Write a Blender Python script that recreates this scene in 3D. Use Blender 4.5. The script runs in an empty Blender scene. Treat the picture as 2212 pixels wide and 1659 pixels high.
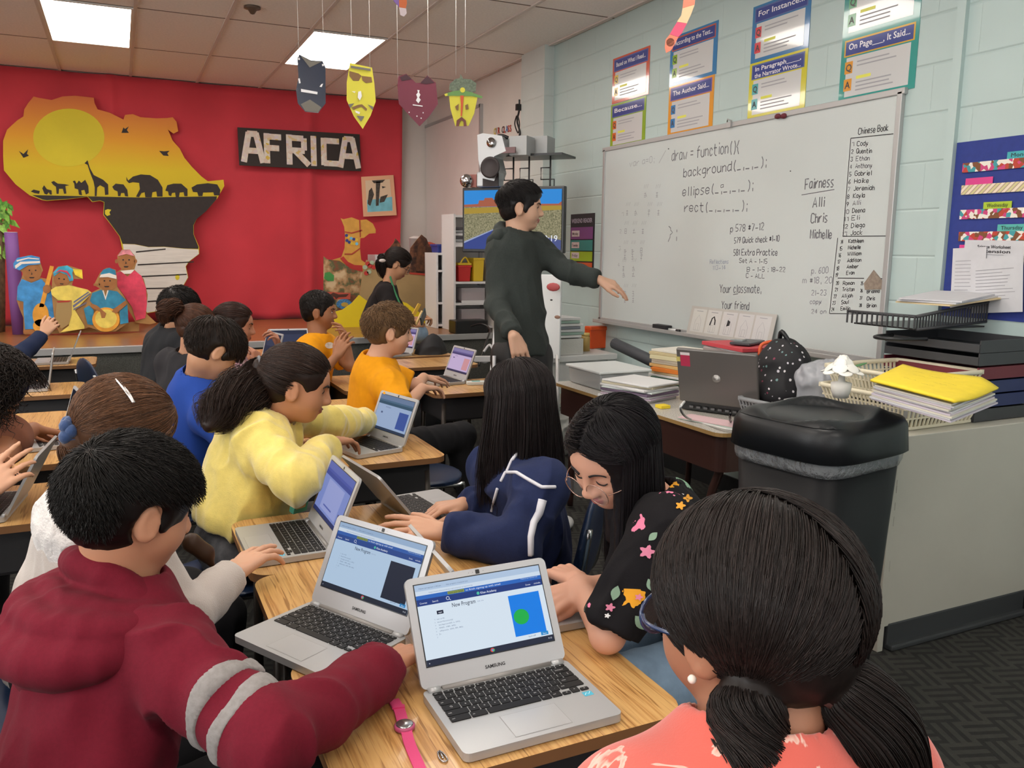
import bpy, bmesh, math, random
import numpy as np
from mathutils import Matrix, Vector
random.seed(7); rng = np.random.default_rng(7)
SC = bpy.context.scene; COL = SC.collection
# ---------------------------------------------------------------- camera
F = 1790.0; CX, CY, CZ = 1106.0, 829.5, 1.41
def cam_axes(yaw, pitch, roll):
    y, p, r = np.radians([yaw, pitch, roll])
    fw = np.array([np.sin(y)*np.cos(p), np.cos(y)*np.cos(p), -np.sin(p)])
    rt = np.array([np.cos(y), -np.sin(y), 0.0]); dn = np.cross(fw, rt)
    return np.array([np.cos(r)*rt+np.sin(r)*dn, -np.sin(r)*rt+np.cos(r)*dn, fw])
CM = cam_axes(25.2, 9.2, -0.6)
cd = bpy.data.cameras.new('camera'); cam = bpy.data.objects.new('camera', cd); COL.objects.link(cam)
cd.sensor_fit = 'HORIZONTAL'; cd.sensor_width = 36.0; cd.lens = F/2212*36.0; cd.clip_start = 0.02; cd.clip_end = 60
cam.matrix_world = Matrix(((CM[0][0], -CM[1][0], -CM[2][0], 0), (CM[0][1], -CM[1][1], -CM[2][1], 0),
                           (CM[0][2], -CM[1][2], -CM[2][2], CZ), (0, 0, 0, 1)))
SC.camera = cam
def ray(x, y): return CM.T @ np.array([(x-CX)/F, (y-CY)/F, 1.0])
def P(x, y, d): return ray(x, y)*d + np.array([0, 0, CZ])
def onZ(x, y, z): r = ray(x, y); return r*((z-CZ)/r[2]) + np.array([0, 0, CZ])
def onX(x, y, X): r = ray(x, y); return r*(X/r[0]) + np.array([0, 0, CZ])
def onY(x, y, Y): r = ray(x, y); return r*(Y/r[1]) + np.array([0, 0, CZ])
# ---------------------------------------------------------------- world, exposure
W = bpy.data.worlds.new('world'); SC.world = W; W.use_nodes = True
W.node_tree.nodes['Background'].inputs[0].default_value = (0.62, 0.68, 0.72, 1)
W.node_tree.nodes['Background'].inputs[1].default_value = 0.25
SC.view_settings.view_transform = 'Standard'; SC.view_settings.look = 'None'
SC.view_settings.exposure = 0.22; SC.view_settings.gamma = 1.0; SC.view_settings.use_curve_mapping = False
SC.cycles.max_bounces = 6; SC.cycles.diffuse_bounces = 4; SC.cycles.glossy_bounces = 3; SC.cycles.transmission_bounces = 4
SC.cycles.transparent_max_bounces = 6; SC.cycles.caustics_reflective = False; SC.cycles.caustics_refractive = False
SC.cycles.use_denoising = True; SC.cycles.adaptive_threshold = .02; SC.cycles.sample_clamp_indirect = 4.0
PANEL_POWER = 9.0; WINDOW_POWER = 8.0
# ---------------------------------------------------------------- materials
def lin(c):
    if isinstance(c, str): c = [int(c[i:i+2], 16)/255 for i in (0, 2, 4)]
    return tuple(x/12.92 if x <= .04045 else ((x+.055)/1.055)**2.4 for x in c[:3]) + (1.0,)
MATS = {}
def M(name, c='808080', rough=.6, metal=0.0, spec=.5, noise=None, bump=None, emit=0, attr=False, coat=0, alpha=1, sheen=0, stretch=None, aniso=0):
    if name in MATS: return MATS[name]
    m = bpy.data.materials.new(name); MATS[name] = m; m.use_nodes = True
    nt = m.node_tree; b = nt.nodes['Principled BSDF']; L = nt.links
    col = lin(c); b.inputs['Base Color'].default_value = col; m.diffuse_color = col
    b.inputs['Roughness'].default_value = rough; b.inputs['Metallic'].default_value = metal
    b.inputs['Specular IOR Level'].default_value = spec; b.inputs['Coat Weight'].default_value = coat
    b.inputs['Alpha'].default_value = alpha; b.inputs['Sheen Weight'].default_value = sheen
    b.inputs['Anisotropic'].default_value = aniso
    tc = nt.nodes.new('ShaderNodeTexCoord'); vec = tc.outputs['Object']
    if stretch:
        mp = nt.nodes.new('ShaderNodeMapping'); mp.inputs['Scale'].default_value = stretch; L.new(vec, mp.inputs[0]); vec = mp.outputs[0]
    src = None
    if attr:
        a = nt.nodes.new('ShaderNodeAttribute'); a.attribute_name = 'Col'; src = a.outputs['Color']
    if noise:
        n = nt.nodes.new('ShaderNodeTexNoise'); n.inputs['Scale'].default_value = noise[0]; n.inputs['Detail'].default_value = 5
        L.new(vec, n.inputs['Vector'])
        mr = nt.nodes.new('ShaderNodeMapRange'); mr.inputs[1].default_value = .3; mr.inputs[2].default_value = .7
        mr.inputs[3].default_value = 1-noise[1]; mr.inputs[4].default_value = 1+noise[1]; L.new(n.outputs[0], mr.inputs[0])
        mx = nt.nodes.new('ShaderNodeMix'); mx.data_type = 'RGBA'; mx.blend_type = 'MULTIPLY'; mx.inputs[0].default_value = 1
        if src: L.new(src, mx.inputs[6])
        else: mx.inputs[6].default_value = col
        L.new(mr.outputs[0], mx.inputs[7]); src = mx.outputs[2]
    if src: L.new(src, b.inputs['Base Color'])
    if bump:
        n = nt.nodes.new('ShaderNodeTexNoise'); n.inputs['Scale'].default_value = bump[0]; n.inputs['Detail'].default_value = 4
        L.new(vec, n.inputs['Vector']); bp = nt.nodes.new('ShaderNodeBump'); bp.inputs['Strength'].default_value = bump[1]
        bp.inputs['Distance'].default_value = bump[2] if len(bump) > 2 else .01
        L.new(n.outputs[0], bp.inputs['Height']); L.new(bp.outputs[0], b.inputs['Normal'])
    if emit:
        if src: L.new(src, b.inputs['Emission Color'])
        else: b.inputs['Emission Color'].default_value = col
        b.inputs['Emission Strength'].default_value = emit
    return m
def nodes(m):
    nt = m.node_tree; return nt, nt.nodes['Principled BSDF'], nt.links
def mathn(nt, op, a, b=None, c=None):
    n = nt.nodes.new('ShaderNodeMath'); n.operation = op
    for i, v in enumerate((a, b, c)):
        if v is None: continue
        if isinstance(v, (int, float)): n.inputs[i].default_value = v
        else: nt.links.new(v, n.inputs[i])
    return n.outputs[0]
def ramp(nt, fac, stops, interp='LINEAR'):
    r = nt.nodes.new('ShaderNodeValToRGB'); nt.links.new(fac, r.inputs[0]); e = r.color_ramp.elements; r.color_ramp.interpolation = interp
    while len(e) < len(stops): e.new(.5)
    for i, (p, c) in enumerate(stops): e[i].position = p; e[i].color = lin(c)
    return r.outputs[0]
# ---------------------------------------------------------------- objects
def tag(o, label=None, cat=None, group=None, kind=None):
    for k, v in (('label', label), ('category', cat), ('group', group), ('kind', kind)):
        if v: o[k] = v
    return o
def thing(name, label, cat, loc=(0, 0, 0), rz=0, group=None):
    o = bpy.data.objects.new(name, None); COL.objects.link(o); o.empty_display_size = .1
    o.location = [float(x) for x in loc]; o.rotation_euler = (0, 0, rz)
    return tag(o, label, cat, group)
def rootinv(p):
    ms = []
    while p is not None: ms.append(p); p = p.parent
    m = Matrix.Identity(4)
    for q in reversed(ms): m = m @ (q.matrix_parent_inverse @ q.matrix_basis)
    return m.inverted()
def link_obj(name, me, parent=None, world=False):
    o = bpy.data.objects.new(name, me); COL.objects.link(o)
    if parent is not None:
        o.parent = parent
        if world: o.matrix_parent_inverse = rootinv(parent)
    return o
def copy_tree(o, parent=None):
    c = o.copy(); COL.objects.link(c); c.parent = parent
    for ch in list(o.children): copy_tree(ch, c)
    return c
def frame(n, up=(0, 0, 1)):
    n = np.array(n, float); n /= np.linalg.norm(n); up = np.array(up, float)
    u = np.cross(up, n); u /= np.linalg.norm(u)+1e-9; v = np.cross(n, u)
    return u, v, n
_txt = {}
def text_geo(s, bold=0.0, shear=0.0):
    k = (s, bold, shear)
    if k not in _txt:
        cu = bpy.data.curves.new('t', 'FONT'); cu.body = s; cu.offset = bold; cu.shear = shear; cu.resolution_u = 2; cu.align_x = 'LEFT'
        ob = bpy.data.objects.new('t', cu); me = bpy.data.meshes.new_from_object(ob)
        v = np.array([tuple(x.co)[:2] for x in me.vertices]) if len(me.vertices) else np.zeros((0, 2))
        f = [tuple(p.vertices) for p in me.polygons]
        bpy.data.objects.remove(ob); bpy.data.curves.remove(cu); bpy.data.meshes.remove(me)
        _txt[k] = (v, f)
    return _txt[k]
GL = dict(l.split(None, 1) for l in '''A 022842 1434
B 02083847463505 354432 3202
C 4738180703123243
D 02082846442202
E 42020848 0535
F 020848 0535
G 47381807031232434525
H 0208 4248 0545
I 2228
J 3833221203
K 0208 480542
L 080242
M 0208244842
N 02084248
O 183847433212030718
P 0208384746353505
Q 183847433212030718 2442
R 0208384746353505 2542
S 47381807064443321203
T 2228 0848
U 080312324348
V 082248
W 0812253248
X 0842 0248
Y 0825 482522
Z 08480242
a 361605031233 3632
b 0802 052635332203
c 35261604122233
d 3832 361605031233
e 04343526160503122233
f 38281712 0636
g 361605031333 36312010
h 0802 05263532
i 1216 1718
j 26211000 2728
k 0802 360432
l 1812
m 0602 05162522 25364542
n 0602 05263532
o 162635332212030516
p 0600 052635332203
q 3630 361605031233
r 0602 042636
s 361605332202
t 18132232 0636
u 0603122233 3632
v 061236
w 0612243246
x 0632 0236
y 061333 3600
z 06360232
0 182837332212030718
1 071812
2 07182837360232
3 0838253433221203
4 280434 2822
5 3808052534332202
6 381704031222332504
7 083812
8 15060718283736251504031222333425
9 372818070615363712
( 28161321
) 18262311
{ 28171605141321
} 18272635242311
; 1516 1311
: 1516 1213
, 1311
. 1213
= 0636 0434
- 0434
_ 0232
# 1317 2327 0636 0434
/ 0138
~ 04153424'''.split('\n'))
class MB:
    def __init__(s): s.v = []; s.f = []; s.mi = []; s.mats = []; s.X = None; s.sm = []
    def _m(s, m):
        if m not in s.mats: s.mats.append(m)
        return s.mats.index(m)
    def add(s, vs, fs, m, smooth=False):
        o = len(s.v); vs = np.asarray(vs, float).reshape(-1, 3)
        if s.X is not None: vs = vs @ s.X[0].T + s.X[1]
        s.v.extend(vs.tolist()); k = s._m(m)
        for f in fs: s.f.append([i+o for i in f]); s.mi.append(k); s.sm.append(smooth)
    def box(s, c, d, m, R=None, taper=0):
        x, y, z = [q/2 for q in d]; t = 1-taper
        v = np.array([[-x*t, -y*t, -z], [x*t, -y*t, -z], [x*t, y*t, -z], [-x*t, y*t, -z], [-x, -y, z], [x, -y, z], [x, y, z], [-x, y, z]])
        if R is not None: v = v @ np.asarray(R).T
        s.add(v+np.array(c), [(3, 2, 1, 0), (4, 5, 6, 7), (0, 1, 5, 4), (1, 2, 6, 5), (2, 3, 7, 6), (3, 0, 4, 7)], m)
    def prism(s, poly, o, u, v, n, dep, m, m_side=None):
        o, u, v, n = [np.asarray(q, float) for q in (o, u, v, n)]; p = np.asarray(poly, float)
        A = o+p[:, :1]*u+p[:, 1:]*v; k = len(p)
        s.add(A, [list(range(k))], m); s.add(A-n*dep, [list(range(k))[::-1]], m_side or m)
        s.add(np.vstack([A, A-n*dep]), [(i, i+k, (i+1) % k+k, (i+1) % k) for i in range(k)], m_side or m)
    def poly(s, pts, m): s.add(pts, [list(range(len(pts)))], m)
    def rect(s, o, u, v, x0, y0, x1, y1, m):
        o, u, v = [np.asarray(q, float) for q in (o, u, v)]
        s.poly([o+u*x0+v*y0, o+u*x1+v*y0, o+u*x1+v*y1, o+u*x0+v*y1], m)
    def tube(s, path, r, m, n=8, closed=False, cap=True):
        p = np.asarray(path, float); k = len(p); r = np.broadcast_to(np.asarray(r, float), (k,))
        V = []; up = None
        for i in range(k):
            if closed: t = p[(i+1) % k]-p[i-1]
            else: t = p[min(i+1, k-1)]-p[max(i-1, 0)]
            t = t/(np.linalg.norm(t)+1e-12)
            if up is None: up = np.array([0, 0, 1.]) if abs(t[2]) < .9 else np.array([1., 0, 0])
            a = np.cross(up, t); a /= np.linalg.norm(a)+1e-12; b = np.cross(t, a); up = b
            for j in range(n):
                q = 2*math.pi*j/n; V.append(p[i]+r[i]*(math.cos(q)*a+math.sin(q)*b))
        Fs = []
        for i in range(k if closed else k-1):
            for j in range(n):
                i2 = (i+1) % k; Fs.append((i*n+j, i*n+(j+1) % n, i2*n+(j+1) % n, i2*n+j))
        if cap and not closed: Fs += [list(range(n))[::-1], [(k-1)*n+j for j in range(n)]]
        s.add(V, Fs, m, True)
    def lathe(s, prof, c, m, n=24, sx=1, sy=1):
        V = []; c = np.array(c, float); k = len(prof)
        for r, z in prof:
            for j in range(n):
                q = 2*math.pi*j/n; V.append(c+np.array([r*sx*math.cos(q), r*sy*math.sin(q), z]))
        Fs = [(i*n+j, i*n+(j+1) % n, (i+1)*n+(j+1) % n, (i+1)*n+j) for i in range(k-1) for j in range(n)]
        Fs += [list(range(n))[::-1], [(k-1)*n+j for j in range(n)]]
        s.add(V, Fs, m, True)
    def ball(s, c, r, m, n=12, R=None):
        r = np.broadcast_to(np.asarray(r, float), (3,)); V = []; h = n//2
        for i in range(h+1):
            a = math.pi*i/h
            for j in range(n): b = 2*math.pi*j/n; V.append([r[0]*math.sin(a)*math.cos(b), r[1]*math.sin(a)*math.sin(b), r[2]*math.cos(a)])
        V = np.array(V)
        if R is not None: V = V @ np.asarray(R).T
        s.add(V+np.array(c), [(i*n+j, (i+1)*n+j, (i+1)*n+(j+1) % n, i*n+(j+1) % n) for i in range(h) for j in range(n)], m, True)
    def text(s, st, o, u, v, size, m, bold=0.0, center=False, width=None, shear=0.0):
        o, u, v = [np.asarray(q, float) for q in (o, u, v)]; p, f = text_geo(st, bold, shear)
        if not len(p): return
        w = p[:, 0].max(); sx = size if width is None else width/w
        x = (p[:, :1]-(w/2 if center else 0))*sx; s.add(o+x*u+p[:, 1:]*size*v, f, m)
    def strokes(s, st, o, u, v, h, w, m, jit=.03, gap=1.4, width=None):
        o, u, v = [np.asarray(q, float) for q in (o, u, v)]; n = np.cross(u, v); x = 0.0; segs = []
        for ch in st:
            if ch == ' ': x += 2.6; continue
            g = GL.get(ch)
            if not g: x += 2; continue
            mx = 0; dy = random.gauss(0, jit*4)
            for k in g.split():
                q = [(int(k[i]), int(k[i+1])-2) for i in range(0, len(k)-1, 2)]
                mx = max(mx, max(a for a, b in q)); segs.append([(x+a+random.gauss(0, jit*2), b+dy+random.gauss(0, jit*2)) for a, b in q])
            x += mx+gap
        sc = h/6.0; sx = sc if width is None else width/max(x-gap, 1e-6)
        s.polylines(segs, o, u, v, sx, sc, w, m)
        return x*sx
    def polylines(s, segs, o, u, v, sx, sy, w, m):
        o, u, v = [np.asarray(q, float) for q in (o, u, v)]
        for q in segs:
            q = np.array([(a*sx, b*sy) for a, b in q], float)
            if len(q) == 1: q = np.vstack([q, q+[w, 0]])
            d = np.gradient(q, axis=0); d /= np.linalg.norm(d, axis=1)[:, None]+1e-9; pn = np.c_[-d[:, 1], d[:, 0]]*w/2
            A, B = q+pn, q-pn; k = len(q); V = [o+a[0]*u+a[1]*v for a in A]+[o+b[0]*u+b[1]*v for b in B]
            s.add(V, [(i, i+k, i+1+k, i+1) for i in range(k-1)], m)
    def build(s, name, parent=None, world=False, smooth=None, bevel=0, seg=2, solid=0):
        me = bpy.data.meshes.new(name); me.from_pydata(s.v, [], s.f)
        for m in s.mats: me.materials.append(m)
        me.polygons.foreach_set('material_index', s.mi)
        me.polygons.foreach_set('use_smooth', s.sm if smooth is None else [smooth]*len(s.f)); me.update()
        o = link_obj(name, me, parent, world)
        if solid: q = o.modifiers.new('solid', 'SOLIDIFY'); q.thickness = solid; q.offset = 0
        if bevel: q = o.modifiers.new('bevel', 'BEVEL'); q.width = bevel; q.segments = seg; q.limit_method = 'ANGLE'; q.angle_limit = math.radians(40); q.harden_normals = False
        return o
def rrect(x0, y0, x1, y1, r, n=5):
    pts = []
    for cx_, cy_, a0 in ((x1-r, y1-r, 0), (x0+r, y1-r, 90), (x0+r, y0+r, 180), (x1-r, y0+r, 270)):
        for i in range(n+1): a = math.radians(a0+90*i/n); pts.append((cx_+r*math.cos(a), cy_+r*math.sin(a)))
    return pts
XA, YA, ZA = np.eye(3)
def rotz(a): c, s_ = math.cos(a), math.sin(a); return np.array([[c, -s_, 0], [s_, c, 0], [0, 0, 1]])
def rotx(a): c, s_ = math.cos(a), math.sin(a); return np.array([[1, 0, 0], [0, c, -s_], [0, s_, c]])
def roty(a): c, s_ = math.cos(a), math.sin(a); return np.array([[c, 0, s_], [0, 1, 0], [-s_, 0, c]])
def smooth_path(pts, n=8):
    p = np.array(pts, float); out = []
    for i in range(len(p)-1):
        p0, p1, p2, p3 = p[max(i-1, 0)], p[i], p[i+1], p[min(i+2, len(p)-1)]
        for t in np.linspace(0, 1, n, endpoint=False):
            out.append(.5*(2*p1+(p2-p0)*t+(2*p0-5*p1+4*p2-p3)*t*t+(3*p1-p0-3*p2+p3)*t**3))
    out.append(p[-1]); return np.array(out)
# ---------------------------------------------------------------- distance-field sculpting
def V3(*a): return np.array(a, float)
def nrm(v): v = np.asarray(v, float); return v/(np.linalg.norm(v)+1e-12)
class Field:
    def __init__(s, h): s.h = h; s.pr = []
    def cone(s, a, b, ra, rb, k=.0, col=0, sub=False, flat=None, clip=()):
        a, b = np.asarray(a, np.float32), np.asarray(b, np.float32); ba = b-a; L = float(ba @ ba)+1e-9; r = max(ra, rb)
        def fn(x, y, z):
            px, py, pz = x-a[0], y-a[1], z-a[2]
            if flat is not None:
                n, g = flat; w = (px*n[0]+py*n[1]+pz*n[2])*(g-1); w0 = float(ba @ n)*(g-1)
                px, py, pz = px+w*n[0], py+w*n[1], pz+w*n[2]; B = ba+w0*np.asarray(n, np.float32)
            else: B = ba
            LL = float(B @ B)+1e-9
            t = np.clip((px*B[0]+py*B[1]+pz*B[2])/LL, 0, 1)
            return np.sqrt((px-t*B[0])**2+(py-t*B[1])**2+(pz-t*B[2])**2)-(ra+(rb-ra)*t)
        s.pr.append((fn, np.minimum(a, b)-r, np.maximum(a, b)+r, k, col, sub, clip)); return s
    def chain(s, pts, rs, k=.0, col=0, **kw):
        for i in range(len(pts)-1): s.cone(pts[i], pts[i+1], rs[i], rs[i+1], k, col, **kw)
        return s
    def ell(s, c, r, R=None, k=.0, col=0, sub=False, clip=()):
        c = np.asarray(c, np.float32); r = np.asarray(r, np.float32); Rm = np.eye(3, dtype=np.float32) if R is None else np.asarray(R, np.float32)
        ext = np.sqrt(((Rm*r)**2).sum(1))
        def fn(x, y, z):
            px, py, pz = x-c[0], y-c[1], z-c[2]; k0 = 0; k1 = 0
            for i in range(3):
                q = px*Rm[0, i]+py*Rm[1, i]+pz*Rm[2, i]; k0 = k0+(q/r[i])**2; k1 = k1+(q/r[i]**2)**2
            k0 = np.sqrt(k0); return k0*(k0-1)/np.sqrt(k1+1e-9)
        s.pr.append((fn, c-ext, c+ext, k, col, sub, clip)); return s
    def mesh(s, smooth=2, clip=()):
        h = s.h; adds = [p for p in s.pr if not p[5]]
        lo = np.min([p[1] for p in adds], 0)-4*h; hi = np.max([p[2] for p in adds], 0)+4*h
        n = np.ceil((hi-lo)/h).astype(int)+1
        ax = [(lo[i]+h*np.arange(n[i])).astype(np.float32) for i in range(3)]
        D = np.full(n, 1.0, np.float32); C = np.zeros(n, np.uint8); s.lo = lo; s.D = D
        for fn, a, b, k, col, sub, cl in s.pr:
            m = k+3*h; i0 = np.maximum(((a-m-lo)/h).astype(int), 0); i1 = np.minimum(((b+m-lo)/h).astype(int)+2, n)
            if (i1 <= i0).any(): continue
            sl = tuple(slice(i0[i], i1[i]) for i in range(3))
            x, y, z = ax[0][sl[0]][:, None, None], ax[1][sl[1]][None, :, None], ax[2][sl[2]][None, None, :]
            e = fn(x, y, z).astype(np.float32)
            for pt, nn in cl: e = np.maximum(e, (x-pt[0])*nn[0]+(y-pt[1])*nn[1]+(z-pt[2])*nn[2])
            o = D[sl]
            if sub:
                if k > 0: w = np.clip(.5-.5*(o+e)/k, 0, 1); D[sl] = o*(1-w)-e*w+k*w*(1-w)
                else: D[sl] = np.maximum(o, -e)
                if col: C[sl] = np.where(-e > o-h, col, C[sl])
            else:
                C[sl] = np.where(e < o, col, C[sl])
                if k > 0: w = np.clip(.5+.5*(o-e)/k, 0, 1); D[sl] = o*(1-w)+e*w-k*w*(1-w)
                else: D[sl] = np.minimum(o, e)
        for pt, nn in clip:
            np.maximum(D, ((ax[0]-pt[0])*nn[0])[:, None, None]+((ax[1]-pt[1])*nn[1])[None, :, None]+((ax[2]-pt[2])*nn[2])[None, None, :], out=D)
        I = D < 0; cnt = np.zeros(n-1, np.uint8)
        for a in (0, 1):
            for b in (0, 1):
                for c in (0, 1): cnt += I[a:n[0]-1+a, b:n[1]-1+b, c:n[2]-1+c]
        act = (cnt > 0) & (cnt < 8); ci = np.argwhere(act); idx = np.full(n-1, -1, np.int32); idx[act] = np.arange(len(ci))
        cor = np.array([(a, b, c) for a in (0, 1) for b in (0, 1) for c in (0, 1)])
        dv = np.stack([D[ci[:, 0]+q[0], ci[:, 1]+q[1], ci[:, 2]+q[2]] for q in cor], 1)
        acc = np.zeros((len(ci), 3)); w = np.zeros(len(ci))
        for i in range(8):
            for j in range(i+1, 8):
                if np.abs(cor[i]-cor[j]).sum() != 1: continue
                m = (dv[:, i] < 0) != (dv[:, j] < 0); t = dv[:, i]/(dv[:, i]-dv[:, j]+1e-12)
                p = cor[i]+t[:, None]*(cor[j]-cor[i]); acc[m] += p[m]; w[m] += 1
        V = lo+h*(ci+acc/np.maximum(w, 1)[:, None])
        cc = C[ci[:, 0], ci[:, 1], ci[:, 2]]; k2 = np.argmin(np.abs(dv), 1)
        cc = C[ci[:, 0]+cor[k2, 0], ci[:, 1]+cor[k2, 1], ci[:, 2]+cor[k2, 2]]
        Q = []
        for a in range(3):
            b, c = (a+1) % 3, (a+2) % 3; s0 = [slice(None)]*3; s1 = [slice(None)]*3; s0[a] = slice(0, -1); s1[a] = slice(1, None)
            e = I[tuple(s0)] != I[tuple(s1)]; pe = np.argwhere(e)
            pe = pe[(pe[:, b] > 0) & (pe[:, c] > 0) & (pe[:, b] < n[b]-1) & (pe[:, c] < n[c]-1)]
            ins = I[pe[:, 0], pe[:, 1], pe[:, 2]]; q = []
            for db, dc in ((1, 1), (0, 1), (0, 0), (1, 0)):
                t = pe.copy(); t[:, b] -= db; t[:, c] -= dc; q.append(idx[t[:, 0], t[:, 1], t[:, 2]])
            q = np.stack(q, 1); q[~ins] = q[~ins][:, ::-1]; Q.append(q)
        Q = np.concatenate(Q); Q = Q[(Q >= 0).all(1)]
        if smooth:
            e = np.concatenate([Q[:, [0, 1]], Q[:, [1, 2]], Q[:, [2, 3]], Q[:, [3, 0]]]); deg = np.bincount(e.ravel(), minlength=len(V))[:, None]
            for _ in range(smooth):
                A = np.stack([np.bincount(e[:, 0], V[e[:, 1], i], len(V))+np.bincount(e[:, 1], V[e[:, 0], i], len(V)) for i in range(3)], 1)
                V = V*.45+.55*A/np.maximum(deg, 1)
        return V, Q, cc
    def dist(s, p):
        q = (np.asarray(p)-s.lo)/s.h; i = np.clip(np.round(q).astype(int), 0, np.array(s.D.shape)-1); return s.D[i[..., 0], i[..., 1], i[..., 2]]
def vnormals(V, Q):
    n = np.cross(V[Q[:, 2]]-V[Q[:, 0]], V[Q[:, 3]]-V[Q[:, 1]]); N = np.zeros_like(V)
    for i in range(4): N += np.stack([np.bincount(Q[:, i], n[:, j], len(V)) for j in range(3)], 1)
    return N/(np.linalg.norm(N, axis=1)[:, None]+1e-12)
def vnoise(p, seed=0):
    p = np.asarray(p, float)+seed*17.31; i = np.floor(p).astype(np.int64); f = p-i; f = f*f*(3-2*f)
    def hsh(a): 
        h = (a[..., 0]*73856093) ^ (a[..., 1]*19349663) ^ (a[..., 2]*83492791); h = (h ^ (h >> 13))*1274126177 & 0x7fffffff; return (h % 10007)/10007.0
    r = 0
    for a in (0, 1):
        for b in (0, 1):
            for c in (0, 1):
                w = (f[..., 0] if a else 1-f[..., 0])*(f[..., 1] if b else 1-f[..., 1])*(f[..., 2] if c else 1-f[..., 2])
                r = r+w*hsh(i+np.array([a, b, c]))
    return r*2-1
def np_mesh(name, V, faces, mats, mi=None, cols=None, parent=None, smooth=True):
    me = bpy.data.meshes.new(name); V = np.asarray(V, np.float32)
    fs = [np.asarray(f, np.int32) for f in faces]; lt = np.concatenate([np.full(len(f), f.shape[1], np.int32) for f in fs])
    lv = np.concatenate([f.ravel() for f in fs]); ls = np.concatenate([[0], np.cumsum(lt)[:-1]]).astype(np.int32)
    me.vertices.add(len(V)); me.vertices.foreach_set('co', V.ravel()); me.loops.add(len(lv)); me.loops.foreach_set('vertex_index', lv)
    me.polygons.add(len(lt)); me.polygons.foreach_set('loop_start', ls); me.polygons.foreach_set('loop_total', lt)
    for m in mats: me.materials.append(m)
    if mi is not None: me.polygons.foreach_set('material_index', np.asarray(mi, np.int32))
    me.polygons.foreach_set('use_smooth', np.full(len(lt), smooth))
    if cols is not None:
        a = me.color_attributes.new('Col', 'FLOAT_COLOR', 'POINT'); a.data.foreach_set('color', np.asarray(cols, np.float32).ravel())
    me.update(); me.validate(); return link_obj(name, me, parent, True)
def field_obj(fld, name, mat, parent=None, cols=None, smooth=2, folds=None, clip=()):
    V, Q, cc = fld.mesh(smooth, clip)
    if folds:
        N = vnormals(V, Q); amp, fr, sd = folds; q = V*np.array([1, 1, .55])*fr
        w = q+.8*np.stack([vnoise(q*.7, sd), vnoise(q*.7, sd+1), vnoise(q*.7, sd+2)], 1)
        V = V+N*(amp*(1-2*np.abs(vnoise(w, sd+3)))+amp*.5*vnoise(q*2.3, sd+5))[:, None]
    c = None
    if cols: c = np.array([lin(x) for x in cols])[np.minimum(cc, len(cols)-1)]
    return np_mesh(name, V, [Q], [mat], None, c, parent)
def ribbons(S, r, taper=.35):
    """S: N x K x 3 strands -> three-sided tapering tubes"""
    N, K, _ = S.shape; T = np.gradient(S, axis=1); T /= np.linalg.norm(T, axis=2)[..., None]+1e-9
    ref = rng.normal(size=(N, 1, 3)); A = np.cross(T, ref); A /= np.linalg.norm(A, axis=2)[..., None]+1e-9; B = np.cross(T, A)
    rr = np.asarray(r).reshape(-1, 1, 1)*np.interp(np.linspace(0, 1, K), [0, .08, .6, 1], [.6, 1, 1, taper])[None, :, None]
    V = np.stack([S+rr*(math.cos(a)*A+math.sin(a)*B) for a in (0, 2.094, 4.189)], 2).reshape(-1, 3)
    b = (np.arange(N)[:, None]*K+np.arange(K-1)[None])*3; b = b.ravel()
    Fq = np.concatenate([np.stack([b+j, b+(j+1) % 3, b+3+(j+1) % 3, b+3+j], 1) for j in range(3)]); return V, Fq
from mathutils.bvhtree import BVHTree
def caster(ob):
    me = ob.data; b = BVHTree.FromPolygons([v.co for v in me.vertices], [tuple(p.vertices) for p in me.polygons])
    def cast(x, y, lift=.002):
        d = nrm(ray(x, y)); h = b.ray_cast(Vector((0, 0, CZ)), Vector(d)); return None if h[0] is None else np.array(h[0])-d*lift
    return cast
def decal(ob, name, polys, mat, lift=.0025, cast=None):
    cast = cast or caster(ob); q = MB()
    for pl in polys:
        a = np.array(pl, float); c = a.mean(0); n = len(a); rings = [[cast(*(c+(p-c)*t), lift) for p in a] for t in (.34, .67, 1.)]; cc = cast(*c, lift)
        if cc is None or any(p is None for r in rings for p in r): continue
        V = [cc]+[p for r in rings for p in r]; Fs = [(0, 1+i, 1+(i+1) % n) for i in range(n)]
        for k in range(2): Fs += [(1+k*n+i, 1+(k+1)*n+i, 1+(k+1)*n+(i+1) % n, 1+k*n+(i+1) % n) for i in range(n)]
        q.add(V, Fs, mat, True)
    return q.build(name, ob, True) if q.v else None
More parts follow.
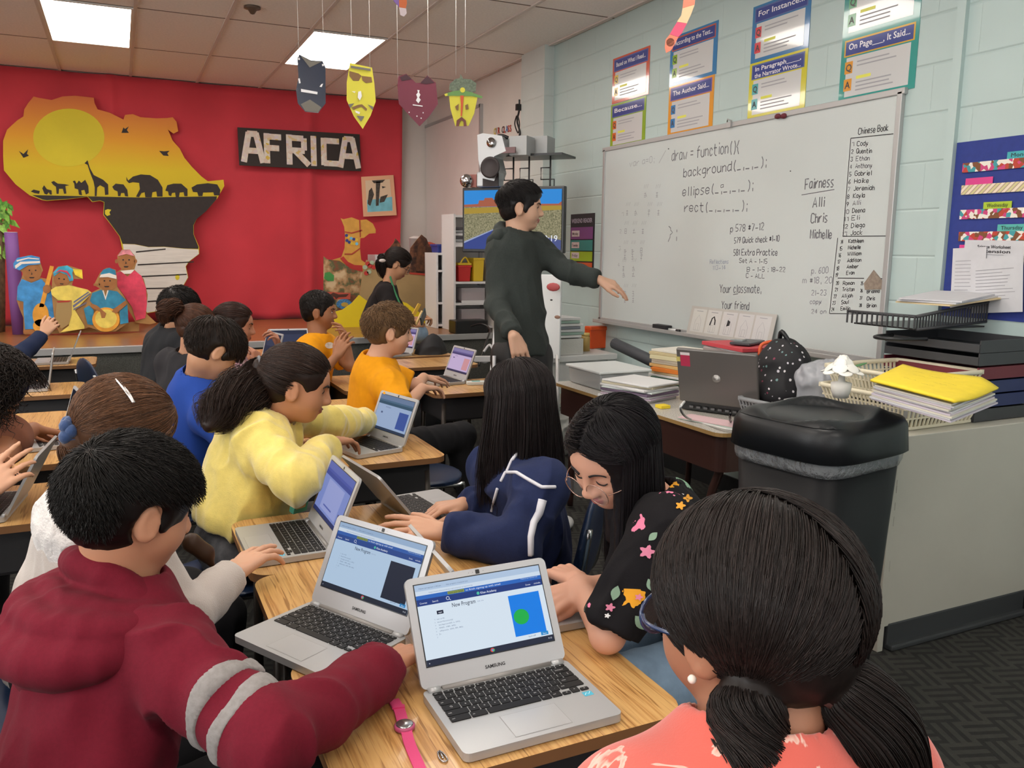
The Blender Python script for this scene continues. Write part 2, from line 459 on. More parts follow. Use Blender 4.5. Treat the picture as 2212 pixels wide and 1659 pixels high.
# ---------------------------------------------------------------- people
def hframe(yaw, pitch=0, roll=0):
    y, p, r = np.radians([yaw, pitch, roll]); fw = V3(math.cos(y)*math.cos(p), math.sin(y)*math.cos(p), -math.sin(p))
    rt = V3(math.sin(y), -math.cos(y), 0); up = np.cross(rt, fw)
    rt, up = rt*math.cos(r)-up*math.sin(r), up*math.cos(r)+rt*math.sin(r); return np.stack([rt, fw, up], 1)
def head_prims(f, c, R, s, ear=True, fat=1.0):
    G = lambda x, y, z: c+R @ (np.array([x, y, z])*s)
    E = lambda p, r, k=.03, col=0, sub=False, Rl=None: f.ell(G(*p), np.array(r)*s, R if Rl is None else R @ Rl, k*s*4, col, sub)
    E((0, -.06, .12), (.355, .44, .38), 0); E((0, .09, -.13), (.285*fat, .29, .34), .04)
    E((0, .2, -.37), (.15*fat, .15, .12), .03); E((0, .27, .1), (.23, .11, .15), .03)
    for q in (-1, 1):
        E((q*.155, .21, -.16), (.13*fat, .14, .15), .03); E((q*.13, .37, .0), (.085, .05, .055), .02, 0, True)
        E((q*.135, .295, -.005), (.085, .075, .06), .012); E((q*.05, .415, -.155), (.045, .055, .04), .012)
        if ear:
            Re = rotz(-q*.35) @ roty(q*.12)
            E((q*.36, -.04, -.06), (.045, .095, .15), .012, 0, False, Re); E((q*.405, -.015, -.05), (.03, .055, .095), .006, 0, True, Re)
            E((q*.37, -.02, -.06), (.02, .03, .07), .006, 0, False, Re)
    f.cone(G(0, .38, .04), G(0, .46, -.13), .030*s, .045*s, .05*s)
    E((0, .366, -.258), (.088, .06, .021), .008, 1); E((0, .358, -.297), (.072, .058, .027), .008, 1)
    E((0, .42, -.277), (.07, .03, .005), .002, 1, True)
    return G
def hand_prims(f, w, d, n, L, curl=(.3, .35, .4, .5), thumb=.6, side=1, spread=.10):
    """w wrist, d pointing direction, n back-of-hand normal, side: +1 thumb lies at cross(d, n)"""
    d = nrm(d); n = nrm(n-np.dot(n, d)*d); t = np.cross(d, n)*side; r = L*.052
    for i in range(4):
        u = (1.5-i)*.125*L; k = w+d*L*(.50-.03*abs(i-1))+t*u+n*.0
        f.cone(w+t*u*.45+d*L*.02, k, L*.095, L*.066, .05*L)
        q = k; a = 0; lens = ([.25, .155, .12], [.28, .18, .125], [.26, .165, .12], [.20, .125, .11])[i]; dd = nrm(d+t*(1.5-i)*spread)
        for j, l in enumerate(lens):
            a += curl[i]*(1.0, 1.1, .7)[j]; v = dd*math.cos(a)-n*math.sin(a); e = q+v*l*L
            f.cone(q, e, r*(1.05-.1*j), r*(.97-.12*j), .012*L); q = e
    q = w+d*L*.1+t*L*.14-n*L*.03
    for j, l in enumerate((.26, .2, .16)):
        a = thumb-.28*j; v = nrm(d*math.cos(a)+t*math.sin(a)-n*.25); e = q+v*l*L; f.cone(q, e, L*(.085, .066, .058)[j], L*(.066, .058, .048)[j], .03*L); q = e
HM = {}
def hair_mat(c, rough=.42):
    k = 'hair_'+c
    if k not in MATS:
        m = M(k, c, rough, spec=.28, attr=True); m.node_tree.nodes['Principled BSDF'].inputs['IOR'].default_value = 1.45
    return MATS[k]
def rand_u(N, zmin=-1.0):
    u = rng.normal(size=(N*4, 3)); u /= np.linalg.norm(u, axis=1)[:, None]; return u[u[:, 2] > zmin][:N]
def slerp(a, b, t):
    w = np.arccos(np.clip((a*b).sum(-1), -1, 1))[..., None]+1e-6; return (np.sin((1-t)*w)*a+np.sin(t*w)*b)/np.sin(w)
def finish_hair(parent, caps, S, r, col, h=.006, var=.35, name='hair', cmul=.8):
    V, Q, cc = caps.mesh(2); N = vnormals(V, Q); V = V+N*(.0015*vnoise(V*90, 3))[:, None]
    c0 = np.array(lin(col)); cols = np.tile(c0*cmul, (len(V), 1)); Fs = [Q]; VV = [V]; CC = [cols]; o = len(V)
    for s_, r_ in zip(S, r):
        v, q = ribbons(s_, np.full(len(s_), r_)*rng.uniform(.7, 1.3, len(s_))); n = len(s_); k = np.exp(rng.normal(0, var, n))
        VV.append(v); Fs.append(q+o); o += len(v); CC.append(np.repeat(c0[None]*k[:, None], s_.shape[1]*3, 0))
    CC = np.concatenate(CC); CC[:, 3] = 1
    return np_mesh(name, np.concatenate(VV), [np.concatenate(Fs)], [hair_mat(col)], None, CC, parent)
HC, HR = V3(0, -.06, .12), V3(.375, .46, .40)
def tiedir(o, x, y, d): l = (o['R'].T @ (P(x, y, d)-o['c']))/o['s']; return nrm((l-HC)/HR)
def emap(G_c, R, s, u, off=1.0): return G_c+((HC+HR*u*off)*s) @ R.T
def face_cut(u):  # true where scalp carries hair (head-local unit vectors)
    hl = .30+.0*u[:, 0]
    front = (u[:, 1] > .15) & (u[:, 2] < .50-.3*np.abs(u[:, 0])) ; side = (np.abs(u[:, 0]) > .5) & (u[:, 1] > .05) & (u[:, 2] < .02)
    low = u[:, 2] < -.62+.0*u[:, 1]
    return ~(front | side | low)
def cap_prims(f, c, R, s, th=.03, zlow=-.30, hairline=(.47, .02), sideburn=True, k=.03, ears=True):
    G = lambda x, y, z: c+R @ (np.array([x, y, z])*s); dn = R @ V3(0, 0, -1); fwd = R @ V3(0, 1, 0)
    f.ell(c+R @ (HC*s), (HR+th*.55)*s, R, 0)
    f.ell(G(0, -.2, -.08), np.array([.29, .29, .28])*s, R, .1*s)
    f.ell(G(0, hairline[0]+.02, -.26+hairline[1]), np.array([.335, .42, .52])*s, R, .02*s, 0, True)
    for q in (-1, 1) if ears else (): f.ell(G(q*.42, .0, -.12), np.array([.20, .15, .22])*s, R, .02*s, 0, True)
    f.cone(G(0, -.2, zlow-.30), G(0, -.2, zlow-.5), .32*s, .4*s, .0, 0, True)
    if sideburn:
        for q in (-1, 1): f.ell(G(q*.325, .1, -.02), np.array([.035, .06, .12])*s, R, .03*s)
    return G
def hair_crop(parent, c, R, s, col, N=2500, crown=(0, -.62, .78), L=.55, lift=.10, r=.0008, th=.05, wave=0., hl=(.47, .02), messy=.06, K=7, fringe=0, low=-.55, fade=0, bang=.05):
    f = Field(.005); G = cap_prims(f, c, R, s, .015 if fade else th, hairline=hl); uc = nrm(crown); S = []
    if fade: f.ell(c+R @ ((HC+V3(0, .02, .09))*s), (HR*V3(.93, .98, .88)+th*.6)*s, R, .02*s); f.ell(G(0, hl[0]+.04, -.3), np.array([.345, .42, .57])*s, R, .02*s, 0, True)
    if fringe: f.ell(G(0, .26, .30), np.array([.30, .17, .13])*s, R, .05*s); f.ell(G(0, .36, .19-fringe*.1), np.array([.27, .07, .10])*s, R, .04*s)
    u = rand_u(N*2, low); hl_ = ~((u[:, 1] > .3) & (u[:, 2] < .46-hl[1]*2-fringe*.4-.3*np.abs(u[:, 0]))) & ~((np.abs(u[:, 0]) > .6) & (u[:, 2] < -.22) & (u[:, 1] > -.15)); u = u[hl_][:N]
    ax = np.cross(np.broadcast_to(uc, u.shape), u); ax /= np.linalg.norm(ax, axis=1)[:, None]+1e-6; tg = np.cross(ax, u)
    tg = tg+rng.normal(0, messy*4, u.shape); tg[:, 2] -= .15; tg -= (tg*u).sum(1)[:, None]*u; tg /= np.linalg.norm(tg, axis=1)[:, None]
    ll = L*rng.uniform(.6, 1.1, len(u))*np.interp(u[:, 2], [-.6, 0, .5], [.35, .6, 1.]); ue = u*np.cos(ll)[:, None]+tg*np.sin(ll)[:, None]
    ok = ~((np.abs(ue[:, 0]) > .55) & (ue[:, 2] < -.06) & (np.abs(ue[:, 1]-.02) < .36)) & (ue[:, 2] > low-.22) & ~((ue[:, 1] > .35) & (ue[:, 2] < bang-.35*np.maximum(0, np.abs(ue[:, 0])-.35))); u, tg, ll, ax = u[ok], tg[ok], ll[ok], ax[ok]
    thv = th*(np.interp(u[:, 2], [-.3, .15, .5], [.28, .45, 1.]) if fade else np.ones(len(u)))[:, None]; pts = []; ph = rng.uniform(0, 6.28, len(u))
    for t in np.linspace(0, 1, K):
        a = (ll*t)[:, None]; p = u*np.cos(a)+tg*np.sin(a); off = 1.0+thv*2.1*min(1, .45+t*3)+(.10*np.clip(u[:, 2:]-.1, 0, 1) if fade else 0)+lift*t*t*rng.uniform(.4, 1.2, (len(u), 1))
        off = off+wave*np.sin(ph*1+t*9)[:, None]*.4; q = p*off+wave*np.cos(ph+t*9)[:, None]*ax
        pts.append(emap(c, R, s, q))
    return finish_hair(parent, f, [np.stack(pts, 1)], [r], col)
def hair_tie(parent, c, R, s, col, ties, tails, N=4000, r=.0008, th=.03, hl=(.47, .02), K=12, part=None, tail_r=.03, nt=900, wave=0, extra=None, hang=.05, h=.006, ears=True):
    """hair combed back to one or more ties (head-local directions); tails: world polylines"""
    f = Field(h); G = cap_prims(f, c, R, s, th, hairline=hl, sideburn=False, ears=ears); S = []; rs = []
    u = rand_u(N*2, -.72); u = u[face_cut(u)][:N]; T = np.array([nrm(t) for t in ties])
    which = np.argmax(u @ T.T, 1) if part is None else (u[:, 0] > 0).astype(int); tt = T[which]
    K1 = K; t0 = 0; pts = []; jit = rng.normal(0, .03, u.shape); bow = rng.normal(0, .02, len(u))
    for t in np.linspace(0, 1, K1):
        p = slerp(u, tt, t*.97); off = 1+th*2.1*(1-.1*t)+.035*math.sin(math.pi*t)*rng.uniform(.2, 1.0, (len(u), 1)); pts.append(emap(c, R, s, p*off+jit*.25*(1-t)))
    S.append(np.stack(pts, 1)); rs.append(r)
    for i, tail in enumerate(tails):
        base = emap(c, R, s, T[i][None]*1.06)[0]; path = smooth_path([base]+list(tail), 5); n = len(path)
        prof = np.interp(np.linspace(0, 1, n), [0, .12, .45, .8, 1], [.45, .75, 1., .85, .35])*tail_r
        f.chain(path[:-1], prof[:-1]*(.82 if wave < .1 else .62), .01)
        a = rng.uniform(0, 6.28, nt); q = np.sqrt(rng.uniform(.5, 1.25, nt)); Tn = np.gradient(path, axis=0); Tn /= np.linalg.norm(Tn, axis=1)[:, None]
        A = np.cross(Tn, V3(.31, .2, .93)); A /= np.linalg.norm(A, axis=1)[:, None]; B = np.cross(Tn, A); ph = rng.uniform(0, 6.28, (nt, 1)); tt_ = np.linspace(0, 1, n)[None]
        S0 = None; ca, sa = np.cos(a)[:, None]+wave*np.sin(ph+tt_*11), np.sin(a)[:, None]+wave*np.cos(ph*1.3+tt_*9)
        if wave: q = q*1.05
        full = path[None]+(prof[None]*q[:, None])[..., None]*(ca[..., None]*A[None]+sa[..., None]*B[None]); cut = rng.uniform(.55, 1.0, (nt, 1))*(n-1)*np.linspace(0, 1, n)[None]; i0 = np.floor(cut).astype(int); i1 = np.minimum(i0+1, n-1); fr_ = (cut-i0)[..., None]; ar = np.arange(nt)[:, None]
        S.append(full[ar, i0]*(1-fr_)+full[ar, i1]*fr_); rs.append(r)
    if extra: S_, r_ = extra(G, f); S += S_; rs += r_
    return finish_hair(parent, f, S, rs, col)
def hair_down(parent, c, R, s, col, N=4000, L=.35, r=.0009, th=.03, fa=1.05, far=None, K=16, spread=.02, flare=.03, part_x=0., hl=(.47, .04), zcap=.28, thm=1.75, sidevol=.0, drop=(0, 0, -1), back=True, seed=1, fr=-.6):
    f = Field(.006); G = cap_prims(f, c, R, s, th, hairline=hl, sideburn=False, ears=False); D = nrm(drop)
    up = V3(part_x, .0, 1); u = rand_u(N*2, fr); fc = face_cut(u) | (u[:, 2] > .55); u = u[fc][:N]; n = len(u)
    az = np.arctan2(u[:, 0], u[:, 1]); az = np.where(np.abs(az) < 1e-3, 1e-3, az); th0 = np.arccos(np.clip(u[:, 2], -1, 1)); fas = np.where(az > 0, far or fa, fa); az1 = np.sign(az)*np.maximum(np.abs(az), fas+rng.uniform(0, .25, n))
    Ls = L*rng.uniform(.75, 1.05, n); pts = []; tm = thm+rng.uniform(-.15, .15, n); seg = np.linspace(0, 1, K); ks = K//2; th1 = np.maximum(th0, .05)
    lay = rng.uniform(0, 1, n); last = None
    for i in range(K):
        if i <= ks:
            t = i/ks; tht = th1+(np.maximum(tm, th1)-th1)*t; a = az+(az1-az)*np.clip(t*1.6, 0, 1)
            q = np.stack([np.sin(tht)*np.sin(a), np.sin(tht)*np.cos(a), np.cos(tht)], 1); off = (1+th*(1.5+1.7*lay)+sidevol*np.sin(tht)*lay)[:, None]; last = emap(c, R, s, q*off); pts.append(last)
        else:
            t = (i-ks)/(K-1-ks); out = (last-(c+R @ (HC*s))); out = out-(out @ D)[:, None]*D[None]; out /= np.linalg.norm(out, axis=1)[:, None]+1e-6
            pts.append(last+D[None]*(Ls*t)[:, None]+out*(flare*t*(lay-.4))[:, None]+.006*np.stack([np.sin(last[:, 0]*90+t*5), np.cos(last[:, 1]*80+t*4), 0*t+0*Ls], 1)*t)
    S = np.stack(pts, 1); cz = c+R @ (HC*s)
    for k in np.linspace(-1, 1, 9):
        a = math.pi-k*(math.pi-((far or fa) if k > 0 else fa)-.12); q = np.array([[math.sin(1.6)*math.sin(a), math.sin(1.6)*math.cos(a), math.cos(1.6)]]); b = emap(c, R, s, q*(1+th))[0]-.020*nrm(R @ q[0])
        f.cone(b, b+D*L*.8, .024, .012, .03)
    return finish_hair(parent, f, [S], [r], col)
def hair_curly(parent, c, R, s, col, N=1500, size=1.35, r=.0011, hl=(.47, .02), L=.10):
    f = Field(.008); G = cap_prims(f, c, R, s, (size-1)*.35, hairline=hl); u = rand_u(N*2, -.75); u = u[face_cut(u)][:N]; n = len(u); K = 22
    base = emap(c, R, s, u*(1+(size-1)*.4)); out = (u*np.array([1, 1, 1])) @ R.T; A = np.cross(out, rng.normal(size=u.shape)); A /= np.linalg.norm(A, axis=1)[:, None]; B = np.cross(out, A); ph = rng.uniform(0, 6.28, n); K = 36; rad = rng.uniform(.007, .013, n); LL = L*rng.uniform(.5, 1.1, n)*np.interp(u[:, 2], [-.7, 0, 1], [1.2, 1, .7]); pts = []
    for t in np.linspace(0, 1, K): pts.append(base+out*(LL*t*.55)[:, None]+V3(0, 0, -1)*(LL*t*t*.6)[:, None]+(rad*np.cos(ph+t*19))[:, None]*A+(rad*np.sin(ph+t*19))[:, None]*B)
    return finish_hair(parent, f, [np.stack(pts, 1)], [r], col)
def face_bits(person, fld, c, R, s, hair, eyes='open', brow=True, iris='2a1a12'):
    def surf(x, z):
        ys = np.linspace(.6, .0, 240); p = c+(np.stack([np.full(240, x), ys, np.full(240, z)], 1)*s) @ R.T; d = fld.dist(p); i = int(np.argmax(d < 0)); return p[i]
    fwd = R @ V3(0, 1, 0)
    hm = M('brow_'+hair, hair, .8); wm = M('eye_white', 'e8e4de', .3); im = M('iris_'+iris, iris, .15); lm = M('lash', '15100e', .7)
    for q in (-1, 1):
        if brow:
            b = MB(); pts = [surf(q*x, z)+fwd*.0003 for x, z in ((.06, .075), (.12, .098), (.18, .095), (.225, .07))]
            b.tube(smooth_path(pts, 4), np.interp(np.linspace(0, 1, 13), [0, .4, 1], [.016, .014, .006])*s, hm, 6); b.build('eyebrow', person, True)
        e0 = surf(q*.135, -.005); b = MB()
        if eyes == 'open':
            b.ball(e0-fwd*.022*s, (.058*s, .030*s, .021*s), wm, 14, R); b.ball(e0-fwd*.010*s+R @ V3(0, 0, .001), (.021*s, .022*s, .020*s), im, 12, R)
            b.build('eye', person, True); b = MB()
            b.tube(smooth_path([surf(q*x, z)+fwd*.002*s for x, z in ((.07, -.012), (.105, .016), (.145, .022), (.19, .002), (.205, -.012))], 4), .007*s, lm, 6); b.build('eyelash', person, True)
        else:
            b.tube(smooth_path([surf(q*x, z)+fwd*.001*s for x, z in ((.07, -.02), (.10, -.038), (.14, -.044), (.18, -.036), (.208, -.018))], 4), np.interp(np.linspace(0, 1, 17), [0, .3, 1], [.004, .008, .007])*s, lm, 6); b.build('eyelash', person, True)
    return surf
def person(label, head, yaw, pitch=0, roll=0, s=.21, tyaw=None, pel=None, neck=None, sh=None, armR=None, armL=None, skin='c99b7e', lip='b0695e', sw=.13, top=None, pants=None,
           legs=None, eyes='open', hair='1a1310', h=.005, fat=1., ear=True, girth=1., name='person', brow=True, group=None, calves=None):
    c = np.asarray(head, float); R = hframe(yaw, pitch, roll); ty = yaw if tyaw is None else tyaw; t_f = V3(math.cos(math.radians(ty)), math.sin(math.radians(ty)), 0); t_r = V3(t_f[1], -t_f[0], 0)
    nb = np.asarray(neck, float) if neck is not None else c+R @ (V3(0, -.22, -.66)*s)
    pel = np.asarray(pel, float); o = {}; spine = nrm(nb-pel)
    SR, SL = (nb+t_r*sw-spine*.045, nb-t_r*sw-spine*.045) if sh is None else [np.asarray(x, float) for x in sh]
    f = Field(h); G = head_prims(f, c, R, s, ear, fat)
    sk0 = G(0, -.12, -.28); f.cone(sk0, nb, .047*s/.21, .050, .02); f.cone(G(0, -.05, -.35), nb+t_f*.015, .040, .044, .02)
    tf_ = nrm(np.cross(t_r, spine)); chest = nb*.6+pel*.4; fl = (tf_.astype(np.float32), 1.35)
    f.cone(SR, SL, .045, .045, .03); f.cone(nb-spine*.10, pel+spine*.12, .105*girth, .10*girth, .06, flat=fl)
    arms = {}
    for key, S_, A in (('R', SR, armR), ('L', SL, armL)):
        if A is None: 
            E_ = S_-spine*.22+t_f*.04; W_ = E_+t_f*.2+V3(0, 0, .02); A = dict(e=E_, w=W_, d=t_f, n=V3(0, 0, 1))
        E_, W_ = np.asarray(A['e'], float), np.asarray(A['w'], float); arms[key] = (S_, E_, W_, A)
        f.cone(S_, E_, .040, .033, .03); f.cone(E_, W_, .034, .0235, .015)
        d = A.get('d', W_-E_); n = A.get('n', V3(0, 0, 1)); sd = 1 if key == 'R' else -1
        hand_prims(f, W_, d, n, A.get('L', .155), A.get('curl', (.3, .35, .4, .5)), A.get('thumb', .6), -sd, A.get('spread', .10))
    if calves is not None:
        for a_, b_ in calves: f.chain([pel, a_, b_], [.07, .052, .036], .03)
    p = field_obj(f, name, M('skin_'+skin, skin, .5, attr=True, spec=.35, bump=(220, .06, .002)), None, [skin, lip])
    p.data.materials[0].node_tree.nodes['Principled BSDF'].inputs['Subsurface Weight'].default_value = .12
    p.data.materials[0].node_tree.nodes['Principled BSDF'].inputs['Subsurface Radius'].default_value = (.012, .005, .003)
    tag(p, label, 'person', group); o = dict(p=p, c=c, R=R, s=s, nb=nb, SR=SR, SL=SL, pel=pel, G=G, t_f=t_f, t_r=t_r, spine=spine, arms=arms, fld=f)
    if eyes: o['surf'] = face_bits(p, f, c, R, s, hair, eyes, brow)
    if top: o['top'] = garment(o, **top)
    if pants: trousers(o, pants, legs)
    return o
def garment(o, name='shirt', mat=None, sleeve=1., r=1.0, hood=0, h=.006, folds=(.004, 14, 1), girth=1.0, hem=.03, collar=.0, cuff=None, cols=None, neckr=.066, arm_r=1., opening=None, hood_up=0):
    p, nb, pel, SR, SL, sp, t_f, t_r = [o[k] for k in ('p', 'nb', 'pel', 'SR', 'SL', 'spine', 't_f', 't_r')]
    f = Field(h); tf_ = nrm(np.cross(t_r, sp)).astype(np.float32); fl = (tf_, 1.30)
    f.cone(nb-sp*.09, pel+sp*hem, .132*r*girth, .15*r*girth, .0, flat=fl); f.cone(SR+sp*.0, SL, .058*r, .058*r, .06)
    f.cone(nb-sp*.06, nb+sp*.008, .078, .062, .04)
    for key in 'RL':
        S_, E_, W_, A = o['arms'][key]; q = arm_r*r
        if sleeve >= .99:
            we = E_+(W_-E_)*A.get('cuffpos', .93); dd = nrm(W_-E_)
            f.cone(S_, E_, .059*q, .053*q, .05); f.cone(E_, we, .056*q, .042*q, .02, clip=[(we, dd)])
            f.cone(we-dd*.045, we, .040*q, .036*q, .006, 1 if cuff else 0, clip=[(we, dd)])
        else:
            e = S_+(E_-S_)*sleeve; dd = nrm(E_-S_); f.cone(S_, e, .066*q, .062*q, .05, clip=[(e, dd)])
    up = nrm(o['c']-nb)
    if collar: f.cone(nb-sp*.01, nb+up*collar, .072, .064, .02)
    if hood:
        b = nb-tf_*.085*hood-sp*.02
        for i, (q, z, rr) in enumerate(((-1, .0, .042), (0, -.03, .055), (1, .0, .042))): pass
        ring = [nb+t_r*(.088*math.cos(a))+tf_*(.075*math.sin(a)-.012)+sp*(-.008-.022*math.sin(a)) for a in np.linspace(-math.pi*1.28, math.pi*.28, 13)]
        f.chain(ring, [.020+.010*abs(math.sin(a)) for a in np.linspace(-.3, 3.44, 13)], .015)
        f.ell(b-sp*.055, (.115*hood, .055*hood, .10*hood), np.stack([t_r, tf_.astype(float), sp], 1), .03)
        f.ell(nb-tf_*.045+sp*.045, (.07, .035, .05), np.stack([t_r, tf_.astype(float), sp], 1), .015, 0, True)
    f.cone(nb-sp*.02+tf_*.008, nb+up*.14, neckr, neckr*1.05, .008, 0, True)
    if opening: opening(f)
    clip = [(pel-sp*.02+sp*max(0, hem-.03), -sp)]
    g = field_obj(f, name, mat, p, cols, 2, folds, clip); o['gf'] = f; return g
def trousers(o, mat, legs=None, h=.008):
    pel, t_f, t_r = o['pel'], o['t_f'], o['t_r']; f = Field(h)
    if legs is None: legs = [(pel+t_f*.36+t_r*q*.10+V3(0, 0, .0), pel+t_f*.34+t_r*q*.10+V3(0, 0, -pel[2]+.06)) for q in (-1, 1)]
    f.cone(pel+t_r*.07, pel-t_r*.07, .10, .10, .0)
    for i, L_ in enumerate(legs):
        k, a = L_[:2]; q = 1 if (np.asarray(k)-pel) @ t_r > 0 else -1
        f.chain([pel+t_r*.075*q, k, a] if a is not None else [pel+t_r*.075*q, k], [.088, .066, .052], .03)
    field_obj(f, 'trousers', mat, o['p'], None, 2, (.004, 12, 4))
    for L_ in legs:
        a = L_[1]
        if a is None: continue
        a = np.asarray(a, float); d = L_[2] if len(L_) > 2 else t_f; b = Field(.006); b.cone(a+V3(0, 0, -.02), a+d*.03+V3(0, 0, -.025), .036, .034); b.cone(a+d*.0+V3(0, 0, -.028), a+d*.15+V3(0, 0, -.034), .034, .026, .03, clip=[(V3(0, 0, a[2]-.058), V3(0, 0, -1))])
        field_obj(b, 'shoe', M('shoe_black', '1a1a1c', .6), o['p'])
# ---------------------------------------------------------------- setting
def struct(o, label=None): o['kind'] = 'structure'; 
def sbox(name, lo, hi, m, parent=None):
    b = MB(); lo, hi = np.array(lo, float), np.array(hi, float); b.box((lo+hi)/2, hi-lo, m); o = b.build(name, parent, parent is not None)
    if parent is None: o['kind'] = 'structure'
    return o
CEIL = 3.0; XW = 3.2; YB = 10.0
# painted concrete block
def block_mat(name, c, vert=True):
    m = M(name, c, .45, noise=(3, .03)); nt, b, L = nodes(m); g = nt.nodes.new('ShaderNodeNewGeometry'); sx = nt.nodes.new('ShaderNodeSeparateXYZ'); L.new(g.outputs['Position'], sx.inputs[0])
    z = mathn(nt, 'DIVIDE', mathn(nt, 'SUBTRACT', sx.outputs[2], 1.3995-2.032), .2032); fz = mathn(nt, 'FRACT', z); row = mathn(nt, 'MODULO', mathn(nt, 'FLOOR', z), 2.0)
    y = mathn(nt, 'ADD', mathn(nt, 'DIVIDE', sx.outputs[1], .4064), mathn(nt, 'MULTIPLY', row, .5)); fy = mathn(nt, 'FRACT', mathn(nt, 'ADD', y, 40.1))
    dz = mathn(nt, 'MULTIPLY', mathn(nt, 'MINIMUM', fz, mathn(nt, 'SUBTRACT', 1.0, fz)), .2032); dy = mathn(nt, 'MULTIPLY', mathn(nt, 'MINIMUM', fy, mathn(nt, 'SUBTRACT', 1.0, fy)), .4064)
    d = mathn(nt, 'MINIMUM', dz, mathn(nt, 'ADD', dy, .0040)); h = mathn(nt, 'SMOOTH_MIN', mathn(nt, 'DIVIDE', d, .007), 1.0, .3)
    bp = nt.nodes.new('ShaderNodeBump'); bp.inputs['Strength'].default_value = .8; bp.inputs['Distance'].default_value = .004; L.new(h, bp.inputs['Height']); L.new(bp.outputs[0], b.inputs['Normal'])
    return m
wallm = block_mat('painted_block', 'b6c8c6'); whitewall = M('white_painted_wall', 'd6d0ca', .6, noise=(4, .03)); 
floorm = M('carpet_tile', '47484b', .95, bump=(700, .5, .004)); 
nt, b, L = nodes(floorm); tc = nt.nodes.new('ShaderNodeTexCoord'); sx = nt.nodes.new('ShaderNodeSeparateXYZ')
mp = nt.nodes.new('ShaderNodeMapping'); mp.inputs['Rotation'].default_value = (0, 0, .35); L.new(tc.outputs['Object'], mp.inputs[0]); L.new(mp.outputs[0], sx.inputs[0])
cx_ = mathn(nt, 'FLOOR', mathn(nt, 'DIVIDE', sx.outputs[0], .105)); cy_ = mathn(nt, 'FLOOR', mathn(nt, 'DIVIDE', sx.outputs[1], .105)); par = mathn(nt, 'FLOORED_MODULO', mathn(nt, 'ADD', cx_, cy_), 2.0)
mixn = nt.nodes.new('ShaderNodeMix'); L.new(par, mixn.inputs[0]); L.new(sx.outputs[0], mixn.inputs[2]); L.new(sx.outputs[1], mixn.inputs[3])
fr = mathn(nt, 'FRACT', mathn(nt, 'DIVIDE', mixn.outputs[0], .035)); st = mathn(nt, 'GREATER_THAN', fr, .45)
nz = nt.nodes.new('ShaderNodeTexNoise'); nz.inputs['Scale'].default_value = 260; fac = mathn(nt, 'ADD', mathn(nt, 'MULTIPLY', st, .55), mathn(nt, 'MULTIPLY', nz.outputs[0], .5))
L.new(ramp(nt, fac, [(.1, '1c1b19'), (.45, '262522'), (.9, '3a3934')]), b.inputs['Base Color'])
sbox('floor', (-4.4, -2.7, -.06), (3.3, 10.2, 0), floorm)
ceilm = M('ceiling_tile', 'efeae6', .9, noise=(60, .05), bump=(180, .35, .004)); gridm = M('ceiling_grid_white', 'd2c8c2', .6)
ceil = sbox('ceiling', (-4.4, -2.7, CEIL), (3.3, 10.2, CEIL+.06), ceilm)
g = MB(); GX = [.197+.592*k for k in range(-8, 6)]; GY = [6.462+1.262*k for k in range(-8, 4)]
for x in GX:
    if -4.3 < x < 3.25: g.box((x, 3.7, CEIL-.004), (.024, 12.6, .010), gridm)
for y in GY: g.box((-.55, y, CEIL-.0005), (7.6, .011, .003), M('ceiling_gap', '6e5f55', .8))
g.build('ceiling_grid', ceil)
sbox('wall_right', (XW, -2.6, 0), (XW+.1, 6.08, CEIL), wallm)
sbox('wall_right_far', (XW, 6.5, 0), (XW+.1, YB+.1, CEIL), whitewall)
colm = block_mat('painted_block_white', 'c6cdca'); sbox('column', (XW-.085, 6.08, 0), (XW+.1, 6.5, CEIL), colm)
sbox('wall_back', (-4.3, YB, 0), (XW, YB+.1, CEIL), whitewall)
sbox('wall_return', (2.84, 9.10, 0), (XW, YB, CEIL), whitewall)  # added filler wall, gives the dark pocket beside the backdrop a bright face
sbox('wall_left', (-4.4, -2.6, 0), (-4.3, YB+.1, CEIL), whitewall)
sbox('wall_front', (-4.3, -2.7, 0), (XW, -2.6, CEIL), whitewall)
sbox('trim_1', (XW-.022, 2.455, .05), (XW, 2.495, CEIL-.01), M('raceway_paint', 'b6c8c6', .4))
sbox('baseboard_right', (XW-.012, -2.6, 0), (XW, 6.08, .1), M('cove_black', '1d1e20', .5))
# lamps in the ceiling grid
lampm = M('lamp_diffuser', 'fff6ec', .5, emit=PANEL_POWER); lampf = M('lamp_frame', 'd8d2cc', .5)
LY = [6.462, 3.938, 1.414, -1.11]; LX = [-3.948, -2.171, -.395, 1.381]
n = 0
for j, y in enumerate(LY):
    for i, x in enumerate(LX):
        far = j == 0 and i >= 2
        t = thing('ceiling_light', {(0, 2): 'lit square ceiling panel above the painted africa map', (0, 3): 'lit square ceiling panel above the hanging masks'}.get((j, i), 'lit ceiling panel in the tile grid behind the photographer'), 'ceiling light', (x+.296, y+.631, CEIL), 0, None if far else 'ceiling panels out of view')
        q = MB(); 
        for c, d in (((0, .616, -.006), (.57, .02, .012)), ((0, -.616, -.006), (.57, .02, .012)), ((.281, 0, -.006), (.02, 1.212, .012)), ((-.281, 0, -.006), (.02, 1.212, .012))): q.box(c, d, lampf)
        q.build('frame', t); q = MB(); q.box((0, 0, -.003), (.542, 1.212, .004), lampm); q.build('diffuser', t)
winm = M('window_daylight', 'eef2f4', .3, emit=WINDOW_POWER); wfr = M('window_frame_white', 'd8d8d6', .5)
for k, y in enumerate((-.6, 2.4)):
    t = MB(); t.box((-4.27, y, 1.75), (.05, 1.7, 1.5), wfr); w = t.build('window_%d' % (k+1)); w['kind'] = 'structure'
    t = MB()
    for s_ in (-1, 1): t.box((-4.235, y+s_*.4, 1.75), (.02, .76, 1.38), winm)
    t.build('pane', w)
